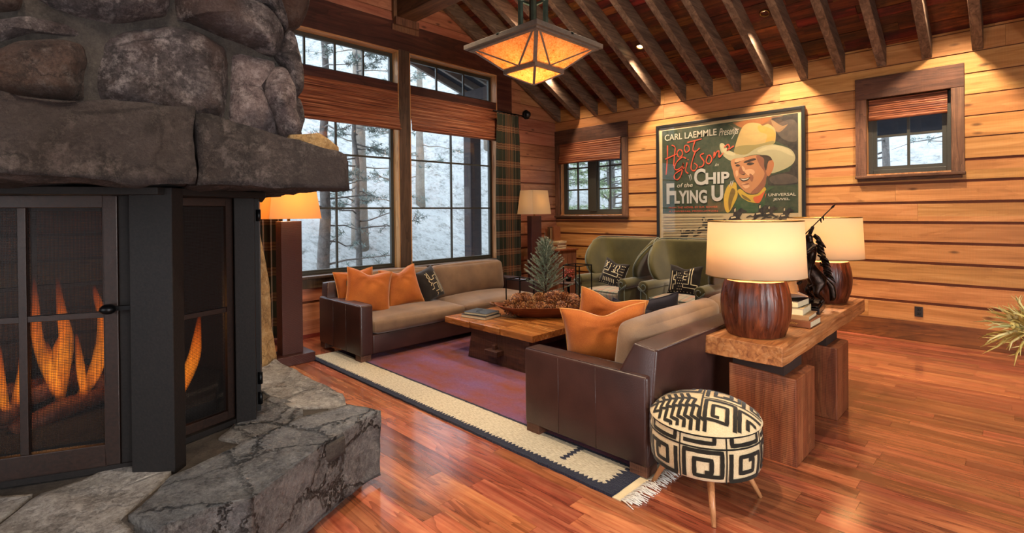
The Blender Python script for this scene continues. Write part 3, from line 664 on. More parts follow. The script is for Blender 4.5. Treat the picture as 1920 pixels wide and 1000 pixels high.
for i, (k, o) in enumerate(ROCKS.items()): fpart(lump(o, -2.85, RT_[k], seed=i * 3.1), 'chimney_stone', RM.get(k, 'rock'))
# further boulders up to the ceiling and around the far side
r2 = random.Random(11); z = 2.78; row = 0
while z < 5.0:
    y = -.95 + (row % 2) * .12; hh = r2.uniform(.24, .34)
    while y < 1.0:
        ww = min(r2.uniform(.35, .6), 1.16 - y); k = 9
        o = [(y + ww / 2 + (ww / 2 - .012) * math.copysign(abs(math.cos(t)) ** .55, math.cos(t)), z + hh / 2 + (hh / 2 - .012) * math.copysign(abs(math.sin(t)) ** .6, math.sin(t))) for t in [2 * math.pi * q / k + r2.uniform(-.1, .1) for q in range(k)]]
        fpart(lump(o, -2.86, r2.uniform(.08, .15), rings=6, seed=r2.uniform(0, 50)), 'chimney_stone', r2.choice(['rock', 'rock', 'rock3'])); y += ww
    z += hh; row += 1
for (y0, z0, y1, z1) in [(-.95, 2.05, -.38, 2.36), (-.95, 2.38, -.28, 2.74), (-.3, 2.54, .06, 2.76)]:
    o = [((y0 + y1) / 2 + (y1 - y0) * .49 * math.copysign(abs(math.cos(t)) ** .5, math.cos(t)), (z0 + z1) / 2 + (z1 - z0) * .49 * math.copysign(abs(math.sin(t)) ** .5, math.sin(t))) for t in [2 * math.pi * q / 9 for q in range(9)]]
    fpart(lump(o, -2.86, .1, rings=6, seed=y0 * 7), 'chimney_stone', 'rock')
# side stones facing the windows (+y side)
z = 1.95; row = 0
while z < 5.0:
    x = -5.0 + (row % 2) * .2; hh = r2.uniform(.26, .36)
    while x < -2.98:
        ww = min(r2.uniform(.4, .65), -2.9 - x); o = [(ww / 2 * math.copysign(abs(math.cos(t)) ** .55, math.cos(t)) * .97, hh / 2 * math.copysign(abs(math.sin(t)) ** .6, math.sin(t)) * .95) for t in [2 * math.pi * q / 9 for q in range(9)]]
        m_ = lump(o, 0, r2.uniform(.04, .07), rings=5, seed=r2.uniform(0, 50)); T = Matrix.Translation((x + ww / 2, 1.08, z + hh / 2)) @ Matrix.Rotation(R(90), 4, 'Z')
        m_.v = [T @ v for v in m_.v]; fpart(m_, 'chimney_stone', r2.choice(['rock', 'rock3'])); x += ww
    z += hh; row += 1
mb = MB(); mb.prism([(-5.0, -.95), (-2.90, -.95), (-2.835, 0), (-2.83, .9), (-2.90, 1.1), (-3.2, 1.12), (-5.0, 1.12)], 1.9, 5.15); fpart(mb, 'chimney_core', 'mortar', cuts=3, noise_amp=.006, noise_sc=4)
# mantel: two long rough slabs
def slab(name, plan, z0, z1, mat, amp=.014, cuts=5, sc=2.6):
    mb = MB(); mb.prism(plan, z0, z1); return fpart(mb, name, mat, recalc=True, cuts=cuts, noise_amp=amp, noise_sc=sc, smooth=True)
slab('mantel_slab', [(-2.40, -.75), (-2.415, 0.0), (-2.53, .34), (-2.555, .60), (-2.95, .64), (-3.4, .6), (-3.4, -.75)], 1.735, [2.04, 2.04, 2.07, 2.08, 2.08, 2.05, 2.05], 'mantelrock', .024, 6, 3.2)
slab('mantel_slab', [(-2.60, .615), (-2.585, .70), (-2.545, 1.05), (-2.49, 1.27), (-2.58, 1.33), (-3.1, 1.36), (-3.9, 1.4), (-3.9, .62)], 1.735, [2.055, 2.055, 1.985, 1.905, 1.89, 1.92, 1.95, 2.05], 'mantelrock', .018, 6, 3.6)
slab('mantel_slab', [(-3.85, -.9), (-3.85, 1.45), (-5.2, 1.3), (-5.5, .2), (-5.2, -1.1)], 1.735, 2.0, 'mantelrock')
mb = MB(); 
def fstone(pts, z0, z1, name='mantel_ledge_stone', mat='tanrock', amp=.008): 
    mb = MB(); mb.prism(pts, z0, z1); return fpart(mb, name, mat, recalc=True, cuts=4, noise_amp=amp, noise_sc=5, smooth=True)
fstone([(-2.74, 1.08), (-2.70, 1.22), (-2.73, 1.35), (-2.9, 1.40), (-3.05, 1.3), (-3.0, 1.1)], 1.92, [2.03, 2.05, 1.985, 1.98, 2.03, 2.04])
# lintel plate
mb = MB(); mb.prism([(-2.80, .50), (-3.10, -.22), (-3.55, -1.0), (-5.0, -.9), (-5.2, .3), (-4.9, 1.2), (-4.1, 1.40), (-3.14, 1.09)], 1.70, 1.735)
fpart(mb, 'lintel_plate', 'steel', bevel=.003)
def wallbox(mb, a, b, s0, s1, z0, z1, d0, d1, mi=0):
    """box on the vertical plane through a->b; s along it, d outward (right-hand side of a->b flipped)"""
    a = Vector(a); b = Vector(b); e = (b - a).normalized(); nn = Vector((-e.y, e.x))
    P = lambda s, d, z: (*(a + e * s + nn * d), z)
    p = [P(s, d, z) for z in (z0, z1) for s, d in ((s0, d0), (s1, d0), (s1, d1), (s0, d1))]
    mb.add(p, [(0, 3, 2, 1), (4, 5, 6, 7), (0, 1, 5, 4), (1, 2, 6, 5), (2, 3, 7, 6), (3, 0, 4, 7)], mi)
# posts
def post(p, q, depth, name='steel_post'):
    mb = MB(); wallbox(mb, p, q, 0, (Vector(q) - Vector(p)).length, .38, 1.735, 0, depth); return fpart(mb, name, 'steel', bevel=.004, recalc=True)
post((-2.794, .553), (-2.935, .41), -.085)      # depth away from camera handled by sign
post((-3.16, 1.032), (-3.196, .934), -.10)
post((-3.75, -1.05), (-3.58, -1.12), -.09)
# doors: plane A (front), seen from the room; outward normal points to +x,-y
A0, A1 = Vector((-3.03, .40)), Vector((-3.224, -.024))
eA = (A1 - A0).normalized()
def door(a, e, s0, s1, z0, z1, muntins, bars, rail=.055, name='screen_door', mat='bronzesteel', handle=None, brail=.10):
    b = a + e; mb = MB()
    wallbox(mb, a, b, s0, s0 + rail, z0, z1, -.02, .02); wallbox(mb, a, b, s1 - rail, s1, z0, z1, -.02, .02)
    wallbox(mb, a, b, s0 + rail, s1 - rail, z0, z0 + brail, -.02, .02); wallbox(mb, a, b, s0 + rail, s1 - rail, z1 - rail, z1, -.02, .02)
    d = fpart(mb, name, mat, bevel=.003, recalc=True)
    g = MB()
    for c in muntins: wallbox(g, a, b, c - .015, c + .015, z0 + brail, z1 - rail, -.012, .016)
    for c in bars: wallbox(g, a, b, s0 + rail, s1 - rail, c - .014, c + .014, -.014, .012)
    g.build('door_bars', mat, d, world=True, bevel=.002, recalc=True)
    s = MB(); P = lambda q, zz: (*(a + e * q), zz)
    n_ = 1
    s.add([P(s0 + rail, z0 + brail), P(s1 - rail, z0 + brail), P(s1 - rail, z1 - rail), P(s0 + rail, z1 - rail)], [(0, 1, 2, 3)], 0, None, [(s0, z0), (s1, z0), (s1, z1), (s0, z1)])
    s.build('mesh_screen', 'screen', d, world=True, solid=.0)
    return d
dA = door(A0, eA, .015, .735, .43, 1.70, [.372], [1.14], handle=True)
door(A0, eA, .745, 1.46, .43, 1.70, [1.10], [1.14])
hb = MB(); nA = Vector((-eA.y, eA.x)); nA = nA if nA.dot(Vector((1, -1))) > 0 else -nA
hc = A0 + eA * .045 + nA * .05; hb.ball((*hc, 1.17), (.034, .034, .024), 16); hb.tube([(*(A0 + eA * .045), 1.17), (*hc, 1.17)], .012); hb.box(-.012, .012, -.07, .07, -.01, .01, 0, Matrix.Translation((*(A0 + eA * .0 + nA * .03), 1.17)) @ Matrix.Rotation(math.atan2(eA.y, eA.x) + R(90), 4, 'Z'))
hb.build('door_handle', 'black', dA, world=True)
B0, B1 = Vector((-3.10, .46)), Vector((-3.256, .95)); eB = (B1 - B0).normalized()
door(B0, eB, .0, .50, .43, 1.70, [], [1.06], rail=.045, name='screen_panel', brail=.05)
# inner jamb frames in dark steel
mb = MB(); wallbox(mb, A0, A0 + eA, -.1, .012, .42, 1.70, -.05, .01); wallbox(mb, B0, B1, .505, .60, .42, 1.70, -.06, .0); wallbox(mb, A0, A0 + eA, -.05, 1.5, .40, .43, -.05, .02); wallbox(mb, B0, B1, -.05, .6, .40, .43, -.05, .02); wallbox(mb, A0, A0 + eA, -.05, 1.5, 1.70, 1.735, -.05, .02)
fpart(mb, 'steel_frame', 'steel', recalc=True)
# panels on the far sides of the firebox
C0, C1 = Vector((-3.26, 1.06)), Vector((-4.0, 1.33)); door(C0, (C1 - C0).normalized(), .04, .72, .43, 1.70, [.38], [1.1], name='screen_panel')
mb = MB(); wallbox(mb, C0, C1, 0.0, .05, .42, 1.735, -.03, .03); fpart(mb, 'hinge_stile', 'steel', recalc=True)
mb = MB(); wallbox(mb, (-4.0, 1.28), (-4.9, .92), 0, .97, .42, 1.735, -.02, .0); wallbox(mb, (-3.72, -.9), (-4.9, -.78), 0, 1.18, .42, 1.735, -.02, 0); fpart(mb, 'firebox_liner', 'gap', recalc=True)  # dark panels added so the firebox reads shaded behind the mesh
for zz in (1.60, .62, .50): 
    mb = MB(); mb.tube([(-3.245, 1.085, zz - .035), (-3.245, 1.085, zz + .035)], .013, 10); fpart(mb, 'hinge', 'black')
D0, D1 = Vector((-4.95, .95)), Vector((-5.0, -.75)); door(D0, (D1 - D0).normalized(), .04, 1.6, .43, 1.70, [.8], [1.1], name='screen_panel')
# stone piers
mb = MB(); _b = [(-4.12, 1.30), (-4.22, 1.46), (-4.36, 1.585), (-4.50, 1.60), (-4.85, 1.40), (-4.95, 1.0), (-4.6, 1.1)]; _t = [(-4.16, 1.27), (-4.25, 1.36), (-4.36, 1.44), (-4.48, 1.45), (-4.8, 1.30), (-4.9, 1.0), (-4.6, 1.1)]
_m = [(-4.14, 1.29), (-4.24, 1.42), (-4.36, 1.54), (-4.50, 1.56), (-4.83, 1.38), (-4.93, 1.0), (-4.6, 1.1)]
mb.add([(*p, .40) for p in _b] + [(*p, 1.05) for p in _m] + [(*p, zt) for p, zt in zip(_t, (1.74, 1.70, 1.64, 1.62, 1.7, 1.74, 1.74))], [tuple(range(6, -1, -1)), tuple(range(14, 21))] + [(r * 7 + i, r * 7 + (i + 1) % 7, r * 7 + 7 + (i + 1) % 7, r * 7 + 7 + i) for r in (0, 1) for i in range(7)])
fpart(mb, 'pier_stone', 'tanrock', recalc=True, cuts=5, noise_amp=.012, noise_sc=2.6, smooth=True)
slab('pier_stone', [(-3.75, -.95), (-3.60, -1.15), (-4.9, -1.2), (-5.1, -.8), (-4.6, -.8)], .40, 1.74, 'mantelrock', .012, 4)
# burner bed, logs and fire
mb = MB(); mb.prism([(-3.3, .35), (-3.7, -.75), (-4.7, -.75), (-4.8, .8), (-4.1, 1.1), (-3.5, .9)], .40, .47); fpart(mb, 'ember_bed', 'mortar', cuts=3, noise_amp=.008)
r3 = random.Random(5)
for k in range(6):
    a = r3.uniform(0, 3.1); c = Vector((-3.95 + r3.uniform(-.2, .2), .1 + r3.uniform(-.35, .35), .52 + .07 * (k // 3))); d = Vector((math.cos(a), math.sin(a), r3.uniform(-.1, .2))) * r3.uniform(.22, .34)
    mb = MB(); mb.tube([c - d, c - d * .3 + Vector((0, 0, .02)), c + d * .3, c + d], [.05, .06, .055, .045], 10); fpart(mb, 'fire_log', 'legdark' if 'legdark' in M else 'console_leg', noise_amp=.01, noise_sc=6)
def flame_part(x, y, z0, h, w_, lean=0.0, ph=0.0):
    def fn(u, v):
        a = 2 * math.pi * u; r = w_ * (math.sin(math.pi * min(1, v * .92 + .08)) ** .8) * (1 - v) ** .45 * 1.25 + .002
        sw = .05 * math.sin(v * 5 + ph) * v + lean * v * v
        return (x + r * .5 * math.cos(a) + sw * .45, y + r * math.sin(a) + sw, z0 + h * v)
    mb = MB(); mb.grid(fn, 20, 26, uv=lambda u, v: (u, v)); return fpart(mb, 'flame', 'flame')
FLAMES = [(0.03,[(-3.48,0.185,0.69),(-3.489,0.166,0.772),(-3.501,0.14,0.865),(-3.513,0.114,0.998),(-3.516,0.108,1.166),(-3.517,0.105,1.3)]),(0.034,[(-3.477,0.193,0.662),(-3.472,0.204,0.792),(-3.467,0.215,0.897),(-3.464,0.22,0.987),(-3.469,0.209,1.076),(-3.474,0.198,1.186),(-3.477,0.191,1.295)]),(0.026,[(-3.477,0.193,0.681),(-3.487,0.17,0.807),(-3.483,0.179,0.893),(-3.475,0.196,0.967),(-3.466,0.217,1.034)]),(0.034,[(-3.442,0.269,0.67),(-3.419,0.319,0.771),(-3.405,0.35,0.881),(-3.399,0.363,0.978),(-3.4,0.36,1.09),(-3.409,0.34,1.175),(-3.415,0.328,1.245)]),(0.02,[(-3.434,0.286,0.681),(-3.439,0.275,0.793),(-3.443,0.266,0.905),(-3.447,0.258,1.002)]),(0.022,[(-3.564,0.003,0.638),(-3.57,-0.011,0.698),(-3.574,-0.019,0.832),(-3.574,-0.02,0.964)]),(0.03,[(-3.55,0.034,0.665),(-3.536,0.064,0.821),(-3.539,0.056,0.956)]),(0.022,[(-3.491,0.162,0.754),(-3.498,0.147,0.837),(-3.495,0.152,0.918),(-3.499,0.145,0.973)]),(0.036,[(-3.405,0.694,0.576),(-3.42,0.74,0.675),(-3.433,0.782,0.778),(-3.44,0.801,0.893),(-3.444,0.815,1.016)]),(0.022,[(-3.405,0.693,1.009),(-3.407,0.7,1.13),(-3.404,0.69,1.223)])]
for w_, pts in FLAMES:
    pts = [Vector(p) for p in pts]; q = []
    for i in range(len(pts) - 1):
        p0, p1, p2, p3 = pts[max(i - 1, 0)], pts[i], pts[i + 1], pts[min(i + 2, len(pts) - 1)]
        for k in range(6): t = k / 6; q.append(.5 * ((2 * p1) + (p2 - p0) * t + (2 * p0 - 5 * p1 + 4 * p2 - p3) * t * t + (3 * p1 - p0 - 3 * p2 + p3) * t ** 3))
    q.append(pts[-1]); m = len(q) - 1
    def fn(u, v):
        i = min(m - 1, int(v * m)); f = v * m - i; p = q[i].lerp(q[i + 1], f); r = w_ * (math.sin(math.pi * (.12 + .86 * v)) ** .7) * (1.15 - .5 * v) + .001; a = 2 * math.pi * u
        d = (q[i + 1] - q[i]).normalized(); s_ = d.cross(Vector((.9, -.42, 0))).normalized(); return p + s_ * math.cos(a) * r + Vector((.9, -.42, 0)) * math.sin(a) * r * .6
    mb = MB(); mb.grid(fn, 16, 40, uv=lambda u, v: (u, v)); fpart(mb, 'flame', 'flame')
# raised hearth
slab('hearth_base', [(-2.80, 1.50), (-2.66, 1.28), (-2.52, 1.04), (-2.42, .66), (-2.42, -1.4), (-5.6, -1.6), (-5.9, .4), (-5.2, 1.5), (-4.4, 1.62), (-3.4, 1.55)], 0, .33, 'hearthrock', .012, 4)
slab('hearth_slab', [(-2.712, 1.585), (-2.70, 1.50), (-2.557, 1.186), (-2.265, .72), (-2.31, .58), (-2.305, .40), (-2.50, .33), (-2.72, .52), (-2.86, .86), (-2.98, 1.25), (-2.95, 1.50)], [.03, .03, .06, .06, .06, .08, .1, .2, .2, .2, .2], .425, 'hearthtop', .011, 6, 3.4)
slab('hearth_slab', [(-2.96, 1.50), (-3.20, 1.59), (-3.69, 1.57), (-4.35, 1.57), (-4.6, 1.3), (-3.9, 1.22), (-3.2, 1.25)], .22, [.40, .405, .41, .42, .42, .41, .405], 'hearthrock', .009, 5, 3)
slab('hearth_slab', [(-3.0, 1.24), (-2.88, .87), (-3.05, .80), (-3.3, 1.02), (-3.55, 1.24), (-3.2, 1.32)], .25, [.415, .415, .41, .405, .40, .405], 'hearthtop', .007, 5, 4)
slab('hearth_slab', [(-2.30, .37), (-2.52, .31), (-2.74, .50), (-2.90, .60), (-3.1, .45), (-3.0, .1), (-2.7, -.1), (-2.34, -.05)], .2, [.405, .41, .41, .415, .41, .41, .41, .405], 'hearthrock', .009, 5, 4)
slab('hearth_slab', [(-2.35, -.08), (-2.7, -.12), (-3.02, .08), (-3.3, -.3), (-3.5, -.9), (-2.6, -1.2), (-2.35, -.8)], .2, .41, 'hearthrock', .009, 5, 4)
slab('hearth_mortar', [(-2.6, 1.3), (-2.45, .7), (-2.45, -1.2), (-5.3, -1.3), (-5.4, .6), (-5.0, 1.3), (-4.3, 1.45), (-3.2, 1.45)], .3, .395, 'mortar', .004, 3)
l = bpy.data.lights.new('fire_glow', 'POINT'); l.energy = 3; l.color = (1, .42, .12); l.shadow_soft_size = .18; o = bpy.data.objects.new('fire_glow', l); COL.objects.link(o); o.location = (-3.75, .15, .95)

# ------------------------------------------------------------------ recessed lights
for i, (x, y) in enumerate(DOWN + [(-3.2, 1.6), (-1.4, 1.6), (-5.0, 3.0), (-5.3, 5.6)]):  # lights appended here are added fill over sofas and window wall
    sgn = 1 if y > RIDGE_Y else -1
    z = zdeck(y); T = Matrix.Translation((x, y, z)) @ Matrix.Rotation(math.atan(.52) * -sgn, 4, 'X')
    t = thing('recessed_light', None, 'ceiling light', (x, y, z)); t.rotation_euler = (math.atan(.52) * -sgn, 0, 0)
    mb = MB(); mb.lathe([(.062, -.004), (.050, -.012), (.046, 0.0), (.046, .03)], 24, cap=False); mb.build('trim_ring', 'brass', t, solid=.003)
    mb = MB(); mb.lathe([(.001, .008), (.042, .008)], 24, cap=False); mb.build('bulb', 'bulb', t)
    names = {1: 'small glowing recessed light between rafters, the one nearer the pendant lantern', 2: 'small glowing recessed light between rafters above the right side of the poster'}
    t['label'] = names.get(i, 'small recessed light set in the dark ceiling boards'); t['group'] = 'recessed ceiling lights'
    tgt = (x, YB, .5) if i < 5 else (x, y, 0)
    e = [80, 200, 250, 220, 180, 130, 150, 150, 150, 170, 120][i]
    spot(x, y - .02 * sgn, z - .05, e, WARM, 96 if i < 5 else 110, tgt, .04, .8)
# ceiling of the camera side: flat part with unseen downlights added as fill
for i, (x, y, e) in enumerate([(-1.5, -.6, 50), (-.2, -1.2, 40), (1.4, -.6, 50), (-2.0, .35, 30)]):
    t = thing('recessed_light', 'small recessed light in the flat ceiling behind the camera', 'ceiling light', (x, y, 3.645), 0, 'recessed lights behind the camera')
    mb = MB(); mb.lathe([(.062, -.004), (.050, -.012), (.046, 0.0), (.046, .03)], 24, cap=False); mb.build('trim_ring', 'brass', t, solid=.003)
    mb = MB(); mb.lathe([(.001, .008), (.042, .008)], 24, cap=False); mb.build('bulb', 'bulb', t)
    spot(x, y, 3.60, e, (1, .80, .62), 120, (x - .8, y + .5, 1.0), .08, .8)

# ------------------------------------------------------------------ rug
RUGX1, RUGX0, RUGY0, RUGY1 = -1.62, -5.62, 2.39, 6.15
rug = MB(); Lx, Ly = RUGX1 - RUGX0, RUGY1 - RUGY0
rug.grid(lambda u, v: (-Lx + Lx * u + .006 * noise.noise((v * 30, 0, 3)) * (u > .99), Ly * v + .008 * noise.noise((u * 40, 1, 0)) * (v < .01), .016 + .003 * noise.noise((u * 60, v * 60, 0))), 240, 160)
rug.grid(lambda u, v: (-Lx + Lx * u, .008 * noise.noise((u * 40, 1, 0)), .016 * v), 240, 1)
rug.grid(lambda u, v: (.006 * noise.noise((u * 30, 0, 3)), Ly * u, .016 * v), 160, 1)
rugt = thing('area_rug', 'woven rug with cream and navy border and purple field under the sofas', 'rug', (RUGX1, RUGY0, 0))
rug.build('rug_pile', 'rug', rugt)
rf = random.Random(9); mb = MB()
mb.box(0, .055, .0, Ly, .001, .006, 1)
for k in range(420):
    y = rf.uniform(.0, 1.0) if k < 260 else rf.uniform(1.0, Ly); L = rf.uniform(.06, .12); dy = rf.uniform(-.035, .035); r_ = .0022
    mb.tube([(.05, y, .006), (.05 + L * .5, y + dy * .6, rf.uniform(.008, .022)), (.05 + L, y + dy, .005)], r_, 4)
mb.build('fringe', ['white', 'cream'], rugt)

# ------------------------------------------------------------------ sofas
def cushion(mb, x0, x1, y0, y1, z0, z1, puff=.03, r=.05, n=14, mi=0, mat=None, wob=.006, seed=0):
    """rounded box with crowned faces"""
    c = Vector(((x0 + x1) / 2, (y0 + y1) / 2, (z0 + z1) / 2)); h = Vector((x1 - x0, y1 - y0, z1 - z0)) / 2
    def P(p):
        q = Vector(p)    # cube coords -1..1
        inner = Vector([max(-(h[i] - r), min(h[i] - r, q[i] * h[i])) for i in range(3)]); raw = Vector([q[i] * h[i] for i in range(3)])
        d = raw - inner
        if d.length > 1e-9: raw = inner + d.normalized() * min(r, d.length if sum(abs(d[i]) > 1e-9 for i in range(3)) < 2 else r)
        cr = [(1 - q[(i + 1) % 3] ** 2) * (1 - q[(i + 2) % 3] ** 2) for i in range(3)]
        for i in range(3): raw[i] += q[i] * cr[i] * puff * (1 if h[i] == min(h) else .35)
        w_ = noise.noise(Vector((raw.x * 4 + seed, raw.y * 4, raw.z * 4))) * wob
        return c + raw + raw.normalized() * w_
    for ax in range(3):
        for sg in (-1, 1):
            def fn(u, v):
                p = [0, 0, 0]; p[ax] = sg; s = lambda t: math.copysign(abs(2 * t - 1) ** .75, 2 * t - 1); p[(ax + 1) % 3] = s(u); p[(ax + 2) % 3] = s(v); return P(p)
            mb.grid(fn, n, n, mi, mat, flip=sg < 0)
    return mb
def make_sofa(label, loc, rz, L=2.93, D=1.0, sub=''):
    """local: +x is the front, y along the length, origin at centre of the footprint"""
    t = thing('leather_sofa', label, 'sofa', loc, rz, 'pair of facing leather sofas'); x0, x1, h = -D / 2, D / 2, L / 2; aw = .155
    for s in (-1, 1):
        mb = MB(); a, b = (-h, -h + aw) if s < 0 else (h - aw, h); mb.box(x0, x1, a, b, .075, .62); am = mb.build('arm', 'leather', t, bevel=.022, seg=4, smooth=True)
        st = MB()
        for fx in (-.33, .0, .33):
            pass
        yy = a - .0012 if s < 0 else b + .0012
        for sx in (x0 + .37 * D, x0 + .68 * D): st.tube([(sx, yy, .08), (sx, yy, .60)], .0022, 5)
        st.tube([(x0 + .03, a + .012, .6195), (x1 - .02, a + .012, .6195)], .002, 5); st.tube([(x0 + .03, b - .012, .6195), (x1 - .02, b - .012, .6195)], .002, 5)
        st.build('seam', 'leather', am)
    mb = MB(); mb.box(x0 + .02, x1 - .012, -h + aw, h - aw, .075, .285); mb.build('base', 'leather', t, bevel=.015, seg=3, smooth=True)
    mb = MB()   # back panel raked
    def bk(z): return -.0 + (z - .62) * -.0
    P = [(x0, .075), (x0 - .035, .775), (x0 + .12, .80), (x0 + .20, .62), (x0 + .22, .075)]
    vs = [(x, -h + .004, z) for x, z in P] + [(x, h - .004, z) for x, z in P]; n = len(P)
    vs = [(x, (-h + .004) if z < .63 else -h + .055, z) for x, z in P] + [(x, (h - .004) if z < .63 else h - .055, z) for x, z in P]
    mb.add(vs, [tuple(range(n)), tuple(range(2 * n - 1, n - 1, -1))] + [((i + 1) % n, i, n + i, n + (i + 1) % n) for i in range(n)])
    bo = mb.build('back', 'leather', t, bevel=.018, seg=3, smooth=True, recalc=True)
    st = MB(); st.tube([(x0 - .036, -h + .06, .775), (x0 - .036, h - .06, .775)], .005, 6); st.tube([(x0 - .019, 0, .08), (x0 - .0365, 0, .76)], .0025, 5); st.build('piping', 'leather', bo)
    hs = (L - 2 * aw) / 2
    for k in range(2):
        a = -h + aw + k * hs; mb = MB(); cushion(mb, x0 + .16, x1 + .012, a + .004, a + hs - .004, .285, .445, .05, .055, seed=k * 7 + 1); mb.build('seat_cushion', 'taupe', t)
        sm = MB(); mb = MB(); T = Matrix.Translation((x0 + .27, a + hs / 2, .655)) @ Matrix.Rotation(R(-9), 4, 'Y')
        cushion(mb, -.09, .09, -hs / 2 + .006, hs / 2 - .006, -.235, .225, .055, .07, mat=T, wob=.014, seed=k * 5 + 3)
        mb.build('back_cushion', 'taupe', t)
    for sx in (x0 + .01, x1 - .13):
        for sy in (-h + .01, h - .13): mb = MB(); mb.box(sx, sx + .12, sy, sy + .12, 0.014, .085); mb.build('foot', 'casing_x', t, bevel=.003)
    return t
SOF1 = make_sofa('brown leather sofa with taupe cushions against the tall windows', (-5.47, 4.135, 0), 0)
SOF2 = make_sofa('brown leather sofa seen from behind its arm, backed by the console table', (-2.06, 4.135, 0), math.pi)

# ------------------------------------------------------------------ pillows
def pill_fn(w_, h_, t_, chop=.0, ears=.09):
    def P(u, v, side):      # u, v in -1..1
        x = w_ / 2 * u * (1 - ears * (1 - v * v) ); z = h_ / 2 * v * (1 - ears * (1 - u * u))
        x = w_ / 2 * u * (1 - ears * (1 - abs(v) ** 2.2)); 
        top = max(0, v)
        z -= chop * h_ * math.exp(-(u / .42) ** 2) * top ** 1.5
        th = t_ / 2 * max(0, (1 - u * u) * (1 - v * v)) ** .40
        th *= 1 - .45 * math.exp(-(u / .13) ** 2) * top * (1 if chop else 0)
        th *= 1 + .12 * noise.noise((u * 2.2, v * 2.2, side * 3 + w_ * 9))
        if chop: th += .012 * (1 - u * u) * (1 - v * v) * math.sin(9 * math.atan2(u * 1.2, .75 - v) + 2 * noise.noise((u * 2, v * 2, w_))) * math.exp(-((.75 - v) ** 2 + u * u) / .9)
        return Vector((x, side * th, z))
    return P
def ribbon(mb, P, path, w_, side, mi, lift=.0025):
    """flat band following a polyline of (u,v) on surface P"""
    pts = []
    for a, b in zip(path, path[1:]):
        k = max(2, int(math.dist(a, b) / .09)); pts += [(a[0] + (b[0] - a[0]) * q / k, a[1] + (b[1] - a[1]) * q / k) for q in range(k)]
    pts.append(path[-1]); n = len(pts); vs = []
    for i, (u, v) in enumerate(pts):
        a = pts[max(i - 1, 0)]; b = pts[min(i + 1, n - 1)]; d = Vector((b[0] - a[0], b[1] - a[1])); d = d.normalized() if d.length > 0 else Vector((1, 0)); nn = Vector((-d.y, d.x)) * w_ / 2
        for s in (-1, 1):
            q = P(max(-.985, min(.985, u + nn.x * s)), max(-.985, min(.985, v + nn.y * s)), side); vs.append(q + Vector((0, side * lift, 0)))
    fs = [(2 * i, 2 * i + 1, 2 * i + 3, 2 * i + 2) for i in range(n - 1)]
    mb.add(vs, fs, mi)
MUD1 = [[(-.75, -.8), (-.75, .55)], [(-.6, -.75), (-.6, -.4), (-.45, -.4), (-.45, -.1), (-.6, -.1), (-.6, .25), (-.45, .25), (-.45, .55)],
        [(.55, .85), (.55, -.35), (.9, -.35), (.9, -.6), (.05, -.6), (.05, -.35), (.4, -.35), (.4, .85)], [(.25, .7), (.05, .7), (.05, .45), (.25, .45), (.25, .2), (.05, .2), (.05, -.05), (.25, -.05)]]
DOTS1 = [(-.3 + .13 * i + .06 * (j % 2), -.75 + .2 * j) for i in range(3) for j in range(7)] + [(-.9 + .2 * i, -.92) for i in range(10)]
MUD2 = [[(-.3, .8), (-.3, .1), (-.75, .1), (-.75, -.2), (.55, -.2), (.55, .1), (-.05, .1), (-.05, .8)], [(.1, .8), (.25, .55), (.1, .3), (.25, .15)], [(.3, .8), (.15, .55), (.3, .3), (.15, .15)], [(.42, .8), (.5, .6), (.42, .4), (.5, .2)],
        [(-.8, .8), (-.55, .5), (-.8, .25)], [(-.5, .8), (-.75, .5), (-.5, .25)]] + [[(-.6 + .16 * k, -.45), (-.56 + .16 * k, -.75)] for k in range(7)]
DOTS2 = [(.65 + .1 * i, -.6 + .22 * j) for i in range(3) for j in range(7)] + [(-.85 + .2 * i, -.9) for i in range(9)]
MUD3 = [[(-.1, .75), (-.1, .2), (.25, .2), (.25, .4), (.55, .4)], [(.0, -.1), (.35, -.1), (.35, -.6), (.0, -.6)], [(.5, .2), (.5, -.8)], [(.65, .6), (.65, -.8)], [(-.3, .7), (-.2, .6), (-.3, .45), (-.2, .3), (-.3, .15), (-.2, 0), (-.3, -.15)], [(-.1, .0), (-.1, -.4), (-.3, -.4)], [(.1, -.7), (.2, -.8), (.1, -.9)]]
def pillow(name, label, mat, w_, h_, t_, loc, rot, chop=.0, pipe='piping', group=None, decor=None, dots=None, dside=1, cat='pillow', bw=.05, ears=.09):
    t = thing(name, label, cat, loc, 0, group); t.rotation_euler = rot
    P = pill_fn(w_, h_, t_, chop, ears); mb = MB()
    for side in (-1, 1):
        mb.grid(lambda a, b: P(math.copysign(abs(2 * a - 1) ** .8, 2 * a - 1), math.copysign(abs(2 * b - 1) ** .8, 2 * b - 1), side), 26, 26, flip=side > 0)
    mats = [mat]
    if decor:
        mats.append('cream')
        for path in decor: ribbon(mb, P, path, bw, dside, 1)
        for (u, v) in dots or []: ribbon(mb, P, [(u - .02, v), (u + .02, v + .03)], .05, dside, 1)
    mb.build('cover', mats, t, smooth=True)
    if pipe:
        n = 22; ed = [(-1 + 2 * k / n, -1) for k in range(n)] + [(1, -1 + 2 * k / n) for k in range(n)] + [(1 - 2 * k / n, 1) for k in range(n)] + [(-1, 1 - 2 * k / n) for k in range(n)]
        mb = MB(); mb.tube([P(u, v, 1) for u, v in ed], .0055, 6, closed=True); mb.build('piping', pipe, t)
    return t
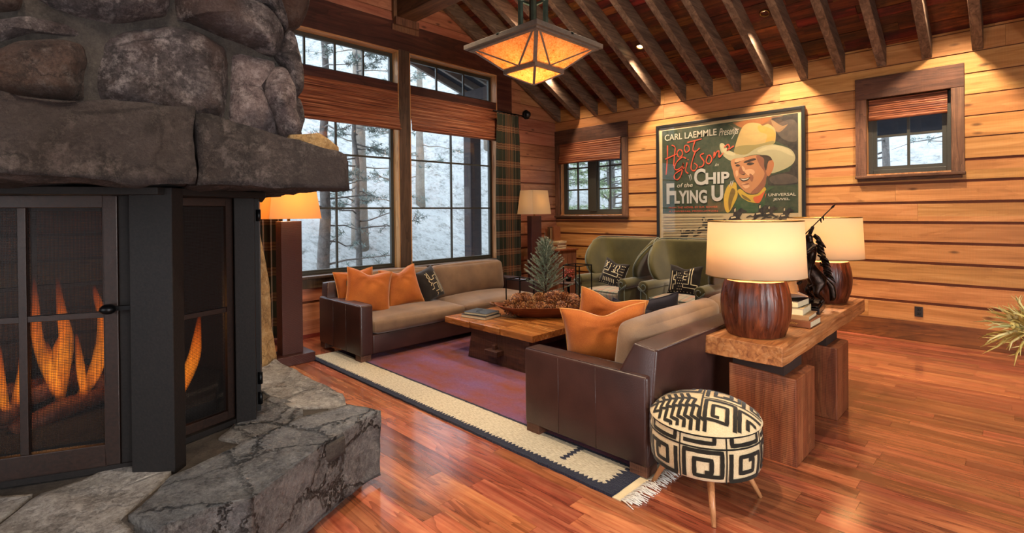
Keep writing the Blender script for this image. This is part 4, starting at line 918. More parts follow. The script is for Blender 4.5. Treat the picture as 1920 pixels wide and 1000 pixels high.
# local pillow: faces +-y, width along x, height z.  rz=90deg turns the face to +-x
def rot(rx, ry, rz): return (R(rx), R(ry), R(rz))
g1 = 'throw pillows on the window sofa'
pillow('throw_pillow', 'orange velvet pillow nearest the sofa arm on the window sofa', 'orange', .54, .52, .19, (-5.43, 3.03, .70), rot(0, 14, 0)[:0] or (R(-20), R(10), R(74)), .10, group=g1)
pillow('throw_pillow', 'orange pillow tucked behind the front one at the window sofa corner', 'orange', .48, .48, .15, (-5.66, 2.99, .70), (R(-14), R(-4), R(80)), .05, group=g1)
pillow('throw_pillow', 'orange velvet pillow with two upright corners beside the black patterned pillow', 'orange', .50, .50, .18, (-5.46, 3.50, .70), (R(-20), R(-6), R(86)), .12, group=g1)
pillow('patterned_pillow', 'black mudcloth pillow with white lines on the window sofa', 'mud', .46, .44, .18, (-5.50, 3.93, .67), (R(-24), R(-10), R(110)), .0, None, g1, MUD3, None, -1, bw=.045)
g2 = 'throw pillows on the near sofa'
pillow('throw_pillow', 'large orange velvet pillow with a chopped top, nearest the camera', 'orange', .60, .50, .21, (-2.10, 3.03, .70), (R(12), R(-5), R(38)), .13, group=g2)
pillow('throw_pillow', 'orange pillow whose pointed corner shows behind the largest orange pillow', 'orange', .52, .50, .16, (-2.30, 3.36, .72), (R(8), R(12), R(38)), .10, group=g2)
pillow('throw_pillow', 'indigo pillow leaning behind the orange pillows on the near sofa', 'indigo', .44, .42, .16, (-2.22, 3.98, .665), (R(8), R(-8), R(60)), .0, 'indigo', g2)
pillow('throw_pillow', 'small dark pillow corner between the orange and indigo pillows', 'indigo', .40, .38, .14, (-2.34, 3.68, .65), (R(8), R(18), R(60)), .05, 'indigo', g2)

# ------------------------------------------------------------------ coffee table
ct = thing('coffee_table', 'low thick plank coffee table between the two sofas', 'coffee table', (-3.99, 4.45, 0))
mb = MB()
for a, b in ((-4.68, -4.24), (-4.238, -3.76), (-3.758, -3.30)): mb.prism([(a, 3.57), (b, 3.56), (b, 5.36), (a, 5.34)], .352, .42)
mb.build('tabletop', 'ct_top', ct, world=True, bevel=.006)
def trap(mb, x0, x1, t0, t1, y0, y1, z0, z1):
    mb.add([(x0, y0, z0), (x1, y0, z0), (x1, y1, z0), (x0, y1, z0), (t0, y0, z1), (t1, y0, z1), (t1, y1, z1), (t0, y1, z1)], [(0, 3, 2, 1), (4, 5, 6, 7), (0, 1, 5, 4), (1, 2, 6, 5), (2, 3, 7, 6), (3, 0, 4, 7)])
for y0, y1 in ((3.62, 3.74), (5.10, 5.22)):
    mb = MB(); trap(mb, -4.33, -3.86, -4.26, -3.86, y0, y1, .018, .352); trap(mb, -3.858, -3.34, -3.858, -3.41, y0, y1, .018, .352)
    mb.build('leg', 'ct_base', ct, world=True, bevel=.004)
mb = MB(); mb.box(-3.95, -3.76, 3.52, 5.32, .13, .185); mb.build('stretcher', 'ct_base', ct, world=True, bevel=.004)
mb = MB(); mb.box(-3.875, -3.835, 3.565, 3.60, .12, .235); mb.build('wedge_peg', 'ct_base', ct, world=True, bevel=.004)

# books on the coffee table
def book(name, label, loc, rz, w_, d_, h_, cover, parent=None, group=None, page='paper'):
    """w_ = spine length (local x), d_ = depth (local y, spine at -y)"""
    t = thing(name, label, 'book', loc, rz, group); m_ = cover if isinstance(cover, str) else None
    mb = MB(); c = .003
    mb.box(-w_ / 2, w_ / 2, -d_ / 2, d_ / 2, 0, c); mb.box(-w_ / 2, w_ / 2, -d_ / 2, d_ / 2, h_ - c, h_); mb.box(-w_ / 2, w_ / 2, -d_ / 2, -d_ / 2 + c, c, h_ - c)
    mb.build('cover', cover, t, bevel=.0012)
    mb = MB(); mb.box(-w_ / 2 + .006, w_ / 2 - .006, -d_ / 2 + c, d_ / 2 - .006, c, h_ - c); mb.build('pages', page, t)
    return t
M['c_black'] = flat('black_book_cover', '121214', .35); M['c_grey'] = flat('grey_book_cover', '3e4348', .3); M['c_brown'] = flat('brown_book_cover', '5a3a22', .5); M['c_tan'] = flat('tan_book_cover', '9a7650', .55); M['c_navy'] = flat('navy_book_cover', '1c2230', .4)
M['c_rust'] = flat('rust_book_cover', '7a4526', .55); M['c_cream'] = flat('cream_book_cover', 'b8a27a', .6); M['goldleaf'] = flat('gold_lettering', 'c89a50', .4)
book('coffee_table_book', 'thick dark book, lower of the pair at the coffee table corner', (-4.36, 3.84, .42), R(188), .36, .28, .034, 'c_black', group='books on the coffee table')
bk = book('coffee_table_book', 'grey covered book lying on top of a thicker dark book on the coffee table', (-4.37, 3.86, .454), R(192), .32, .25, .026, 'c_grey', group='books on the coffee table')
mb = MB(); mb.tube([(.03, -.06, .0268), (.06, .0, .0268), (.03, .06, .0268), (-.03, .07, .0268)], .004, 5); mb.build('cover_print', 'c_black', bk)

# ------------------------------------------------------------------ dough bowl with pinecones
bowl = thing('dough_bowl', 'long carved wooden bowl heaped with pinecones on the coffee table', 'bowl', (-3.84, 4.33, .42), R(45))
def bowl_fn(off, zb):
    def fn(u, v):
        a = 2 * math.pi * u; s = v ** .75; Lx_, Ly_ = .56, .215
        ca, sa = math.cos(a), math.sin(a); x = (Lx_ - off) * (.45 + .55 * s) * math.copysign(abs(ca) ** .9, ca); y = (Ly_ - off) * (.40 + .60 * s) * math.copysign(abs(sa) ** .75, sa)
        z = zb + (.125 - zb) * v ** 1.2 + .035 * abs(ca) ** 6 * v; return (x, y, z)
    return fn
mb = MB(); mb.grid(bowl_fn(0, 0), 48, 8, flip=True); mb.grid(bowl_fn(.022, .025), 48, 8)
mb.grid(lambda u, v: tuple(Vector(bowl_fn(0, 0)(u, 1)).lerp(Vector(bowl_fn(.022, .025)(u, 1)), v)), 48, 1, flip=True)
mb.add([bowl_fn(0, 0)(k / 48, 0) for k in range(48)], [tuple(range(47, -1, -1))]); mb.add([bowl_fn(.022, .025)(k / 48, 0) for k in range(48)], [tuple(range(48))])
for s in (-1, 1): mb.tube([(s * .55, -.05, .145), (s * .60, -.03, .155), (s * .60, .03, .155), (s * .55, .05, .145)], .014, 8)
mb.build('bowl_body', 'bowlwood', bowl, recalc=False)
M['cone_s'] = NT('pinecone_scale'); _n = M['cone_s']; _r = _n.geo('Random Per Island'); M['cone_s'] = _n.fin(_n.ramp(_r, [(0, '4a2414'), (.5, '7c4624'), (1, 'ac7442')]), .45, Specular_IOR_Level=.5)
M['cone_t'] = flat('pinecone_tip', 'dcae74', .5)
def pinecone_mesh(seed, L=.15, Rr=.058):
    r = random.Random(seed); mb = MB(); N = 105; ga = 2.39996
    mb.lathe([(.002, -L * .48), (Rr * .6, -L * .35), (Rr * .72, 0), (Rr * .42, L * .3), (.002, L * .48)], 10, 0)
    for k in range(N):
        f = (k + .5) / N; z = -L * .46 + L * .94 * f; rad = Rr * (math.sin(math.pi * (f * .86 + .10)) ** .7); a = k * ga + r.uniform(-.08, .08)
        tilt = R(-20 + 85 * f); wd = .0135 * (1.1 - .45 * f) * (rad / Rr + .3); ln = rad * .52 + .004
        ra = Vector((math.cos(a), math.sin(a), 0)); ta = Vector((-math.sin(a), math.cos(a), 0)); d = (ra * math.cos(tilt) + Vector((0, 0, 1)) * math.sin(tilt)).normalized(); nn = ta.cross(d) * -1
        b = Vector((0, 0, z)) + ra * rad * .55; e = b + d * ln; m_ = b + d * ln * .72
        vs = [b - ta * wd * .5, b + ta * wd * .5, m_ + ta * wd + nn * .001, m_ - ta * wd + nn * .001, e + ta * wd * .55 + nn * .003, e - ta * wd * .55 + nn * .003, m_ - nn * .004, e - nn * .0015]
        mb.add(vs, [(0, 1, 2, 3), (3, 2, 4, 5), (1, 0, 6), (1, 6, 2), (0, 3, 6), (6, 7, 4, 2), (3, 5, 7, 6)], 0); mb.add([e + ta * wd * .5 + nn * .0045, e - ta * wd * .5 + nn * .0045, e - d * .005 - ta * wd * .7 + nn * .0045, e - d * .005 + ta * wd * .7 + nn * .0045], [(0, 1, 2, 3)], 1)
    return mb
protos = [pinecone_mesh(s, L_, R_).build('pinecone', ['cone_s', 'cone_t'], None) for s, L_, R_ in ((1, .175, .072), (2, .16, .076), (3, .185, .070))]
cb = Matrix.Translation((-3.84, 4.33, .42)) @ Matrix.Rotation(R(45), 4, 'Z')
spots = []; rc = random.Random(21)
lay = [(-.44, .03, .10, 0), (-.42, -.09, .09, 1), (-.31, .05, .105, 2), (-.30, -.10, .10, 0), (-.17, .09, .10, 1), (-.17, -.08, .105, 2), (-.04, .08, .10, 0), (-.05, -.10, .10, 1), (.09, .07, .10, 2), (.09, -.09, .10, 0), (.22, .07, .10, 1), (.23, -.09, .105, 2), (.35, .05, .10, 0), (.36, -.08, .10, 1), (.46, .0, .11, 2),
       (-.34, -.02, .185, 1), (-.22, .0, .185, 0), (-.05, -.01, .19, 2), (.08, .0, .185, 1), (.17, .02, .205, 2), (.30, -.01, .185, 0), (.39, -.02, .17, 1)]
names_ = ['at the left end of the bowl', 'at the front left rim', 'behind the left end cones', 'in front of the left heap', 'at the back left rim', 'on the front rim left of the middle', 'at the back of the heap near the middle', 'facing out in the front middle', 'at the back rim right of the middle', 'on the front rim right of the middle', 'low at the back right', 'low at the front right', 'at the back right end', 'at the front right end', 'at the far right tip of the bowl',
          'on top of the left heap', 'on top, second from the left', 'on top at the middle', 'on top, just right of the middle', 'highest of all on the heap', 'on top toward the right end', 'on top at the right end']
for i, (x, y, z, k) in enumerate(lay):
    x *= .86; y *= .8; z += .01
    o = protos[k] if k is not None and not any(s == k for s in spots) else protos[k].copy()
    if o not in protos or k in spots: COL.objects.link(o) if o.name not in COL.objects else None
    spots.append(k)
    o.matrix_basis = cb @ Matrix.Translation((x, y, z)) @ Euler((rc.uniform(R(40), R(140)), rc.uniform(-.6, .6), rc.uniform(0, 6.28))).to_matrix().to_4x4()
    tag(o, 'brown open pinecone ' + names_[i], 'pinecone', 'pinecones heaped in the wooden bowl')

# ------------------------------------------------------------------ tabletop fir tree
M['needle'] = NT('fir_needle'); _n = M['needle']; M['needle'] = _n.fin(_n.ramp(_n.geo('Random Per Island'), [(0, '4f5c46'), (.5, '7d8972'), (1, 'b4bca8')]), .6)
M['bark'] = flat('bark', '4a3a2c', .9, 0, .4, .5, 30)
M['ceramic'] = flat('ceramic_pot', 'b9b2a8', .5)
fir = thing('tabletop_fir', 'small frosted green fir tree in a pale pot behind the pinecone bowl', 'tree', (-4.27, 4.86, .42)); rt_ = random.Random(4)
mb = MB(); mb.lathe([(.05, 0), (.06, .01), (.072, .12), (.066, .12), (.055, .02), (.0, .02)], 24); mb.build('pot', 'ceramic', fir)
mb = MB(); mb.tube([(0, 0, .03), (.005, 0, .4), (0, .004, .74), (-.012, .01, .93)], [.012, .010, .006, .003], 8); mb.build('trunk', 'bark', fir)
mb = MB()
for k in range(150):
    f = (k / 150) ** .85; z = .15 + .66 * f; L = (.27 * (1 - f) ** .75 + .06) * rt_.uniform(.75, 1.1); a = k * 2.4; el = R(12 + 38 * f + rt_.uniform(-10, 10))
    d = Vector((math.cos(a) * math.cos(el), math.sin(a) * math.cos(el), math.sin(el))); p0 = Vector((0, 0, z)); pts = [p0 + d * L * t + Vector((0, 0, .18 * L * t * t)) for t in (0, .33, .66, 1)]
    mb.tube(pts, .0022, 4); M_ = int(L / .0026)
    for q in range(M_):
        t = .15 + .85 * q / M_; i = min(2, int(t * 3)); p = pts[i].lerp(pts[i + 1], t * 3 - i); ax = (pts[i + 1] - pts[i]).normalized(); s = ax.orthogonal().normalized(); s = Matrix.Rotation(rt_.uniform(0, 6.28), 3, ax) @ s
        e = p + (ax * .9 + s * .55).normalized() * rt_.uniform(.018, .030); w_ = ax.cross(s) * .0026; mb.add([p - w_, p + w_, e + w_ * .5, e - w_ * .5], [(0, 1, 2, 3)])
mb.build('branches', 'needle', fir)

# ------------------------------------------------------------------ cage lanterns with glass
def lantern(label, loc, w_, h_, rz=0):
    t = thing('cage_lantern', label, 'lantern', loc, rz, 'black wire cage lanterns on the coffee table'); r = .0058; mb = MB(); a = w_ / 2
    for sx in (-1, 1):
        for sy in (-1, 1): mb.box(sx * a - r, sx * a + r, sy * a - r, sy * a + r, 0, h_)
    for z in (r, h_ - r):
        for s in (-1, 1): mb.box(-a, a, s * a - r, s * a + r, z - r, z + r); mb.box(s * a - r, s * a + r, -a, a, z - r, z + r)
    mb.box(-a, a, -a, a, .0, .006); mb.build('frame', 'black', t, bevel=.001)
    mb = MB(); mb.lathe([(.042, .007), (.045, .012), (.045, .15), (.0425, .15), (.0425, .016), (.0, .016)], 28, cap=False); mb.build('glass_cup', 'tumbler', t)
    return t
lantern('low black wire cage lantern holding a glass cup, left of the small fir', (-4.53, 4.66, .42), .25, .34)
lantern('tall black wire cage lantern holding a glass cup, right of the small fir', (-3.96, 5.12, .42), .25, .52)
ART_P = [('p_brown',[(-3.061,2.929),(-2.882,2.963),(-2.55,2.96),(-2.352,2.961),(-2.471,2.74),(-2.462,2.591),(-2.883,2.791)]),('p_rust',[(-3.013,2.896),(-2.882,2.934),(-2.57,2.945),(-2.51,2.916),(-2.632,2.846),(-2.756,2.884),(-2.883,2.824)]),('p_dark',[(-2.51,2.916),(-2.166,2.946),(-2.172,1.961),(-2.359,1.949),(-2.557,1.958),(-2.586,2.088),(-2.281,2.143),(-2.194,2.334),(-2.278,2.477),(-2.462,2.591)]),('p_grey',[(-2.461,2.782),(-2.295,2.865),(-2.182,2.808),(-2.183,2.561),(-2.355,2.6)]),('p_grey',[(-2.536,2.074),(-2.358,2.117),(-2.205,2.066),(-2.187,1.982),(-2.477,1.975)]),('p_rust2',[(-2.51,2.894),(-2.373,2.791),(-2.295,2.802),(-2.393,2.71),(-2.461,2.739)]),('p_hatlo',[(-3.249,2.625),(-3.194,2.624),(-3.138,2.516),(-3.034,2.462),(-2.886,2.433),(-2.758,2.509),(-2.573,2.549),(-2.414,2.522),(-2.26,2.448),(-2.204,2.339),(-2.242,2.239),(-2.377,2.164),(-2.531,2.134),(-2.494,2.27),(-2.554,2.365),(-2.717,2.418),(-2.886,2.393),(-3.057,2.347),(-3.184,2.423),(-3.245,2.533)]),('p_hathi',[(-3.249,2.625),(-3.194,2.624),(-3.123,2.522),(-3.016,2.46),(-3.061,2.43),(-3.172,2.474),(-3.229,2.559)]),('p_hathi',[(-2.696,2.481),(-2.553,2.525),(-2.414,2.511),(-2.279,2.442),(-2.222,2.357),(-2.279,2.373),(-2.414,2.448),(-2.553,2.468),(-2.676,2.44)]),('p_hat',[(-3.034,2.473),(-2.982,2.691),(-2.904,2.849),(-2.798,2.89),(-2.673,2.862),(-2.628,2.824),(-2.55,2.84),(-2.461,2.75),(-2.456,2.611),(-2.486,2.546),(-2.593,2.54),(-2.737,2.5),(-2.865,2.431),(-2.929,2.437)]),('p_haty',[(-2.693,2.833),(-2.591,2.809),(-2.471,2.73),(-2.462,2.612),(-2.492,2.556),(-2.593,2.551),(-2.572,2.688),(-2.673,2.743)]),('p_hatd',[(-3.016,2.549),(-2.885,2.57),(-2.695,2.561),(-2.492,2.594),(-2.486,2.546),(-2.593,2.54),(-2.737,2.5),(-2.865,2.431),(-3.027,2.468)]),('p_skin',[(-3.079,2.364),(-2.887,2.389),(-2.738,2.409),(-2.584,2.378),(-2.514,2.297),(-2.505,2.169),(-2.576,2.088),(-2.601,1.96),(-2.69,1.86),(-2.837,1.856),(-2.95,1.949),(-3.024,2.069),(-3.058,2.205)]),('p_skind',[(-2.717,2.4),(-2.584,2.378),(-2.514,2.297),(-2.505,2.169),(-2.576,2.088),(-2.601,1.96),(-2.69,1.86),(-2.805,1.855),(-2.679,1.985),(-2.606,2.132),(-2.677,2.267)]),('p_ear',[(-2.574,2.306),(-2.514,2.329),(-2.48,2.274),(-2.495,2.179),(-2.552,2.09),(-2.586,2.153)]),('p_hair',[(-2.676,2.401),(-2.554,2.386),(-2.504,2.322),(-2.554,2.301),(-2.586,2.174),(-2.612,2.24),(-2.615,2.348)]),('p_line',[(-3.028,2.327),(-2.963,2.35),(-2.947,2.331),(-3.018,2.303)]),('p_line',[(-2.887,2.331),(-2.759,2.365),(-2.728,2.34),(-2.876,2.304)]),('p_line',[(-3.018,2.281),(-2.985,2.294),(-2.948,2.274),(-2.974,2.258),(-3.007,2.265)]),('p_line',[(-2.855,2.291),(-2.812,2.31),(-2.749,2.29),(-2.792,2.267),(-2.84,2.272)]),('p_skind',[(-2.948,2.265),(-2.91,2.195),(-2.862,2.175),(-2.888,2.145),(-2.949,2.149),(-2.97,2.182)]),('p_line',[(-2.958,2.154),(-2.91,2.138),(-2.863,2.161),(-2.899,2.128)]),('p_skinl',[(-3.017,2.371),(-2.908,2.386),(-2.887,2.36),(-2.963,2.333),(-3.017,2.326)]),('p_skinl',[(-2.922,2.263),(-2.894,2.243),(-2.875,2.193),(-2.901,2.184),(-2.918,2.218)]),('p_skinl',[(-2.888,2.194),(-2.792,2.21),(-2.74,2.162),(-2.793,2.111),(-2.856,2.137)]),('p_skinl',[(-3.018,2.191),(-2.986,2.201),(-2.979,2.133),(-3.008,2.112)]),('p_skinl',[(-2.933,1.997),(-2.857,1.998),(-2.815,1.958),(-2.879,1.928)]),('p_skind',[(-2.814,2.145),(-2.761,2.098),(-2.779,2.023),(-2.808,2.057)]),('p_skind',[(-2.95,1.98),(-2.847,1.98),(-2.825,2.005),(-2.89,1.995)]),('p_line',[(-2.962,2.088),(-2.889,2.077),(-2.808,2.092),(-2.842,2.046),(-2.906,2.033),(-2.941,2.053)]),('p_white',[(-2.949,2.08),(-2.889,2.068),(-2.823,2.084),(-2.855,2.06),(-2.906,2.051)]),('p_ker',[(-3.02,2.024),(-3.131,1.984),(-3.196,1.805),(-3.175,1.611),(-3.117,1.581),(-3.022,1.743),(-2.988,1.843),(-2.999,1.933)]),('p_kerd',[(-3.076,1.936),(-3.021,1.889),(-3.066,1.756),(-3.112,1.599),(-3.129,1.757)]),('p_ker',[(-2.988,1.888),(-2.913,1.774),(-2.806,1.723),(-2.681,1.712),(-2.609,1.766),(-2.586,1.89),(-2.614,1.934),(-2.701,1.845),(-2.837,1.838),(-2.944,1.92)]),('p_kerr',[(-2.764,1.792),(-2.68,1.822),(-2.586,1.89),(-2.609,1.766),(-2.681,1.712),(-2.743,1.722)]),('p_kerd',[(-2.934,1.841),(-2.848,1.795),(-2.796,1.738),(-2.891,1.774)]),('p_shirt',[(-3.023,1.58),(-2.978,1.798),(-2.806,1.716),(-2.681,1.707),(-2.577,1.916),(-2.477,1.933),(-2.598,1.83),(-2.641,1.577)]),('p_strip',[(-4.217,1.56),(-2.168,1.577),(-2.17,1.145),(-4.238,1.056)]),('p_ink',[(-3.987,1.119),(-3.947,1.175),(-3.877,1.195),(-3.846,1.246),(-3.808,1.29),(-3.762,1.306),(-3.732,1.285),(-3.688,1.264),(-3.695,1.242),(-3.748,1.241),(-3.771,1.205),(-3.794,1.154),(-3.734,1.12),(-3.681,1.121),(-3.674,1.104),(-3.741,1.094),(-3.802,1.11),(-3.855,1.116),(-3.909,1.099),(-3.964,1.054),(-4.035,1.029),(-4.043,1.043),(-3.987,1.075),(-3.979,1.097),(-4.042,1.11),(-4.106,1.085),(-4.106,1.1),(-4.042,1.132)]),('p_ink',[(-3.901,1.187),(-3.892,1.245),(-3.907,1.289),(-3.884,1.318),(-3.853,1.311),(-3.854,1.282),(-3.839,1.247),(-3.793,1.255),(-3.793,1.24),(-3.846,1.225),(-3.847,1.188)]),('p_cream2',[(-3.94,1.164),(-3.87,1.181),(-3.855,1.159),(-3.932,1.142)]),('p_cream2',[(-3.884,1.289),(-3.857,1.304),(-3.861,1.253),(-3.881,1.246)]),('p_ink',[(-3.631,1.286),(-3.588,1.347),(-3.514,1.368),(-3.481,1.424),(-3.44,1.472),(-3.392,1.488),(-3.36,1.464),(-3.313,1.441),(-3.321,1.417),(-3.376,1.417),(-3.401,1.377),(-3.425,1.322),(-3.361,1.283),(-3.306,1.284),(-3.298,1.265),(-3.37,1.256),(-3.434,1.274),(-3.49,1.281),(-3.548,1.264),(-3.606,1.215),(-3.682,1.188),(-3.69,1.204),(-3.631,1.238),(-3.622,1.262),(-3.689,1.277),(-3.758,1.252),(-3.757,1.268),(-3.689,1.302)]),('p_ink',[(-3.539,1.36),(-3.53,1.424),(-3.546,1.472),(-3.521,1.504),(-3.489,1.496),(-3.489,1.464),(-3.473,1.424),(-3.424,1.432),(-3.424,1.417),(-3.481,1.4),(-3.482,1.361)]),('p_cream2',[(-3.58,1.335),(-3.506,1.352),(-3.49,1.329),(-3.572,1.312)]),('p_cream2',[(-3.521,1.472),(-3.493,1.488),(-3.497,1.432),(-3.518,1.424)]),('p_ink',[(-3.297,1.23),(-3.267,1.276),(-3.213,1.292),(-3.189,1.333),(-3.159,1.369),(-3.124,1.381),(-3.101,1.364),(-3.066,1.347),(-3.072,1.329),(-3.113,1.329),(-3.131,1.299),(-3.148,1.257),(-3.102,1.229),(-3.061,1.23),(-3.056,1.215),(-3.108,1.208),(-3.155,1.222),(-3.196,1.227),(-3.237,1.214),(-3.279,1.177),(-3.334,1.157),(-3.34,1.169),(-3.297,1.194),(-3.291,1.212),(-3.339,1.223),(-3.388,1.204),(-3.388,1.216),(-3.339,1.241)]),('p_ink',[(-3.231,1.285),(-3.224,1.333),(-3.236,1.368),(-3.218,1.392),(-3.194,1.387),(-3.195,1.363),(-3.183,1.334),(-3.148,1.34),(-3.148,1.328),(-3.189,1.316),(-3.189,1.286)]),('p_cream2',[(-3.261,1.267),(-3.207,1.28),(-3.195,1.262),(-3.255,1.249)]),('p_cream2',[(-3.218,1.369),(-3.197,1.381),(-3.201,1.339),(-3.216,1.333)]),('p_ink',[(-3.136,1.458),(-3.099,1.513),(-3.035,1.531),(-3.007,1.581),(-2.971,1.623),(-2.929,1.637),(-2.902,1.615),(-2.861,1.593),(-2.868,1.572),(-2.916,1.573),(-2.937,1.537),(-2.958,1.487),(-2.903,1.452),(-2.855,1.452),(-2.848,1.435),(-2.91,1.427),(-2.966,1.445),(-3.015,1.452),(-3.064,1.437),(-3.114,1.393),(-3.18,1.371),(-3.187,1.385),(-3.136,1.415),(-3.129,1.437),(-3.186,1.451),(-3.245,1.429),(-3.245,1.443),(-3.186,1.473)]),('p_ink',[(-3.056,1.523),(-3.049,1.581),(-3.063,1.624),(-3.041,1.653),(-3.013,1.645),(-3.013,1.616),(-3.0,1.581),(-2.958,1.587),(-2.958,1.573),(-3.007,1.559),(-3.007,1.523)]),('p_cream2',[(-3.092,1.502),(-3.028,1.516),(-3.014,1.495),(-3.085,1.48)]),('p_cream2',[(-3.041,1.624),(-3.017,1.638),(-3.021,1.588),(-3.038,1.581)]),('p_ink',[(-2.766,1.519),(-2.734,1.568),(-2.678,1.583),(-2.653,1.629),(-2.622,1.667),(-2.585,1.679),(-2.561,1.66),(-2.525,1.64),(-2.531,1.621),(-2.573,1.621),(-2.592,1.589),(-2.61,1.544),(-2.562,1.512),(-2.52,1.511),(-2.514,1.495),(-2.568,1.489),(-2.617,1.505),(-2.66,1.512),(-2.703,1.499),(-2.747,1.46),(-2.804,1.44),(-2.811,1.453),(-2.766,1.479),(-2.76,1.499),(-2.81,1.512),(-2.861,1.492),(-2.861,1.506),(-2.81,1.532)]),('p_ink',[(-2.697,1.577),(-2.69,1.629),(-2.702,1.669),(-2.683,1.694),(-2.659,1.687),(-2.659,1.661),(-2.647,1.629),(-2.61,1.635),(-2.61,1.622),(-2.653,1.609),(-2.653,1.577)]),('p_cream2',[(-2.728,1.558),(-2.672,1.57),(-2.66,1.551),(-2.722,1.538)]),('p_cream2',[(-2.683,1.668),(-2.662,1.681),(-2.665,1.635),(-2.681,1.629)]),('p_ink',[(-2.621,1.531),(-2.596,1.57),(-2.552,1.582),(-2.533,1.618),(-2.508,1.649),(-2.48,1.658),(-2.461,1.643),(-2.432,1.627),(-2.437,1.612),(-2.471,1.612),(-2.485,1.587),(-2.5,1.551),(-2.462,1.525),(-2.428,1.525),(-2.424,1.513),(-2.467,1.508),(-2.505,1.52),(-2.538,1.526),(-2.572,1.515),(-2.606,1.484),(-2.651,1.469),(-2.656,1.479),(-2.621,1.5),(-2.616,1.516),(-2.655,1.526),(-2.695,1.511),(-2.695,1.521),(-2.655,1.542)]),('p_ink',[(-2.567,1.577),(-2.562,1.618),(-2.571,1.65),(-2.556,1.67),(-2.537,1.664),(-2.537,1.644),(-2.528,1.618),(-2.499,1.623),(-2.499,1.613),(-2.533,1.603),(-2.533,1.577)]),('p_cream2',[(-2.591,1.562),(-2.548,1.572),(-2.538,1.556),(-2.586,1.546)]),('p_cream2',[(-2.557,1.649),(-2.54,1.659),(-2.542,1.623),(-2.554,1.618)]),('p_ink',[(-2.421,1.494),(-2.395,1.535),(-2.349,1.549),(-2.329,1.587),(-2.304,1.619),(-2.274,1.63),(-2.254,1.613),(-2.225,1.597),(-2.23,1.581),(-2.264,1.581),(-2.279,1.554),(-2.295,1.516),(-2.255,1.489),(-2.221,1.489),(-2.216,1.475),(-2.26,1.47),(-2.3,1.483),(-2.335,1.489),(-2.37,1.478),(-2.406,1.445),(-2.452,1.428),(-2.457,1.439),(-2.421,1.461),(-2.416,1.478),(-2.457,1.489),(-2.498,1.472),(-2.498,1.483),(-2.457,1.505)]),('p_ink',[(-2.365,1.544),(-2.359,1.587),(-2.369,1.62),(-2.354,1.642),(-2.334,1.636),(-2.334,1.614),(-2.324,1.587),(-2.294,1.592),(-2.294,1.581),(-2.329,1.571),(-2.329,1.543)]),('p_cream2',[(-2.39,1.527),(-2.345,1.538),(-2.335,1.522),(-2.385,1.511)]),('p_cream2',[(-2.354,1.62),(-2.336,1.631),(-2.339,1.593),(-2.352,1.587)]),('p_tanl',[(-4.196,1.523),(-3.203,1.531),(-3.214,1.518),(-4.196,1.505)]),('p_cream2',[(-4.196,1.478),(-3.203,1.492),(-3.215,1.479),(-4.196,1.46)]),('p_tanl',[(-4.197,1.433),(-3.203,1.454),(-3.215,1.44),(-4.197,1.416)]),('p_cream2',[(-4.197,1.388),(-3.204,1.415),(-3.215,1.401),(-4.197,1.371)]),('p_tanl',[(-4.197,1.343),(-3.204,1.376),(-3.216,1.362),(-4.198,1.326)]),('p_cream2',[(-4.198,1.299),(-3.204,1.337),(-3.216,1.323),(-4.198,1.281)]),('p_tanl',[(-4.198,1.254),(-3.205,1.299),(-3.216,1.285),(-4.198,1.237)]),('p_cream2',[(-4.199,1.209),(-3.205,1.26),(-3.217,1.246),(-4.199,1.192)]),('p_tanl',[(-4.199,1.164),(-3.205,1.221),(-3.217,1.207),(-4.199,1.147)])]
ART_S = [('p_red',0.0105,[(-4.115,2.69),(-4.123,2.448),(-4.146,2.208)]),('p_red',0.0105,[(-4.041,2.687),(-3.983,2.645),(-3.995,2.511),(-4.012,2.342)]),('p_red',0.0105,[(-4.155,2.466),(-3.948,2.537)]),('p_red',0.0105,[(-3.916,2.602),(-3.948,2.544),(-3.917,2.48),(-3.858,2.512),(-3.87,2.585),(-3.916,2.602)]),('p_red',0.0105,[(-3.806,2.663),(-3.824,2.605),(-3.789,2.546),(-3.738,2.585),(-3.755,2.646),(-3.806,2.663)]),('p_red',0.0105,[(-3.772,2.703),(-3.533,2.734)]),('p_red',0.0105,[(-3.643,2.718),(-3.681,2.579),(-3.632,2.546),(-3.57,2.592)]),('p_red',0.0105,[(-3.795,2.446),(-3.858,2.475),(-3.949,2.41),(-3.997,2.316),(-3.95,2.276),(-3.859,2.331),(-3.846,2.378),(-3.873,2.211),(-3.939,2.118),(-3.998,2.145),(-3.977,2.217),(-3.821,2.304)]),('p_red',0.0105,[(-3.775,2.385),(-3.802,2.254),(-3.759,2.204)]),('p_red',0.0105,[(-3.765,2.432),(-3.755,2.419)]),('p_red',0.0105,[(-3.632,2.563),(-3.695,2.39),(-3.709,2.272),(-3.652,2.245),(-3.609,2.313),(-3.658,2.364)]),('p_red',0.0105,[(-3.499,2.503),(-3.559,2.474),(-3.5,2.375),(-3.524,2.306),(-3.585,2.292)]),('p_red',0.0105,[(-3.439,2.463),(-3.464,2.372),(-3.417,2.334),(-3.376,2.4),(-3.404,2.465),(-3.439,2.463)]),('p_red',0.0105,[(-3.333,2.512),(-3.345,2.42),(-3.305,2.498),(-3.263,2.517),(-3.26,2.425),(-3.195,2.487)]),('p_red',0.0105,[(-3.183,2.566),(-3.126,2.606),(-3.104,2.558),(-3.138,2.516),(-3.038,2.574)]),('p_white2',0.0046,[(-3.04,2.843),(-2.992,2.815),(-3.07,2.679)])]

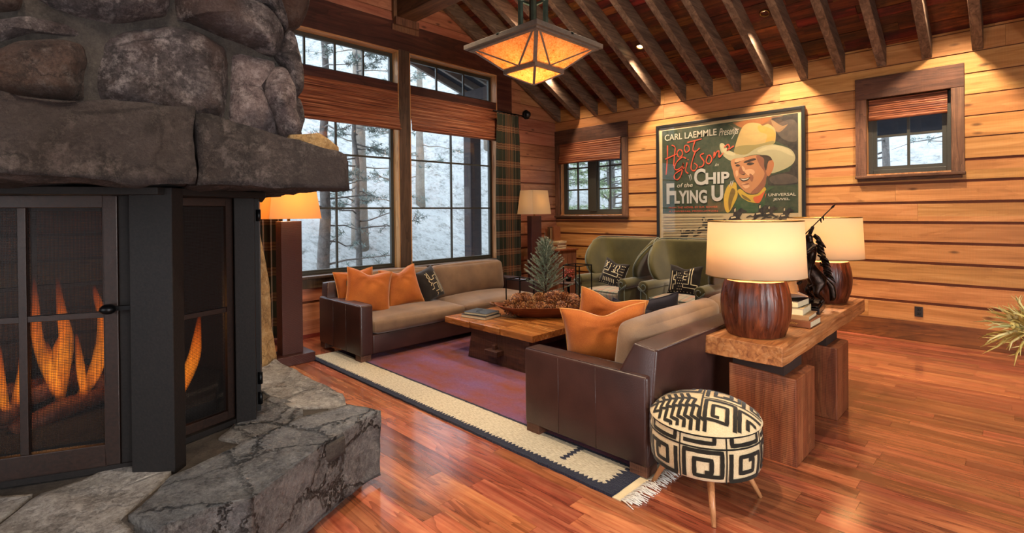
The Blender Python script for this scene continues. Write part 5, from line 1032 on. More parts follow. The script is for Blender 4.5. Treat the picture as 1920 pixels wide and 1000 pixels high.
# ------------------------------------------------------------------ framed poster
for k, c in {'p_cream': 'c9b184', 'p_cream2': 'c8b489', 'p_tanl': 'a58f66', 'p_green': '2c3a26', 'p_brown': '6f4a2c', 'p_rust': '8f5528', 'p_rust2': '8a6a48', 'p_dark': '241f1d', 'p_grey': '4a4038', 'p_hat': 'b0935a', 'p_haty': 'b48c3e', 'p_hatd': '8a7c4a', 'p_hatlo': 'a39a74',
             'p_hathi': 'b5a880', 'p_skin': 'b0754a', 'p_skind': '845038', 'p_skinl': 'cf9a6e', 'p_ear': 'a9683f', 'p_hair': '33241b', 'p_line': '2c1c18', 'p_white': 'c8bfa8', 'p_white2': 'b4b0a6', 'p_ker': 'b9962f', 'p_kerd': '6b5520', 'p_kerr': 'c0562a', 'p_shirt': '2f4a2a', 'p_strip': 'b8a27a', 'p_ink': '1d1b1c', 'p_red': 'c8492a'}.items():
    n = NT('poster_' + k[2:]); nf = n.noise(n.tc(), 14, 4); M[k] = n.fin(n.mix(n.ramp(nf, [(.35, 0.), (.65, .14)]), lin(c), '8a7a60'), .65)
M['posterframe'] = flat('poster_frame', '1c1b1a', .4); M['posterglass'] = glass('poster_glass')
po = thing('framed_poster', 'large framed film poster of a cowboy in a pale hat on the plank wall', 'poster', (-3.19, YB - .005, .82))
fx0, fx1, fz0, fz1 = -4.315, -2.075, .80, 3.03
mb = MB()
for a, b, c, d in ((fx0, fx0 + .045, fz0, fz1), (fx1 - .045, fx1, fz0, fz1), (fx0 + .045, fx1 - .045, fz0, fz0 + .045), (fx0 + .045, fx1 - .045, fz1 - .045, fz1)): mb.box(a, b, YB - .075, YB - .028, c, d)
mb.build('frame', 'posterframe', po, world=True, bevel=.004)
mb = MB(); mb.box(fx0 + .03, fx1 - .03, YB - .045, YB - .026, fz0 + .03, fz1 - .03); mb.build('backing', 'p_cream', po, world=True)
mb = MB(); mb.box(fx0 + .03, fx1 - .03, YB - .066, YB - .064, fz0 + .03, fz1 - .03); mb.build('glass_sheet', 'posterglass', po, world=True)
keys = ['p_green', 'p_strip'] + sorted({p[0] for p in ART_P} - {'p_strip', 'p_green'}) + ['p_red']; keys = list(dict.fromkeys(keys)); mb = MB(); lay_y = YB - .0465
mb.add([(-4.215, lay_y, 1.562), (-2.170, lay_y, 1.562), (-2.165, lay_y, 2.945), (-4.215, lay_y, 2.935)], [(0, 1, 2, 3)], keys.index('p_green'))
mb.add([(-4.215, lay_y, .93), (-2.170, lay_y, .93), (-2.170, lay_y, 1.555), (-4.215, lay_y, 1.555)], [(0, 1, 2, 3)], keys.index('p_strip'))
def smooth_poly(p, k=4):
    n = len(p); out = []
    for i in range(n):
        p0, p1, p2, p3 = [Vector(p[j % n]) for j in (i - 1, i, i + 1, i + 2)]
        for q in range(k): t = q / k; out.append(.5 * ((2 * p1) + (p2 - p0) * t + (2 * p0 - 5 * p1 + 4 * p2 - p3) * t * t + (3 * p1 - p0 - 3 * p2 + p3) * t ** 3))
    return out
i_ = 0
for c, p in ART_P:
    if c == 'p_strip': continue
    i_ += 1; q = smooth_poly(p) if c not in ('p_brown', 'p_cream2', 'p_tanl', 'p_dark') else [Vector(a) for a in p]
    q = [(max(-4.21, min(-2.172, a.x)), max(.935, min(2.938, a.y))) for a in q]
    if c in ('p_shirt',) or c in ('p_ker', 'p_kerd') : q = [(a, max(1.566, b)) for a, b in q]
    mb.add([(a, lay_y - .0001 * i_, b) for a, b in q], [tuple(range(len(q)))], keys.index(c))
def stroke(mb, p, w_, mi, y):
    p = [Vector(a) for a in p]; q = []
    n = len(p)
    for i in range(n - 1):
        p0, p1, p2, p3 = p[max(i - 1, 0)], p[i], p[i + 1], p[min(i + 2, n - 1)]
        for k in range(7): t = k / 7; q.append(.5 * ((2 * p1) + (p2 - p0) * t + (2 * p0 - 5 * p1 + 4 * p2 - p3) * t * t + (3 * p1 - p0 - 3 * p2 + p3) * t ** 3))
    q.append(p[-1]); m = len(q); vs = []
    for i, a in enumerate(q):
        d = (q[min(i + 1, m - 1)] - q[max(i - 1, 0)]); d = d.normalized() if d.length > 1e-6 else Vector((1, 0)); nn = Vector((-d.y, d.x)) * w_ * (.55 + .45 * abs(math.sin(i * .35 + 1)))
        vs += [(a.x - nn.x, y, a.y - nn.y), (a.x + nn.x, y, a.y + nn.y)]
    mb.add(vs, [(2 * i, 2 * i + 1, 2 * i + 3, 2 * i + 2) for i in range(m - 1)], mi)
for c, w_, p in ART_S:
    if c not in keys: keys.append(c)
    i_ += 1; stroke(mb, p, w_, keys.index(c), lay_y - .0001 * i_)
for a, b, c, d in ((-3.748, 2.18, -3.725, 2.09), (-3.722, 2.19, -3.699, 2.10), (-3.080, 2.05, -3.108, 1.965), (-3.050, 2.055, -3.078, 1.97)): stroke(mb, [(a, b), (c, d)], .006, keys.index('p_white2'), lay_y - .009)
mb.build('artwork', keys, po, world=True)
def text(s, x0, x1, z0, z1, mat, name='lettering', y=YB - .0555, shear=0.0, fat=.0):
    cu = bpy.data.curves.new('lettering', 'FONT'); cu.body = s; cu.offset = fat; cu.resolution_u = 3; cu.shear = shear
    o = bpy.data.objects.new('tmp', cu); COL.objects.link(o); bpy.context.view_layer.update(); me = bpy.data.meshes.new_from_object(o.evaluated_get(bpy.context.evaluated_depsgraph_get()))
    bpy.data.objects.remove(o); xs = [v.co.x for v in me.vertices]; ys = [v.co.y for v in me.vertices]
    sx = (x1 - x0) / (max(xs) - min(xs)); sz = (z1 - z0) / (max(ys) - min(ys))
    for v in me.vertices: v.co = Vector((x0 + (v.co.x - min(xs)) * sx, y, z0 + (v.co.y - min(ys)) * sz))
    vs = [tuple(v.co) for v in me.vertices]; fs = [tuple(p.vertices) for p in me.polygons]; bpy.data.meshes.remove(me)
    mb = MB(); mb.add(vs, fs); return mb
for s, x0, x1, z0, z1, mt, sh, ft in [('CARL LAEMMLE', -4.163, -3.296, 2.765, 2.868, 'p_white', 0, .01), ('Presents', -3.261, -2.965, 2.75, 2.86, 'p_white', .4, 0), ('in', -3.33, -3.268, 2.288, 2.335, 'p_white', .4, 0),
        ('C', -3.665, -3.475, 2.005, 2.27, 'p_white2', 0, .03), ('HIP', -3.475, -3.105, 2.018, 2.195, 'p_white2', 0, .035), ('of the', -3.953, -3.686, 1.985, 2.055, 'p_white', .2, .005),
        ('F', -4.140, -4.00, 1.72, 2.06, 'p_white2', 0, .035), ('LYING', -4.00, -3.455, 1.722, 1.935, 'p_white2', 0, .035), ('U', -3.385, -3.200, 1.748, 1.995, 'p_white2', 0, .04),
        ('UNIVERSAL', -2.556, -2.196, 1.802, 1.842, 'p_white', 0, .01), ('JEWEL', -2.494, -2.272, 1.731, 1.774, 'p_white', 0, .01),
        ('FROM THE NOVEL BY B.M. BOWER', -4.101, -3.289, 1.648, 1.676, 'p_red', 0, 0), ('A UNIVERSAL PRODUCTION', -4.101, -3.289, 1.585, 1.613, 'p_red', 0, 0)]:
    text(s, x0, x1, z0, z1, mt, shear=sh, fat=ft).build('lettering', mt, po, world=True)

# ------------------------------------------------------------------ wing chairs
def make_chair(label, loc, rz, group='green wingback chairs'):
    """local: faces -y, origin on the floor at the centre of the seat front edge"""
    t = thing('wingback_chair', label, 'chair', loc, rz, group)
    # shell: back and wings in one sweep
    def shell(u, v, off=0.0):
        z = .30 + (1.20 - .30) * v; s = 2 * u - 1
        hw = .36 + .02 * v + .12 * max(0, (z - .66) / .54) ** 1.1
        ext = .16 + .30 * (math.sin(math.pi * min(1, max(0, (z - .58) / .62)) ** .8) ** .7 if z > .58 else 0) if z > .58 else .16
        yb = .80 + .10 * (z - .3)
        a = abs(s)
        if a < .52: x = (a / .52) ** 1.0 * (hw - .13); y = yb - .03 * (1 - (a / .52) ** 2) * -1 - .0
        elif a < .70: tt = (a - .52) / .18 * math.pi / 2; x = hw - .13 + .13 * math.sin(tt); y = yb - .13 * (1 - math.cos(tt))
        else: f = (a - .70) / .30; x = hw + .03 * f * v; y = yb - .13 - ext * f
        z2 = z - (.07 * max(0, (a - .72) / .28) ** 2.5) * max(0, (v - .6) / .4)
        return Vector((math.copysign(x, s), y, z2))
    mb = MB(); mb.grid(lambda u, v: shell(u, v), 44, 22); mb.build('back_shell', 'green', t, solid=.075, bevel=0, sub=1)
    w_ = MB()
    ed = [shell(0, v / 20) for v in range(6, 21)] + [shell(u / 40, 1) for u in range(1, 41)] + [shell(1, 1 - v / 20) for v in range(1, 15)]
    w_.tube([p + Vector((0, -.038, .0)) if 0 else p + Vector((0, -.0, .012)) if 14 < i < 56 else p + Vector((0, -.012, 0)) for i, p in enumerate(ed)], .008, 6); w_.build('welt', 'greenpipe', t)
    for s in (-1, 1):
        mb = MB(); y0, y1 = .02, .70
        pf = [(.045, .12), (.045, .56), (.0, .60), (-.0, .60)]
        mb.box(s * .37 - .05, s * .37 + .05, y0 + .015, y1, .12, .60); T = Matrix.Translation((s * .385, 0, .605)) @ Matrix.Rotation(R(-90), 4, 'X')
        mb.lathe([(.0, y0), (.07, y0), (.074, y0 + .012), (.074, y1 - .02), (.06, y1)], 24, mat=Matrix.Translation((s * .385, 0, .605)) @ Matrix.Rotation(R(-90), 4, 'X') @ Matrix.Diagonal((1, 1, 1, 1)))
        am = mb.build('arm', 'green', t, bevel=.01, smooth=True)
        sp = MB(); c = Vector((s * .385, y0 - .004, .605)); pts = [c + Vector((s * math.cos(a) * (.012 + .0095 * a), 0, math.sin(a) * (.012 + .0095 * a))) for a in [k * .35 for k in range(19)]]
        pts += [Vector((s * (.385 - .055), y0 - .002, .5)), Vector((s * (.385 - .06), y0, .14))]
        sp.tube(pts, .0075, 6); sp.tube([(s * .42, y0 + .008, .13), (s * .42, y0 + .008, .545)], .007, 6); sp.build('scroll_welt', 'greenpipe', am)
    mb = MB(); mb.box(-.325, .325, .05, .74, .12, .335); mb.build('seat_base', 'green', t, bevel=.02, seg=3)
    mb = MB(); cushion(mb, -.315, .315, .02, .70, .34, .475, .035, .045, seed=3)
    for i, v in enumerate(mb.v): mb.uv[i] = (v.x + v.z * .3, v.y + v.z)
    mb.build('seat_cushion', 'seatplaid', t)
    mb = MB()
    for z in (.352, .468): mb.tube([(-.30, .03, z), (.30, .03, z), (.312, .06, z), (.312, .68, z), (-.312, .68, z), (-.312, .06, z)], .006, 6, closed=True)
    mb.build('cushion_piping', 'greenpipe', t)
    for sx in (-.34, .34):
        for sy in (.08, .74): mb = MB(); mb.lathe([(.016, 0), (.028, .12)], 12, mat=Matrix.Translation((sx, sy, .0))); mb.build('leg', 'ct_base', t)
    return t
make_chair('olive green wingback chair nearer the corner window, left of its twin', (-4.25, 5.97, .0), R(-2))
make_chair('olive green wingback chair partly behind the lampshade, right of its twin', (-3.14, 5.93, .0), R(0))
pillow('patterned_pillow', 'mudcloth pillow with a white T figure, tilted in the left wingback chair', 'mud', .44, .40, .15, (-4.27, 6.40, .685), (R(-16), R(12), R(-4)), .08, None, 'mudcloth pillows in the wingback chairs', MUD2, DOTS2, -1)
pillow('patterned_pillow', 'mudcloth pillow with white dots and zigzags in the right wingback chair', 'mud', .46, .40, .15, (-3.16, 6.40, .685), (R(-16), R(0), R(2)), .10, None, 'mudcloth pillows in the wingback chairs', MUD1, DOTS1, -1)

# ------------------------------------------------------------------ console table
co = thing('console_table', 'massive slab console table with two block legs behind the near sofa', 'console table', (-1.30, 4.6, 0))
mb = MB(); mb.prism([(-1.40, 3.385), (-1.04, 3.385), (-1.05, 5.795), (-1.40, 5.80)], .625, .75)
mb.v = []; mb.f = []; mb.mi = []; mb.sm = []
mb.prism([(-1.555, 3.395), (-1.04, 3.385), (-1.05, 5.795), (-1.555, 5.80)], .625, .75); mb.build('tabletop', 'console', co, world=True, recalc=True, cuts=4, noise_amp=.0035, noise_sc=7, bevel=.006, smooth=False)
for y0, y1 in ((3.46, 3.86), (4.445, 4.81)):
    mb = MB(); mb.prism([(-1.40, y0), (-.985, y0), (-.985, y1), (-1.40, y1)], 0, [.575, .545, .545, .575]); lg = mb.build('leg', 'console_leg', co, world=True, bevel=.006)
    mb = MB(); mb.box(-1.38, -1.06, y0 + .02, y1 - .02, .54, .626); mb.build('leg_neck', 'gap', lg, world=True)  # dark inset block stands for the shadow between leg and slab
# lamps on it
def log_lamp(label, loc, seed, rz, watt):
    t = thing('table_lamp', label, 'lamp', loc, rz, 'turned log lamps on the console')
    def fn(u, v):
        a = 2 * math.pi * u; z = .37 * v; r = .170 + .045 * math.sin(math.pi * (v * .88 + .06)) ** .9 + .012 * v
        r *= 1 + .035 * noise.noise((math.cos(a) * 2 + seed, math.sin(a) * 2, z * .7)); rid = noise.noise((math.cos(a) * 9 + seed, math.sin(a) * 9, z * 1.2)); r -= .008 * abs(rid) + .004 * noise.noise((math.cos(a) * 20, math.sin(a) * 20, z * 2 + seed))
        da = (a - 4.6 + (v - .5) * .9 + math.pi) % (2 * math.pi) - math.pi; r -= .03 * math.exp(-(da / .022) ** 2) * math.exp(-((v - .62) / .35) ** 2)
        return (r * math.cos(a), r * math.sin(a), z)
    mb = MB(); mb.grid(fn, 128, 30); n = 128; top = [fn(k / n, 1) for k in range(n)]
    mb.add([fn(k / n, 0) for k in range(n)], [tuple(range(n - 1, -1, -1))]); mb.add(top, [tuple(range(n))], 1)
    kn = .17
    mb.build('log_body', ['lampwood', 'jamb_y'], t)
    mb = MB(); mb.lathe([(.022, .37), (.022, .385), (.009, .39), (.009, .48), (.017, .485), (.017, .53)], 16); mb.build('stem', 'brass', t)
    mb = MB(); mb.ball((0, 0, .575), (.032, .032, .042), 14); b = mb.build('bulb', 'bulb', t)
    mb = MB(); mb.lathe([(.317, .40), (.300, .775)], 64, cap=False); sh = mb.build('lamp_shade', 'shade', t, solid=.002)
    mb = MB(); 
    for r, z in ((.317, .40), (.300, .775)): mb.tube([(r * math.cos(a), r * math.sin(a), z) for a in [2 * math.pi * k / 64 for k in range(64)]], .0035, 6, closed=True)
    for k in range(3): a = k * 2.094; mb.tube([(0, 0, .74), (.299 * math.cos(a), .299 * math.sin(a), .765)], .002, 4)
    mb.tube([(0, 0, .6), (0, 0, .76)], .003, 6); mb.build('shade_ring', 'brass', sh)
    l = bpy.data.lights.new('table_lamp_light', 'POINT'); l.energy = watt; l.color = (1, .72, .44); l.shadow_soft_size = .06; o = bpy.data.objects.new('table_lamp_light', l); COL.objects.link(o); o.location = Vector(loc) + Vector((0, 0, .66)); return t
log_lamp('log lamp with a cream drum shade, nearest the camera on the console', (-1.30, 3.67, .7525), 1, R(-20), 14)
log_lamp('log lamp with a cream drum shade, far end of the console by the poster', (-1.30, 5.42, .7525), 7, R(10), 19)
# books and hat
gb = 'books stacked on the console'
b1 = book('stacked_book', 'brown book with gilt spine lettering at the bottom of the console stack', (-1.26, 4.20, .7525), R(0), .40, .28, .047, 'c_rust', group=gb)
for s, a, b in (('2000', -.15, -.07), ('Taylor', .02, .12)):
    m_ = text(s, a, b, .012, .034, None, y=-.1412); m_.build('spine_lettering', 'goldleaf', b1)
book('stacked_book', 'tan book second from the bottom of the console stack', (-1.27, 4.215, .7995), R(3), .37, .27, .03, 'c_tan', group=gb)
book('stacked_book', 'thick book showing cream page edges in the console stack, under the topmost book', (-1.29, 4.22, .8295), R(184), .33, .26, .052, 'c_cream', group=gb)
book('stacked_book', 'dark covered book topping the console stack, under the hat', (-1.30, 4.23, .8815), R(178), .31, .25, .048, 'c_black', group=gb)
ht = thing('cowboy_hat', 'tan felt cowboy hat resting on the stack of books', 'hat', (-1.29, 4.26, .932), R(30))
def hatf(u, v):
    a = 2 * math.pi * u
    if v < .35: f = v / .35; r = 1 - .42 * f; z = .012 + .045 * abs(math.cos(a)) ** 3 * (1 - f) ** 1.2
    elif v < .8: f = (v - .35) / .45; r = .58 - .10 * f; z = .012 + .125 * f
    else: f = (v - .8) / .2; r = .48 * (1 - f) ** .6; z = .137 + .012 * math.sin(f * 2) - .03 * f
    x = .195 * r * math.cos(a); y = .155 * r * math.sin(a)
    if v > .5: z -= .022 * math.exp(-(y / .02) ** 2) * min(1, (v - .5) * 3); x *= 1
    return (y, x, z)
mb = MB(); mb.grid(hatf, 64, 40, flip=True); mb.build('hat_felt', 'hat', ht, solid=.004)
mb = MB(); mb.tube([(.155 * .578 * math.sin(a), .195 * .578 * math.cos(a), .022) for a in [2 * math.pi * k / 40 for k in range(40)]], .005, 6, closed=True); mb.build('hat_band', 'c_brown', ht)

# ------------------------------------------------------------------ bronze statue: rider with spear on rearing horse
M['bronze'] = NT('dark_bronze'); _n = M['bronze']; _f = _n.noise(_n.tc(), 30, 5, .7); M['bronze'] = _n.fin(_n.ramp(_f, [(.35, '15110f'), (.6, '3a2a22'), (.75, '5b4a44')]), .28, .85, _n.bump(_f, .6, .006))
M['stonebase'] = flat('black_plinth', '15171c', .25)
def skin(name, verts, edges, radii, mat, parent, root=0, sub=2, loc=None):
    me = bpy.data.meshes.new(name); me.from_pydata([tuple(v) for v in verts], edges, []); me.materials.append(M[mat]); o = bpy.data.objects.new(name, me); COL.objects.link(o); o.parent = parent
    sm = o.modifiers.new('skin', 'SKIN'); sm.use_smooth_shade = True
    if not me.skin_vertices: 
        bm = bmesh.new(); bm.from_mesh(me); bm.verts.layers.skin.verify(); bm.to_mesh(me); bm.free()
    for i, r in enumerate(radii): 
        d = me.skin_vertices[0].data[i]; d.radius = (r, r) if not isinstance(r, tuple) else r; d.use_root = (i == root)
    u = o.modifiers.new('u', 'SUBSURF'); u.levels = sub; u.render_levels = sub; return o
st = thing('bronze_statue', 'dark bronze statue of a rider raising a spear on a rearing horse', 'statue', (-1.27, 4.86, .7525), R(8))
mb = MB(); mb.box(-.09, .09, -.22, .22, 0, .045); mb.build('plinth', 'stonebase', st, bevel=.004)
mb = MB(); mb.prism([(-.085, -.2), (.08, -.21), (.088, .2), (-.07, .21)], .045, .065); mb.build('ground_casting', 'bronze', st, recalc=True, cuts=4, noise_amp=.012, noise_sc=14, smooth=True)
# horse rears with its head away from the camera (+y), haunches at -y
hv = [(0, -.02, .30), (0, -.06, .24), (0, .04, .37), (0, .10, .43), (0, .15, .51), (0, .19, .56), (0, .25, .54), (0, .30, .50),
      (.045, -.05, .20), (.055, .0, .14), (.05, -.06, .09), (.05, -.03, .06), (-.045, -.05, .20), (-.055, -.01, .14), (-.05, -.08, .09), (-.05, -.05, .06),
      (.045, .12, .38), (.05, .20, .36), (.05, .24, .29), (.05, .21, .27), (-.045, .13, .39), (-.05, .21, .40), (-.05, .27, .36), (-.05, .26, .32),
      (0, -.12, .26), (-.02, -.17, .20), (-.03, -.18, .10), (-.02, -.16, .065)]
he = [(0, 1), (0, 2), (2, 3), (3, 4), (4, 5), (5, 6), (6, 7), (1, 8), (8, 9), (9, 10), (10, 11), (1, 12), (12, 13), (13, 14), (14, 15), (3, 16), (16, 17), (17, 18), (18, 19), (3, 20), (20, 21), (21, 22), (22, 23), (1, 24), (24, 25), (25, 26), (26, 27)]
hr = [.072, .07, .075, .065, .045, .036, .032, .02, .048, .028, .015, .017, .048, .028, .015, .017, .03, .018, .012, .014, .03, .018, .012, .014, .02, .028, .03, .012]
fig = Matrix.Rotation(R(127), 4, 'Z'); FT = lambda L: [tuple(fig @ Vector((p[0], p[1] * 1.0, p[2]))) for p in L]
skin('horse_body', FT(hv), he, hr, 'bronze', st)
rv = [(0, .0, .40), (0, -.01, .46), (0, -.01, .53), (0, .0, .575), (0, .005, .605), (0, .01, .645), (.065, .0, .55), (.075, -.035, .62), (.05, -.06, .71), (-.065, .0, .54), (-.09, .07, .49), (-.05, .13, .49),
      (.06, .04, .38), (.085, .07, .30), (.08, .03, .22), (.085, .07, .205), (-.06, .04, .38), (-.085, .07, .30), (-.08, .03, .22), (-.085, .07, .205)]
re_ = [(0, 1), (1, 2), (2, 3), (3, 4), (4, 5), (2, 6), (6, 7), (7, 8), (2, 9), (9, 10), (10, 11), (0, 12), (12, 13), (13, 14), (14, 15), (0, 16), (16, 17), (17, 18), (18, 19)]
rd_ = [.045, .042, .048, .022, .032, .026, .024, .017, .015, .024, .017, .013, .03, .024, .015, .013, .03, .024, .015, .013]
skin('rider_body', FT(rv), re_, rd_, 'bronze', st)
mb = MB(); rf2 = random.Random(8)
for k in range(34):   # feathers of the headdress trailing down the back
    f = k / 34; p = Vector((rf2.uniform(-.025, .025), -.035 - .09 * f, .64 - .36 * f)); d = Vector((rf2.uniform(-.03, .03), -.05, -.055 + .02 * rf2.random())); mb.tube([p, p + d * .6 + Vector((0, -.008, .006)), p + d * 1.2], [.007, .012, .002], 5)
mb.v = [fig @ v for v in mb.v]; mb.build('feather_headdress', 'bronze', st)
mb = MB(); mb.tube([(.05, .06, .59), (.05, -.06, .71), (.045, -.16, .81), (.04, -.22, .87)], [.005, .005, .005, .0045], 6); mb.tube([(.04, -.205, .855), (.04, -.22, .87), (.038, -.25, .90)], [.003, .011, .001], 6)
mb.tube([(.046, -.14, .79), (.05, -.15, .755)], [.010, .003], 5); mb.tube([(.047, -.12, .77), (.052, -.13, .735)], [.010, .003], 5); mb.v = [fig @ v for v in mb.v]; mb.build('spear', 'bronze', st)

# ------------------------------------------------------------------ patterned stool
so = thing('upholstered_stool', 'round stool in black and cream maze cloth on splayed wooden legs', 'stool', (-1.285, 2.83, 0), R(0))
SR, SZ0, SZ1, SZT = .302, .185, .43, .535
def Pside(u, v, side=0): a = u; r = SR * (.965 + .035 * math.sin(math.pi * v)); return Vector((r * math.cos(a), r * math.sin(a), SZ0 + (SZ1 - SZ0) * v))
def Ptop(u, v, side=0): r = min(math.hypot(u, v), 1); z = SZ1 + .004 + (SZT - SZ1) * (1 - r ** 2.4) ** .75; return Vector((u * SR, v * SR, z))
def rib2(mb, P, path, w_, mi, lift=.003, asp=1.0, clip=None):
    pts = []
    for a, b in zip(path, path[1:]):
        k = max(2, int(math.dist(a, b) / .035)); pts += [(a[0] + (b[0] - a[0]) * q / k, a[1] + (b[1] - a[1]) * q / k) for q in range(k)]
    pts.append(path[-1]); n = len(pts); run = []
    def flush(run):
        if len(run) < 2: return
        vs = []
        for i, (u, v) in enumerate(run):
            a, b = run[max(i - 1, 0)], run[min(i + 1, len(run) - 1)]; e = .002
            p = P(u, v); du = (P(u + e, v) - P(u - e, v)) / (2 * e); dv = (P(u, v + e) - P(u, v - e)) / (2 * e); nn = du.cross(dv); nn = nn.normalized() if nn.length > 1e-9 else Vector((0, 0, 1))
            d = du * (b[0] - a[0]) + dv * (b[1] - a[1]); d = d.normalized(); s = nn.cross(d) * w_ / 2 * (1 + .16 * noise.noise((u * 9, v * 9, 2)))
            vs += [p - s + nn * lift, p + s + nn * lift]
        mb.add(vs, [(2 * i, 2 * i + 1, 2 * i + 3, 2 * i + 2) for i in range(len(run) - 1)], mi)
    for q in pts:
        if clip is None or clip(q): run.append(q)
        else: flush(run); run = []
    flush(run)
def maze(u0, u1, v0, v1, n, flipu=False, flipv=False):
    out = []; du, dv = (u1 - u0) / (2 * n), (v1 - v0) / (2 * n); a, b, c, d = u0 + du * .55, u1 - du * .55, v0 + dv * .55, v1 - dv * .55; p = [(a, c)]
    while b - a > du * .9 and d - c > dv * .9:
        p += [(a, d), (b, d), (b, c + dv * 1.0), (a + du * 2, c + dv * 1.0)] if len(p) == 1 else [(a, d), (b, d), (b, c), (a + du * 2, c)]
        a += du * 2; b -= du * 2; d -= dv * 2; c += dv * 2
    if flipu: p = [(u0 + u1 - x, y) for x, y in p]
    if flipv: p = [(x, v0 + v1 - y) for x, y in p]
    return p
mb = MB(); mb.lathe([(.0, SZ0), (SR * .90, SZ0), (SR * .965, SZ0 + .012)] + [(SR * (.965 + .035 * math.sin(math.pi * k / 8)), SZ0 + .012 + (SZ1 - SZ0 - .012) * k / 8) for k in range(1, 9)] , 72, cap=False)
mb.lathe([(SR * math.sin(math.pi / 2 * k / 12), SZ1 + .004 + (SZT - SZ1) * (1 - math.sin(math.pi / 2 * k / 12) ** 2.4) ** .75) if k else (1e-4, SZT + .004) for k in range(12, -1, -1)], 72, cap=False)
NP = 8
for k in range(NP):
    u0, u1 = 2 * math.pi * k / NP, 2 * math.pi * (k + 1) / NP
    rib2(mb, Pside, [(u0, .02), (u0, .98)], .007, 1)
    if k % 2: rib2(mb, Pside, maze(u0 + .03, u1 - .03, .03, .70, 4.2, k % 4 == 1, True), .022, 1, clip=lambda q: .01 < q[1] < .99); rib2(mb, Pside, [(u0 + .1, .97), (u0 + .1, .82), (u1 - .1, .82), (u1 - .1, .97)], .021, 1)
    else: rib2(mb, Pside, maze(u0 + .03, u1 - .03, .03, .72, 4.2, k % 4 == 0), .022, 1, clip=lambda q: .01 < q[1] < .99); rib2(mb, Pside, [(u0 + .06, .86), (u1 - .2, .86), (u1 - .2, .97)], .021, 1)
    rib2(mb, Pside, [(u0, .745), (u1, .745)], .009, 1)
rib2(mb, Pside, [(2 * math.pi * k / 40, .985) for k in range(41)], .008, 1)
inr = lambda q: math.hypot(*q) < .985
ro = R(20); rotp = lambda p: [(x * math.cos(ro) - y * math.sin(ro), x * math.sin(ro) + y * math.cos(ro)) for x, y in p]
for path in [[(-.02, -1), (-.02, 1)], [(-1, .12), (-.02, .12)], [(-.02, -.1), (1, -.1)]]: rib2(mb, Ptop, rotp(path), .009, 1, clip=inr)
for a in (maze(.02, .64, -.06, .60, 4.6), maze(.02, .58, -.88, -.14, 4.4, True), maze(-.64, -.06, .16, .86, 4.6, True, True), maze(.64, 1.08, -.14, .5, 3.4), maze(.58, 1.02, -.8, -.2, 3.4), maze(-1.05, -.66, .14, .7, 3), maze(.05, .6, .62, 1.05, 3.4), maze(-.6, -.1, .88, 1.1, 2)): rib2(mb, Ptop, rotp(a), .021, 1, clip=inr)
for q in range(7):
    d = .115 * q; rib2(mb, Ptop, rotp([(-1.0 + d, .05), (-.94 + d, -.16), (-.82 + d, -.22), (-.86 + d, -.42), (-.72 + d, -.50), (-.74 + d, -.72), (-.62 + d, -.80), (-.62 + d, -1.0)]), .019, 1, clip=lambda p: inr(p))
mb.build('seat', ['creamcloth', 'blackcloth'], so)
for (dx, dy) in ((-.255, -.14), (.185, -.31), (.255, .14), (-.185, .31)):
    mb = MB(); mb.tube([(dx * .62, dy * .62, .20), (dx, dy, 0)], [.021, .011], 16); mb.build('leg', 'legwood', so)

# ------------------------------------------------------------------ floor lamps
M['redwood'] = flat('red_brown_leather_column', '4a1a12', .4, 0, .35, .5, 60)
n = NT('ribbed_column'); v = n.tc(); wv = n.wave(n.map(v, (.6, .6, 1)), 42, 2.5, 2, 'Z', dsc=3); M['redwood'] = n.fin(n.ramp(wv, [(.2, '2c0e09'), (.8, '4c1c13')]), .38, 0, n.bump(wv, .5, .004))
def floor_lamp(label, loc, cw, cd, bw, bd, h0, sb, stp, z0, z1, mat, watt, boff=(0, 0)):
    t = thing('floor_lamp', label, 'floor lamp', loc, 0, 'square column floor lamps by the windows')
    mb = MB(); mb.box(boff[0] - bw / 2, boff[0] + bw / 2, boff[1] - bd / 2, boff[1] + bd / 2, 0, .105); mb.build('base', 'redwood', t, bevel=.006)
    mb = MB(); mb.box(-cw / 2, cw / 2, -cd / 2, cd / 2, .105, h0); mb.build('column', 'redwood', t, bevel=.004)
    mb = MB(); mb.lathe([(.016, h0), (.016, h0 + .05), (.008, h0 + .055), (.008, h0 + .14)], 12); mb.build('stem', 'brass', t)
    mb = MB(); mb.ball((0, 0, h0 + .19), (.03, .03, .042), 12); mb.build('bulb', 'bulb', t)
    mb = MB(); c = [(-1, -1), (1, -1), (1, 1), (-1, 1)]; vs = [(a * sb[0], b * sb[1], z0) for a, b in c] + [(a * stp[0], b * stp[1], z1) for a, b in c]
    mb.add(vs, [(i, (i + 1) % 4, 4 + (i + 1) % 4, 4 + i) for i in range(4)]); mb.build('lamp_shade', mat, t, solid=.002)
    l = bpy.data.lights.new('floor_lamp_light', 'POINT'); l.energy = watt; l.color = (1, .68, .36); l.shadow_soft_size = .05; o = bpy.data.objects.new('floor_lamp_light', l); COL.objects.link(o); o.location = Vector(loc) + Vector((0, 0, h0 + .26)); return t
floor_lamp('tall red-brown column floor lamp with amber shade between chimney and sofa', (-5.625, 2.19, 0), .155, .22, .32, .42, 1.535, (.205, .275), (.165, .225), 1.56, 1.93, 'shade_parch', 12)
floor_lamp('column floor lamp with pale shade in the far corner beside the curtain', (-6.165, 6.73, 0), .11, .26, .24, .36, 1.545, (.19, .24), (.15, .20), 1.575, 2.0, 'shade_grey', 1.6)

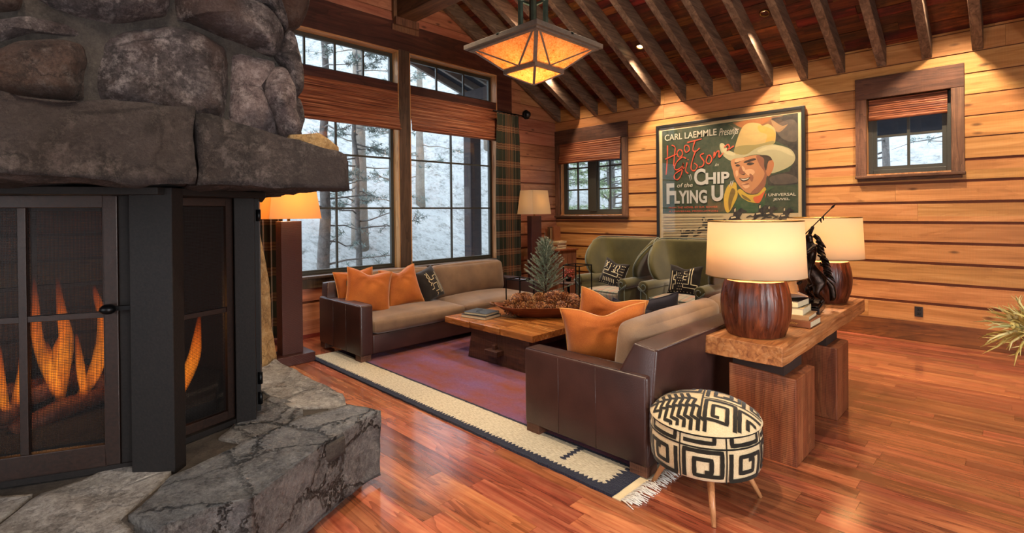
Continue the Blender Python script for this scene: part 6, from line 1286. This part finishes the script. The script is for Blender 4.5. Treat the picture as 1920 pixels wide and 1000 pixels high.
# ------------------------------------------------------------------ curtains
def curtain(label, y0, y1, z0, z1, folds, x=XW + .13, seed=0, amp=.052):
    t = thing('plaid_curtain', label, 'curtain', (x, (y0 + y1) / 2, z0), 0, 'plaid curtains on the window wall'); H_ = z1 - z0; W_ = y1 - y0; full = W_ * 1.9
    def fn(u, v):
        z = H_ * v; sq = 1 - .10 * math.exp(-((v - .97) / .06) ** 2); y = (u - .5) * W_ * sq * (1 + .03 * (1 - v)); a = amp * (1 - .35 * v); ph = u * folds * 2 * math.pi + .5 * noise.noise((u * 3, v * 1.5, seed))
        xx = a * math.sin(ph) + .012 * noise.noise((u * 6, v * 3, seed + 4)); y += .25 * a * math.sin(2 * ph); return (xx, y, z)
    mb = MB(); mb.grid(fn, 180, 50, uv=lambda u, v: (u * full, v * H_)); mb.build('cloth', 'plaid', t, solid=.004)
    mb = MB(); mb.tube([(0, -W_ / 2 - .05, H_ + .015), (0, W_ / 2 + .06, H_ + .015)], .011, 10); mb.ball((0, W_ / 2 + .07, H_ + .015), .02, 10); rd = mb.build('curtain_rod', 'black', t)
    mb = MB()
    for k in range(7): yy = -W_ / 2 + W_ * (k + .5) / 7; mb.tube([(.018 * math.cos(a), yy, H_ + .01 + .018 * math.sin(a)) for a in [2 * math.pi * q / 12 for q in range(12)]], .003, 5, closed=True)
    mb.build('curtain_rings', 'black', t); return t
curtain('long green and rust plaid curtain right of the tall windows', 6.05, 6.66, .10, 3.36, 6)
curtain('plaid curtain seen in a strip behind the near column floor lamp', 1.98, 2.42, .10, 3.36, 5, seed=5)

# ------------------------------------------------------------------ pendant lantern
pe = thing('pendant_lantern', 'square craftsman pendant lantern with glowing amber panels under the beam', 'pendant lamp', (-3.9, 4.27, 3.05))
def sq(mb, h, z0, z1, w_, mi=0):
    mb.box(-h, h, -h, -h + w_, z0, z1, mi); mb.box(-h, h, h - w_, h, z0, z1, mi); mb.box(-h, -h + w_, -h + w_, h - w_, z0, z1, mi); mb.box(h - w_, h, -h + w_, h - w_, z0, z1, mi)
HT, ZT, HL, ZL = .50, .405, .235, .165      # glass top half width/height, lower band
mb = MB(); sq(mb, .56, .405, .455, .075); sq(mb, .525, .385, .41, .05); mb.build('upper_rim', 'pewter', pe, bevel=.003)
mb = MB(); sq(mb, .245, .125, .17, .03); mb.build('lower_rim', 'pewter', pe, bevel=.003)
def bar3(mb, a, b, w_, nrm):
    a = Vector(a); b = Vector(b); d = (b - a).normalized(); n_ = Vector(nrm).normalized(); s = d.cross(n_) * w_ / 2; o = n_ * .006
    mb.add([a - s - o, a + s - o, a + s + o, a - s + o, b - s - o, b + s - o, b + s + o, b - s + o], [(0, 3, 2, 1), (4, 5, 6, 7), (0, 1, 5, 4), (1, 2, 6, 5), (2, 3, 7, 6), (3, 0, 4, 7)])
bars_ = MB()
for k in range(4):
    T = Matrix.Rotation(k * math.pi / 2, 4, 'Z'); V = lambda *p: T @ Vector(p)
    mb = MB(); mb.add([V(-HL, -HL, ZL), V(HL, -HL, ZL), V(HT, -HT, ZT), V(-HT, -HT, ZT)], [(0, 1, 2, 3)]); mb.build('amber_panel', 'mica', pe, solid=.004)
    mb = MB(); mb.add([V(-.225, -.225, .13), V(.225, -.225, .13), V(0, 0, .005)], [(0, 2, 1)]); mb.build('amber_panel', 'mica', pe, solid=.003)
    nn = T @ Vector((0, -(ZT - ZL), -(HT - HL)))
    bar3(bars_, V(0, -HL - .005, ZL + .01), V(HT - .04, -HT, ZT), .020, nn); bar3(bars_, V(0, -HL - .005, ZL + .01), V(-HT + .04, -HT, ZT), .020, nn)
    bar3(bars_, V(-HL, -HL, ZL), V(-HT, -HT, ZT), .045, V(-1, -1, -1)); bar3(bars_, V(-HT, -HT, ZT - .01), V(HT, -HT, ZT - .01), .04, nn); bar3(bars_, V(-HL, -HL, ZL + .01), V(HL, -HL, ZL + .01), .03, nn)
    bar3(bars_, V(-.235, -.235, .125), V(0, 0, 0), .035, V(-1, -1, -1))
bars_.build('panel_bars', 'pewter', pe, recalc=True)
mb = MB()
for a in (-1, 1):
    for b in (-1, 1): mb.box(a * .10 - .022, a * .10 + .022, b * .10 - .022, b * .10 + .022, .44, 1.455)
for z in (.60, .95, 1.30): sq(mb, .125, z, z + .03, .03)
mb.box(-.56, .56, -.022, .022, .43, .46); mb.box(-.022, .022, -.56, .56, .43, .46)
mb.build('stem_posts', 'verdigris', pe, bevel=.003)
mb = MB(); mb.box(-.15, .15, -.15, .15, 1.43, 1.46); mb.build('canopy_plate', 'pewter', pe, bevel=.003)
mb = MB(); mb.box(-.03, .03, -.03, .03, .46, 1.43); mb.build('inner_stem', 'bronzesteel', pe)
for a, b in ((-.1, -.1), (.1, .1), (.1, -.1), (-.1, .1)):
    mb = MB(); mb.ball((a, b, .32), (.03, .03, .045), 12); mb.build('bulb', 'bulb', pe)
l = bpy.data.lights.new('pendant_light', 'POINT'); l.energy = 44; l.color = (1, .82, .58); l.shadow_soft_size = .12; o = bpy.data.objects.new('pendant_light', l); COL.objects.link(o); o.location = (-3.9, 4.27, 3.33)

# ------------------------------------------------------------------ corner cabinet, books, small plants, security camera, outlet
cc = thing('corner_cabinet', 'reddish wooden cabinet in the corner below the casement window', 'cabinet', (-6.1, 7.3, 0))
mb = MB(); mb.box(-6.40, -5.86, 7.02, 7.55, .06, .90); mb.box(-6.36, -5.90, 7.06, 7.5, 0, .06); mb.build('body', 'casing', cc, world=True, bevel=.006)
mb = MB(); mb.box(-6.43, -5.83, 6.99, 7.58, .90, .93); mb.build('cabinet_top', 'base_x', cc, world=True, bevel=.006)
dd = MB(); dd.box(-6.37, -5.89, 7.008, 7.022, .10, .86); d_ = dd.build('door', 'base_x', cc, world=True, bevel=.004); k_ = MB(); k_.ball((-5.94, 7.0, .5), .014, 10); k_.build('knob', 'brass', d_, world=True)
gz = 'books on the corner cabinet'; z = .932
for i, (h_, c, dx, lb) in enumerate([(.045, 'c_cream', 0, 'cream book at the bottom of the corner cabinet stack'), (.03, 'c_rust', .01, 'rust book in the corner cabinet stack, above the cream one'), (.035, 'c_tan', -.01, 'tan book in the corner cabinet stack, below the top book'), (.03, 'c_cream', .012, 'pale book topping the flat stack on the corner cabinet')]):
    book('stacked_book', lb, (-6.13 + dx, 7.24, z), R(3 * i - 4), .36, .26, h_, c, group=gz); z += h_ + .0005
for i, (x, h_, lb) in enumerate([(-6.26, .22, 'upright rust book at the left on the corner cabinet'), (-6.20, .26, 'tall upright brown book at the corner cabinet, second from left'), (-6.14, .24, 'upright tan book at the corner cabinet, third from left'), (-6.08, .27, 'tallest upright book at the right on the corner cabinet')]):
    t = book('upright_book', lb, (x, 7.24, z + h_ / 2), 0, h_, .18, .045, ['c_rust', 'c_brown', 'c_tan', 'c_rust'][i], group=gz); t.rotation_euler = (0, R(90), 0); t.location = (x - .022, 7.24, z + h_ / 2)
sd = thing('side_table', 'small dark round side table between window sofa and left wingback chair', 'side table', (-5.15, 6.42, 0))
mb = MB(); mb.lathe([(.0, .46), (.20, .46), (.205, .475), (.20, .49), (0, .49)], 32); mb.build('tabletop', 'ct_base', sd); mb = MB(); mb.lathe([(.13, .0), (.13, .02), (.025, .04), (.022, .46)], 20); mb.build('pedestal', 'black', sd)
M['berry'] = flat('red_berry', '8a2c18', .4); M['leafdk'] = flat('dark_leaf', '2a3a20', .6)
bp = thing('berry_arrangement', 'small pot of reddish berries beside the left wingback chair', 'plant', (-5.15, 6.42, .4905))
mb = MB(); mb.lathe([(.04, 0), (.055, .07), (.05, .07), (.03, .03), (0, .03)], 18); mb.build('pot', 'black', bp)
mb = MB(); rb = random.Random(2)
for k in range(90):
    a = rb.uniform(0, 6.28); q = rb.uniform(.02, .11); p = Vector((q * math.cos(a), q * math.sin(a), .08 + rb.uniform(0, .13) - q * .3)); mb.ball(p, rb.uniform(.009, .014), 6)
    if k % 5 == 0: mb.tube([(0, 0, .04), p], .002, 4, 1)
mb.build('berries', ['berry', 'leafdk'], bp)
dc = thing('dome_camera', 'black dome security camera on the wood wall beside the curtain top', 'camera', (XW, 6.95, 3.44))
mb = MB(); mb.lathe([(.0, 0), (.085, 0), (.085, .035), (.078, .045), (0, .045)], 28, mat=Matrix.Rotation(R(90), 4, 'Y')); mb.build('housing', 'black', dc)
mb = MB(); T = Matrix.Translation((.045, 0, 0)) @ Matrix.Rotation(R(90), 4, 'Y'); mb.lathe([(.068 * math.cos(R(9 * k)), .068 * math.sin(R(9 * k))) for k in range(10)] + [(.0005, .068)], 24, mat=T); mb.build('dome', 'c_black', dc)
ol = thing('wall_outlet', 'dark brown power outlet low on the wall right of the console', 'outlet', (-.873, YB, .355))
M['outlet'] = flat('outlet_plate', '241a14', .4)
mb = MB(); mb.box(-.04, .04, -.009, .0, -.062, .062); pl = mb.build('cover_plate', 'outlet', ol, bevel=.003)
for s in (-1, 1):
    mb = MB(); mb.box(-.018, .018, -.0115, -.008, s * .025 - .014, s * .025 + .014); soq = mb.build('socket', 'black', ol, bevel=.003)
    mb = MB(); mb.box(-.009, -.006, -.0122, -.011, s * .025 - .004, s * .025 + .007); mb.box(.006, .009, -.0122, -.011, s * .025 - .004, s * .025 + .007); mb.build('socket_slots', 'brass', soq)

# ------------------------------------------------------------------ dried arrangement at the right edge on a stand
M['straw'] = NT('dried_leaf'); _n = M['straw']; M['straw'] = _n.fin(_n.ramp(_n.geo('Random Per Island'), [(0, 'a88a3c'), (.5, 'd0b866'), (.8, 'dcc98a'), (1, '8a8a50')]), .6)
VX, VY = .11, 4.14
vt = thing('plant_stand', 'slim dark stand at the right edge carrying the dried leaf vase', 'stand', (VX + .06, VY, 0))
mb = MB(); mb.box(-.095, .095, -.095, .095, .52, .55); mb.build('stand_top', 'ct_base', vt, bevel=.004)
for a in (-1, 1):
    for b in (-1, 1): mb = MB(); mb.tube([(a * .08, b * .08, .52), (a * .085, b * .085, 0)], [.012, .009], 10); mb.build('leg', 'black', vt)
va = thing('dried_arrangement', 'pale yellow dried leaves in a vase at the right edge of the photo', 'plant', (VX + .06, VY, .5505))
mb = MB(); mb.lathe([(.05, 0), (.09, .05), (.085, .13), (.05, .18), (.055, .20), (.048, .20), (.043, .18), (.07, .12), (0, .02)], 28); mb.build('vase', 'ceramic', va)
mb = MB(); rv_ = random.Random(6)
for k in range(120):
    a = rv_.uniform(0, 6.28); el = rv_.uniform(-.55, 1.3); L = rv_.uniform(.14, .27); d = Vector((math.cos(a) * math.cos(el), math.sin(a) * math.cos(el), math.sin(el))); p0 = Vector((-.13, -.02, .34)); pts = [p0 + d * L * t + Vector((0, 0, (.06 * t - .10 * t * t))) + Vector((noise.noise((k, t * 2, 0)), noise.noise((k, t * 2, 5)), 0)) * .03 * t for t in (0, .25, .5, .75, 1)]
    mb.tube(pts, [.003, .006, .007, .0055, .001], 5)
    if k % 3 == 0: mb.ball(pts[2], (.014, .014, .02), 7)
    s = d.cross(Vector((0, 0, 1))); s = s.normalized() if s.length > .1 else Vector((1, 0, 0)); q = pts[3]; mb.tube([q, q + s * .03 + d * .035], [.004, .001], 4); mb.tube([pts[2], pts[2] - s * .03 + d * .03], [.004, .001], 4)

for k in range(24): mb.tube([(rv_.uniform(-.02, .02), rv_.uniform(-.02, .02), .1), (rv_.uniform(-.04, .02), rv_.uniform(-.02, .02), .23), (-.12 + rv_.uniform(-.06, .06), -.02 + rv_.uniform(-.06, .06), .36)], .0045, 5)
mb.build('leaf_spray', 'straw', va)

# ------------------------------------------------------------------ outdoors
n = NT('snowy_slope'); v = n.tc(); a = n.noise(v, .5, 8, .72); b = n.noise(v, 3.5, 7, .75, .5); c = n.noise(n.map(v, (1, 1, .25)), 11, 5, .75)
f = n.math('ADD', n.math('MULTIPLY', b, .5), n.math('ADD', n.math('MULTIPLY', c, .3), n.math('MULTIPLY', a, .2)))
M['slope'] = n.fin(n.ramp(f, [(.40, '60605c'), (.46, '868886'), (.52, '9b9d9c'), (.62, 'a4a6a5')]), .95, 0, n.bump(f, .6, .1))
M['slope_green'] = flat('grass_slope', '6f7766', .95, 0, .4, .4, 3)
M['pinebark'] = stone('pine_bark', ('66635f', '85817d', '9a9691', 'a8a29c'), 3, .3, .8)
M['palebark'] = stone('pale_bark', ('857a6e', '978c80', 'a59c92', 'aea69d'), 2, .4, .6)
n = NT('pine_needles'); M['pineneedle'] = n.fin(n.ramp(n.geo('Random Per Island'), [(0, '5d6c69'), (.5, '80908a'), (1, 'a2ada7')]), .7)
n = NT('green_needles'); M['greenneedle'] = n.fin(n.ramp(n.geo('Random Per Island'), [(0, '62744e'), (.5, '93a67c'), (1, 'c6d4ac')]), .7)
def hz(x, y):
    d = max(0, -(x + 9.5)) if x < -9.5 else 0; e = max(0, y - 11) if y > 11 else 0
    return -.45 + .62 * d + .60 * e + .5 * noise.noise((x * .2, y * .2, 0)) * min(1, (d + e) * .3)
mb = MB()
mb.grid(lambda u, v: (-60 + 53.2 * u, -40 + 90 * v, hz(-60 + 53.2 * u, -40 + 90 * v)), 70, 70)
mb.build('ground_slope_left', 'slope', None)['kind'] = 'structure'
mb = MB(); mb.grid(lambda u, v: (-6.8 + 46 * u, 8.05 + 50 * v, hz(-6.8, 8.05 + 50 * v)), 30, 60)
mb.build('ground_slope_back', 'slope', None)['kind'] = 'structure'
mb = MB(); mb.box(-7, 40, -40, -3.95, -.5, -.4); mb.box(3.6, 40, -4, 8.05, -.5, -.4); mb.build('ground_front', 'slope', None)['kind'] = 'structure'
def out_tree(label, x, y, r, h, seed, nb, bark='pinebark', needle='pineneedle', zlow=1.0, L0=1.6, dens=1.0, group='trees outside the windows'):
    z0 = hz(x, y) - .2; t = thing('pine_tree', label, 'tree', (x, y, z0), 0, group); q = random.Random(seed)
    mb = MB(); mb.tube([(.15 * noise.noise((seed, k * .4, 0)), .15 * noise.noise((seed, k * .4, 7)), h * k / 10) for k in range(11)], [r * (1 - .75 * k / 10) for k in range(11)], 14); mb.build('trunk', bark, t, noise_amp=.012, noise_sc=5)
    mb = MB(); nd = MB()
    for k in range(nb):
        z = zlow + (h - zlow) * (k + q.random()) / nb; L = L0 * (1 - .6 * z / h) * q.uniform(.6, 1.2); a = q.uniform(0, 6.28); d = Vector((math.cos(a), math.sin(a), q.uniform(-.25, .3)))
        pts = [Vector((0, 0, z)) + d * L * s + Vector((q.uniform(-.06, .06), q.uniform(-.06, .06), q.uniform(-.05, .05))) * (s > 0) for s in (0, .25, .5, .75, 1)]; mb.tube(pts, [.022, .017, .012, .008, .003], 5)
        for m_ in range(int(9 * dens)):
            s = q.uniform(.35, 1); i = min(3, int(s * 4)); p = pts[i].lerp(pts[i + 1], s * 4 - i); dd_ = (d + Vector((q.uniform(-1, 1), q.uniform(-1, 1), q.uniform(-.4, .6)))).normalized(); e = p + dd_ * q.uniform(.15, .35); mb.tube([p, e], [.006, .002], 4)
            for _ in range(26): 
                g = p.lerp(e, q.uniform(.3, 1)); w_ = Vector((q.uniform(-1, 1), q.uniform(-1, 1), q.uniform(-1, 1))).normalized(); sd_ = w_.orthogonal().normalized() * .006; nd.add([g - sd_, g + sd_, g + w_ * .10], [(0, 1, 2)])
    b = mb.build('branches', bark, t)
    if dens: nd.build('needles', needle, b)
    return t
out_tree('grey pine trunk crossing the left tall window, nearest the glass', -9.0, 4.15, .13, 7.5, 3, 26, L0=1.9, zlow=.9, dens=.55)
out_tree('pale tree trunk further out behind the left tall window', -11.5, 6.2, .22, 9, 5, 22, 'palebark', L0=1.8, dens=.6)
out_tree('bluish pine with foliage seen in the left tall window', -10.0, 5.35, .08, 6.0, 8, 30, L0=1.3, zlow=1.6, dens=1.2)
out_tree('distant pine seen through the right tall window', -13.5, 9.4, .16, 8, 12, 26, 'palebark', L0=1.6, dens=.7)
out_tree('thin pine seen low in the right tall window', -12.0, 7.6, .09, 6.5, 14, 26, 'palebark', L0=1.3, dens=.6)
out_tree('far pine behind the right pane of the right tall window', -14.5, 13.2, .14, 8, 19, 24, 'palebark', L0=1.6, dens=.6)
for i, (x, y) in enumerate([(-9.4, 11.4), (-8.3, 12.4), (-7.6, 11.2), (-10.6, 12.6)]):
    out_tree(['green pine outside the left sash of the corner window', 'green pine outside the right sash of the corner window', 'green pine close outside the corner window between the sashes', 'green pine furthest left outside the corner window'][i], x, y, .10, 6.0, 30 + i, 60, needle='greenneedle', L0=1.7, zlow=.6, dens=1.3)
out_tree('bare tree outside the small square window', -1.9, 12.5, .10, 7.0, 51, 34, L0=2.2, zlow=1.0, dens=.15)
out_tree('slender tree outside the small square window, further right', -.6, 14.0, .10, 8.0, 54, 34, L0=2.0, zlow=1.0, dens=.3)
# porch: post and roof seen through the right windows
M['porchwood'] = flat('porch_timber', '3a3032', .7, 0, .3, .3, 12); M['stucco'] = flat('pale_stucco', 'a6aca4', .9, 0, .1, .2, 20)
pp = thing('porch', 'dark timber porch post and raftered porch roof outside the right tall window', 'porch', (-8.6, 7.4, -.6))
mb = MB(); mb.box(-8.72, -8.48, 7.22, 7.52, -.6, 4.05); mb.build('post', 'porchwood', pp, world=True, bevel=.01)
mb = MB(); mb.box(-9.2, -6.8, 7.26, 7.46, 4.05, 4.3); mb.build('porch_beam', 'porchwood', pp, world=True, bevel=.01)
M['porchroof'] = flat('porch_roof_boards', '2b2f3c', .8, 0, .3, .2, 8); M['porchrafter'] = flat('porch_rafter', '9a8f88', .7, 0, .2, .2, 12)
mb = MB(); zz = lambda y: 5.45 - .30 * (y - 4.6)
mb.add([(-9.4, 4.8, zz(4.8)), (-6.78, 4.8, zz(4.8)), (-6.78, 9.4, zz(9.4)), (-9.4, 9.4, zz(9.4)), (-9.4, 4.8, zz(4.8) + .1), (-6.78, 4.8, zz(4.8) + .1), (-6.78, 9.4, zz(9.4) + .1), (-9.4, 9.4, zz(9.4) + .1)], [(0, 3, 2, 1), (4, 5, 6, 7), (0, 1, 5, 4), (1, 2, 6, 5), (2, 3, 7, 6), (3, 0, 4, 7)]); mb.build('porch_roof', 'porchroof', pp, world=True)
for k in range(6):
    x = -9.3 + .48 * k; mb = MB(); mb.add([(x, 4.8, zz(4.8) - .14), (x + .07, 4.8, zz(4.8) - .14), (x + .07, 9.4, zz(9.4) - .14), (x, 9.4, zz(9.4) - .14), (x, 4.8, zz(4.8)), (x + .07, 4.8, zz(4.8)), (x + .07, 9.4, zz(9.4)), (x, 9.4, zz(9.4))], [(0, 3, 2, 1), (4, 5, 6, 7), (0, 1, 5, 4), (1, 2, 6, 5), (2, 3, 7, 6), (3, 0, 4, 7)]); mb.build('porch_rafter', 'porchrafter', pp, world=True)
mb = MB(); mb.add([(XW - .2, 8.03, 3.46), (XR, 8.03, 3.46), (XR, 9.45, 2.72), (XW - .2, 9.45, 2.72), (XW - .2, 8.03, 3.58), (XR, 8.03, 3.58), (XR, 9.45, 2.84), (XW - .2, 9.45, 2.84)], [(0, 1, 2, 3), (4, 7, 6, 5), (0, 4, 5, 1), (1, 5, 6, 2), (2, 6, 7, 3), (3, 7, 4, 0)])
mb.build('eave_soffit', 'porchroof', None)['kind'] = 'structure'
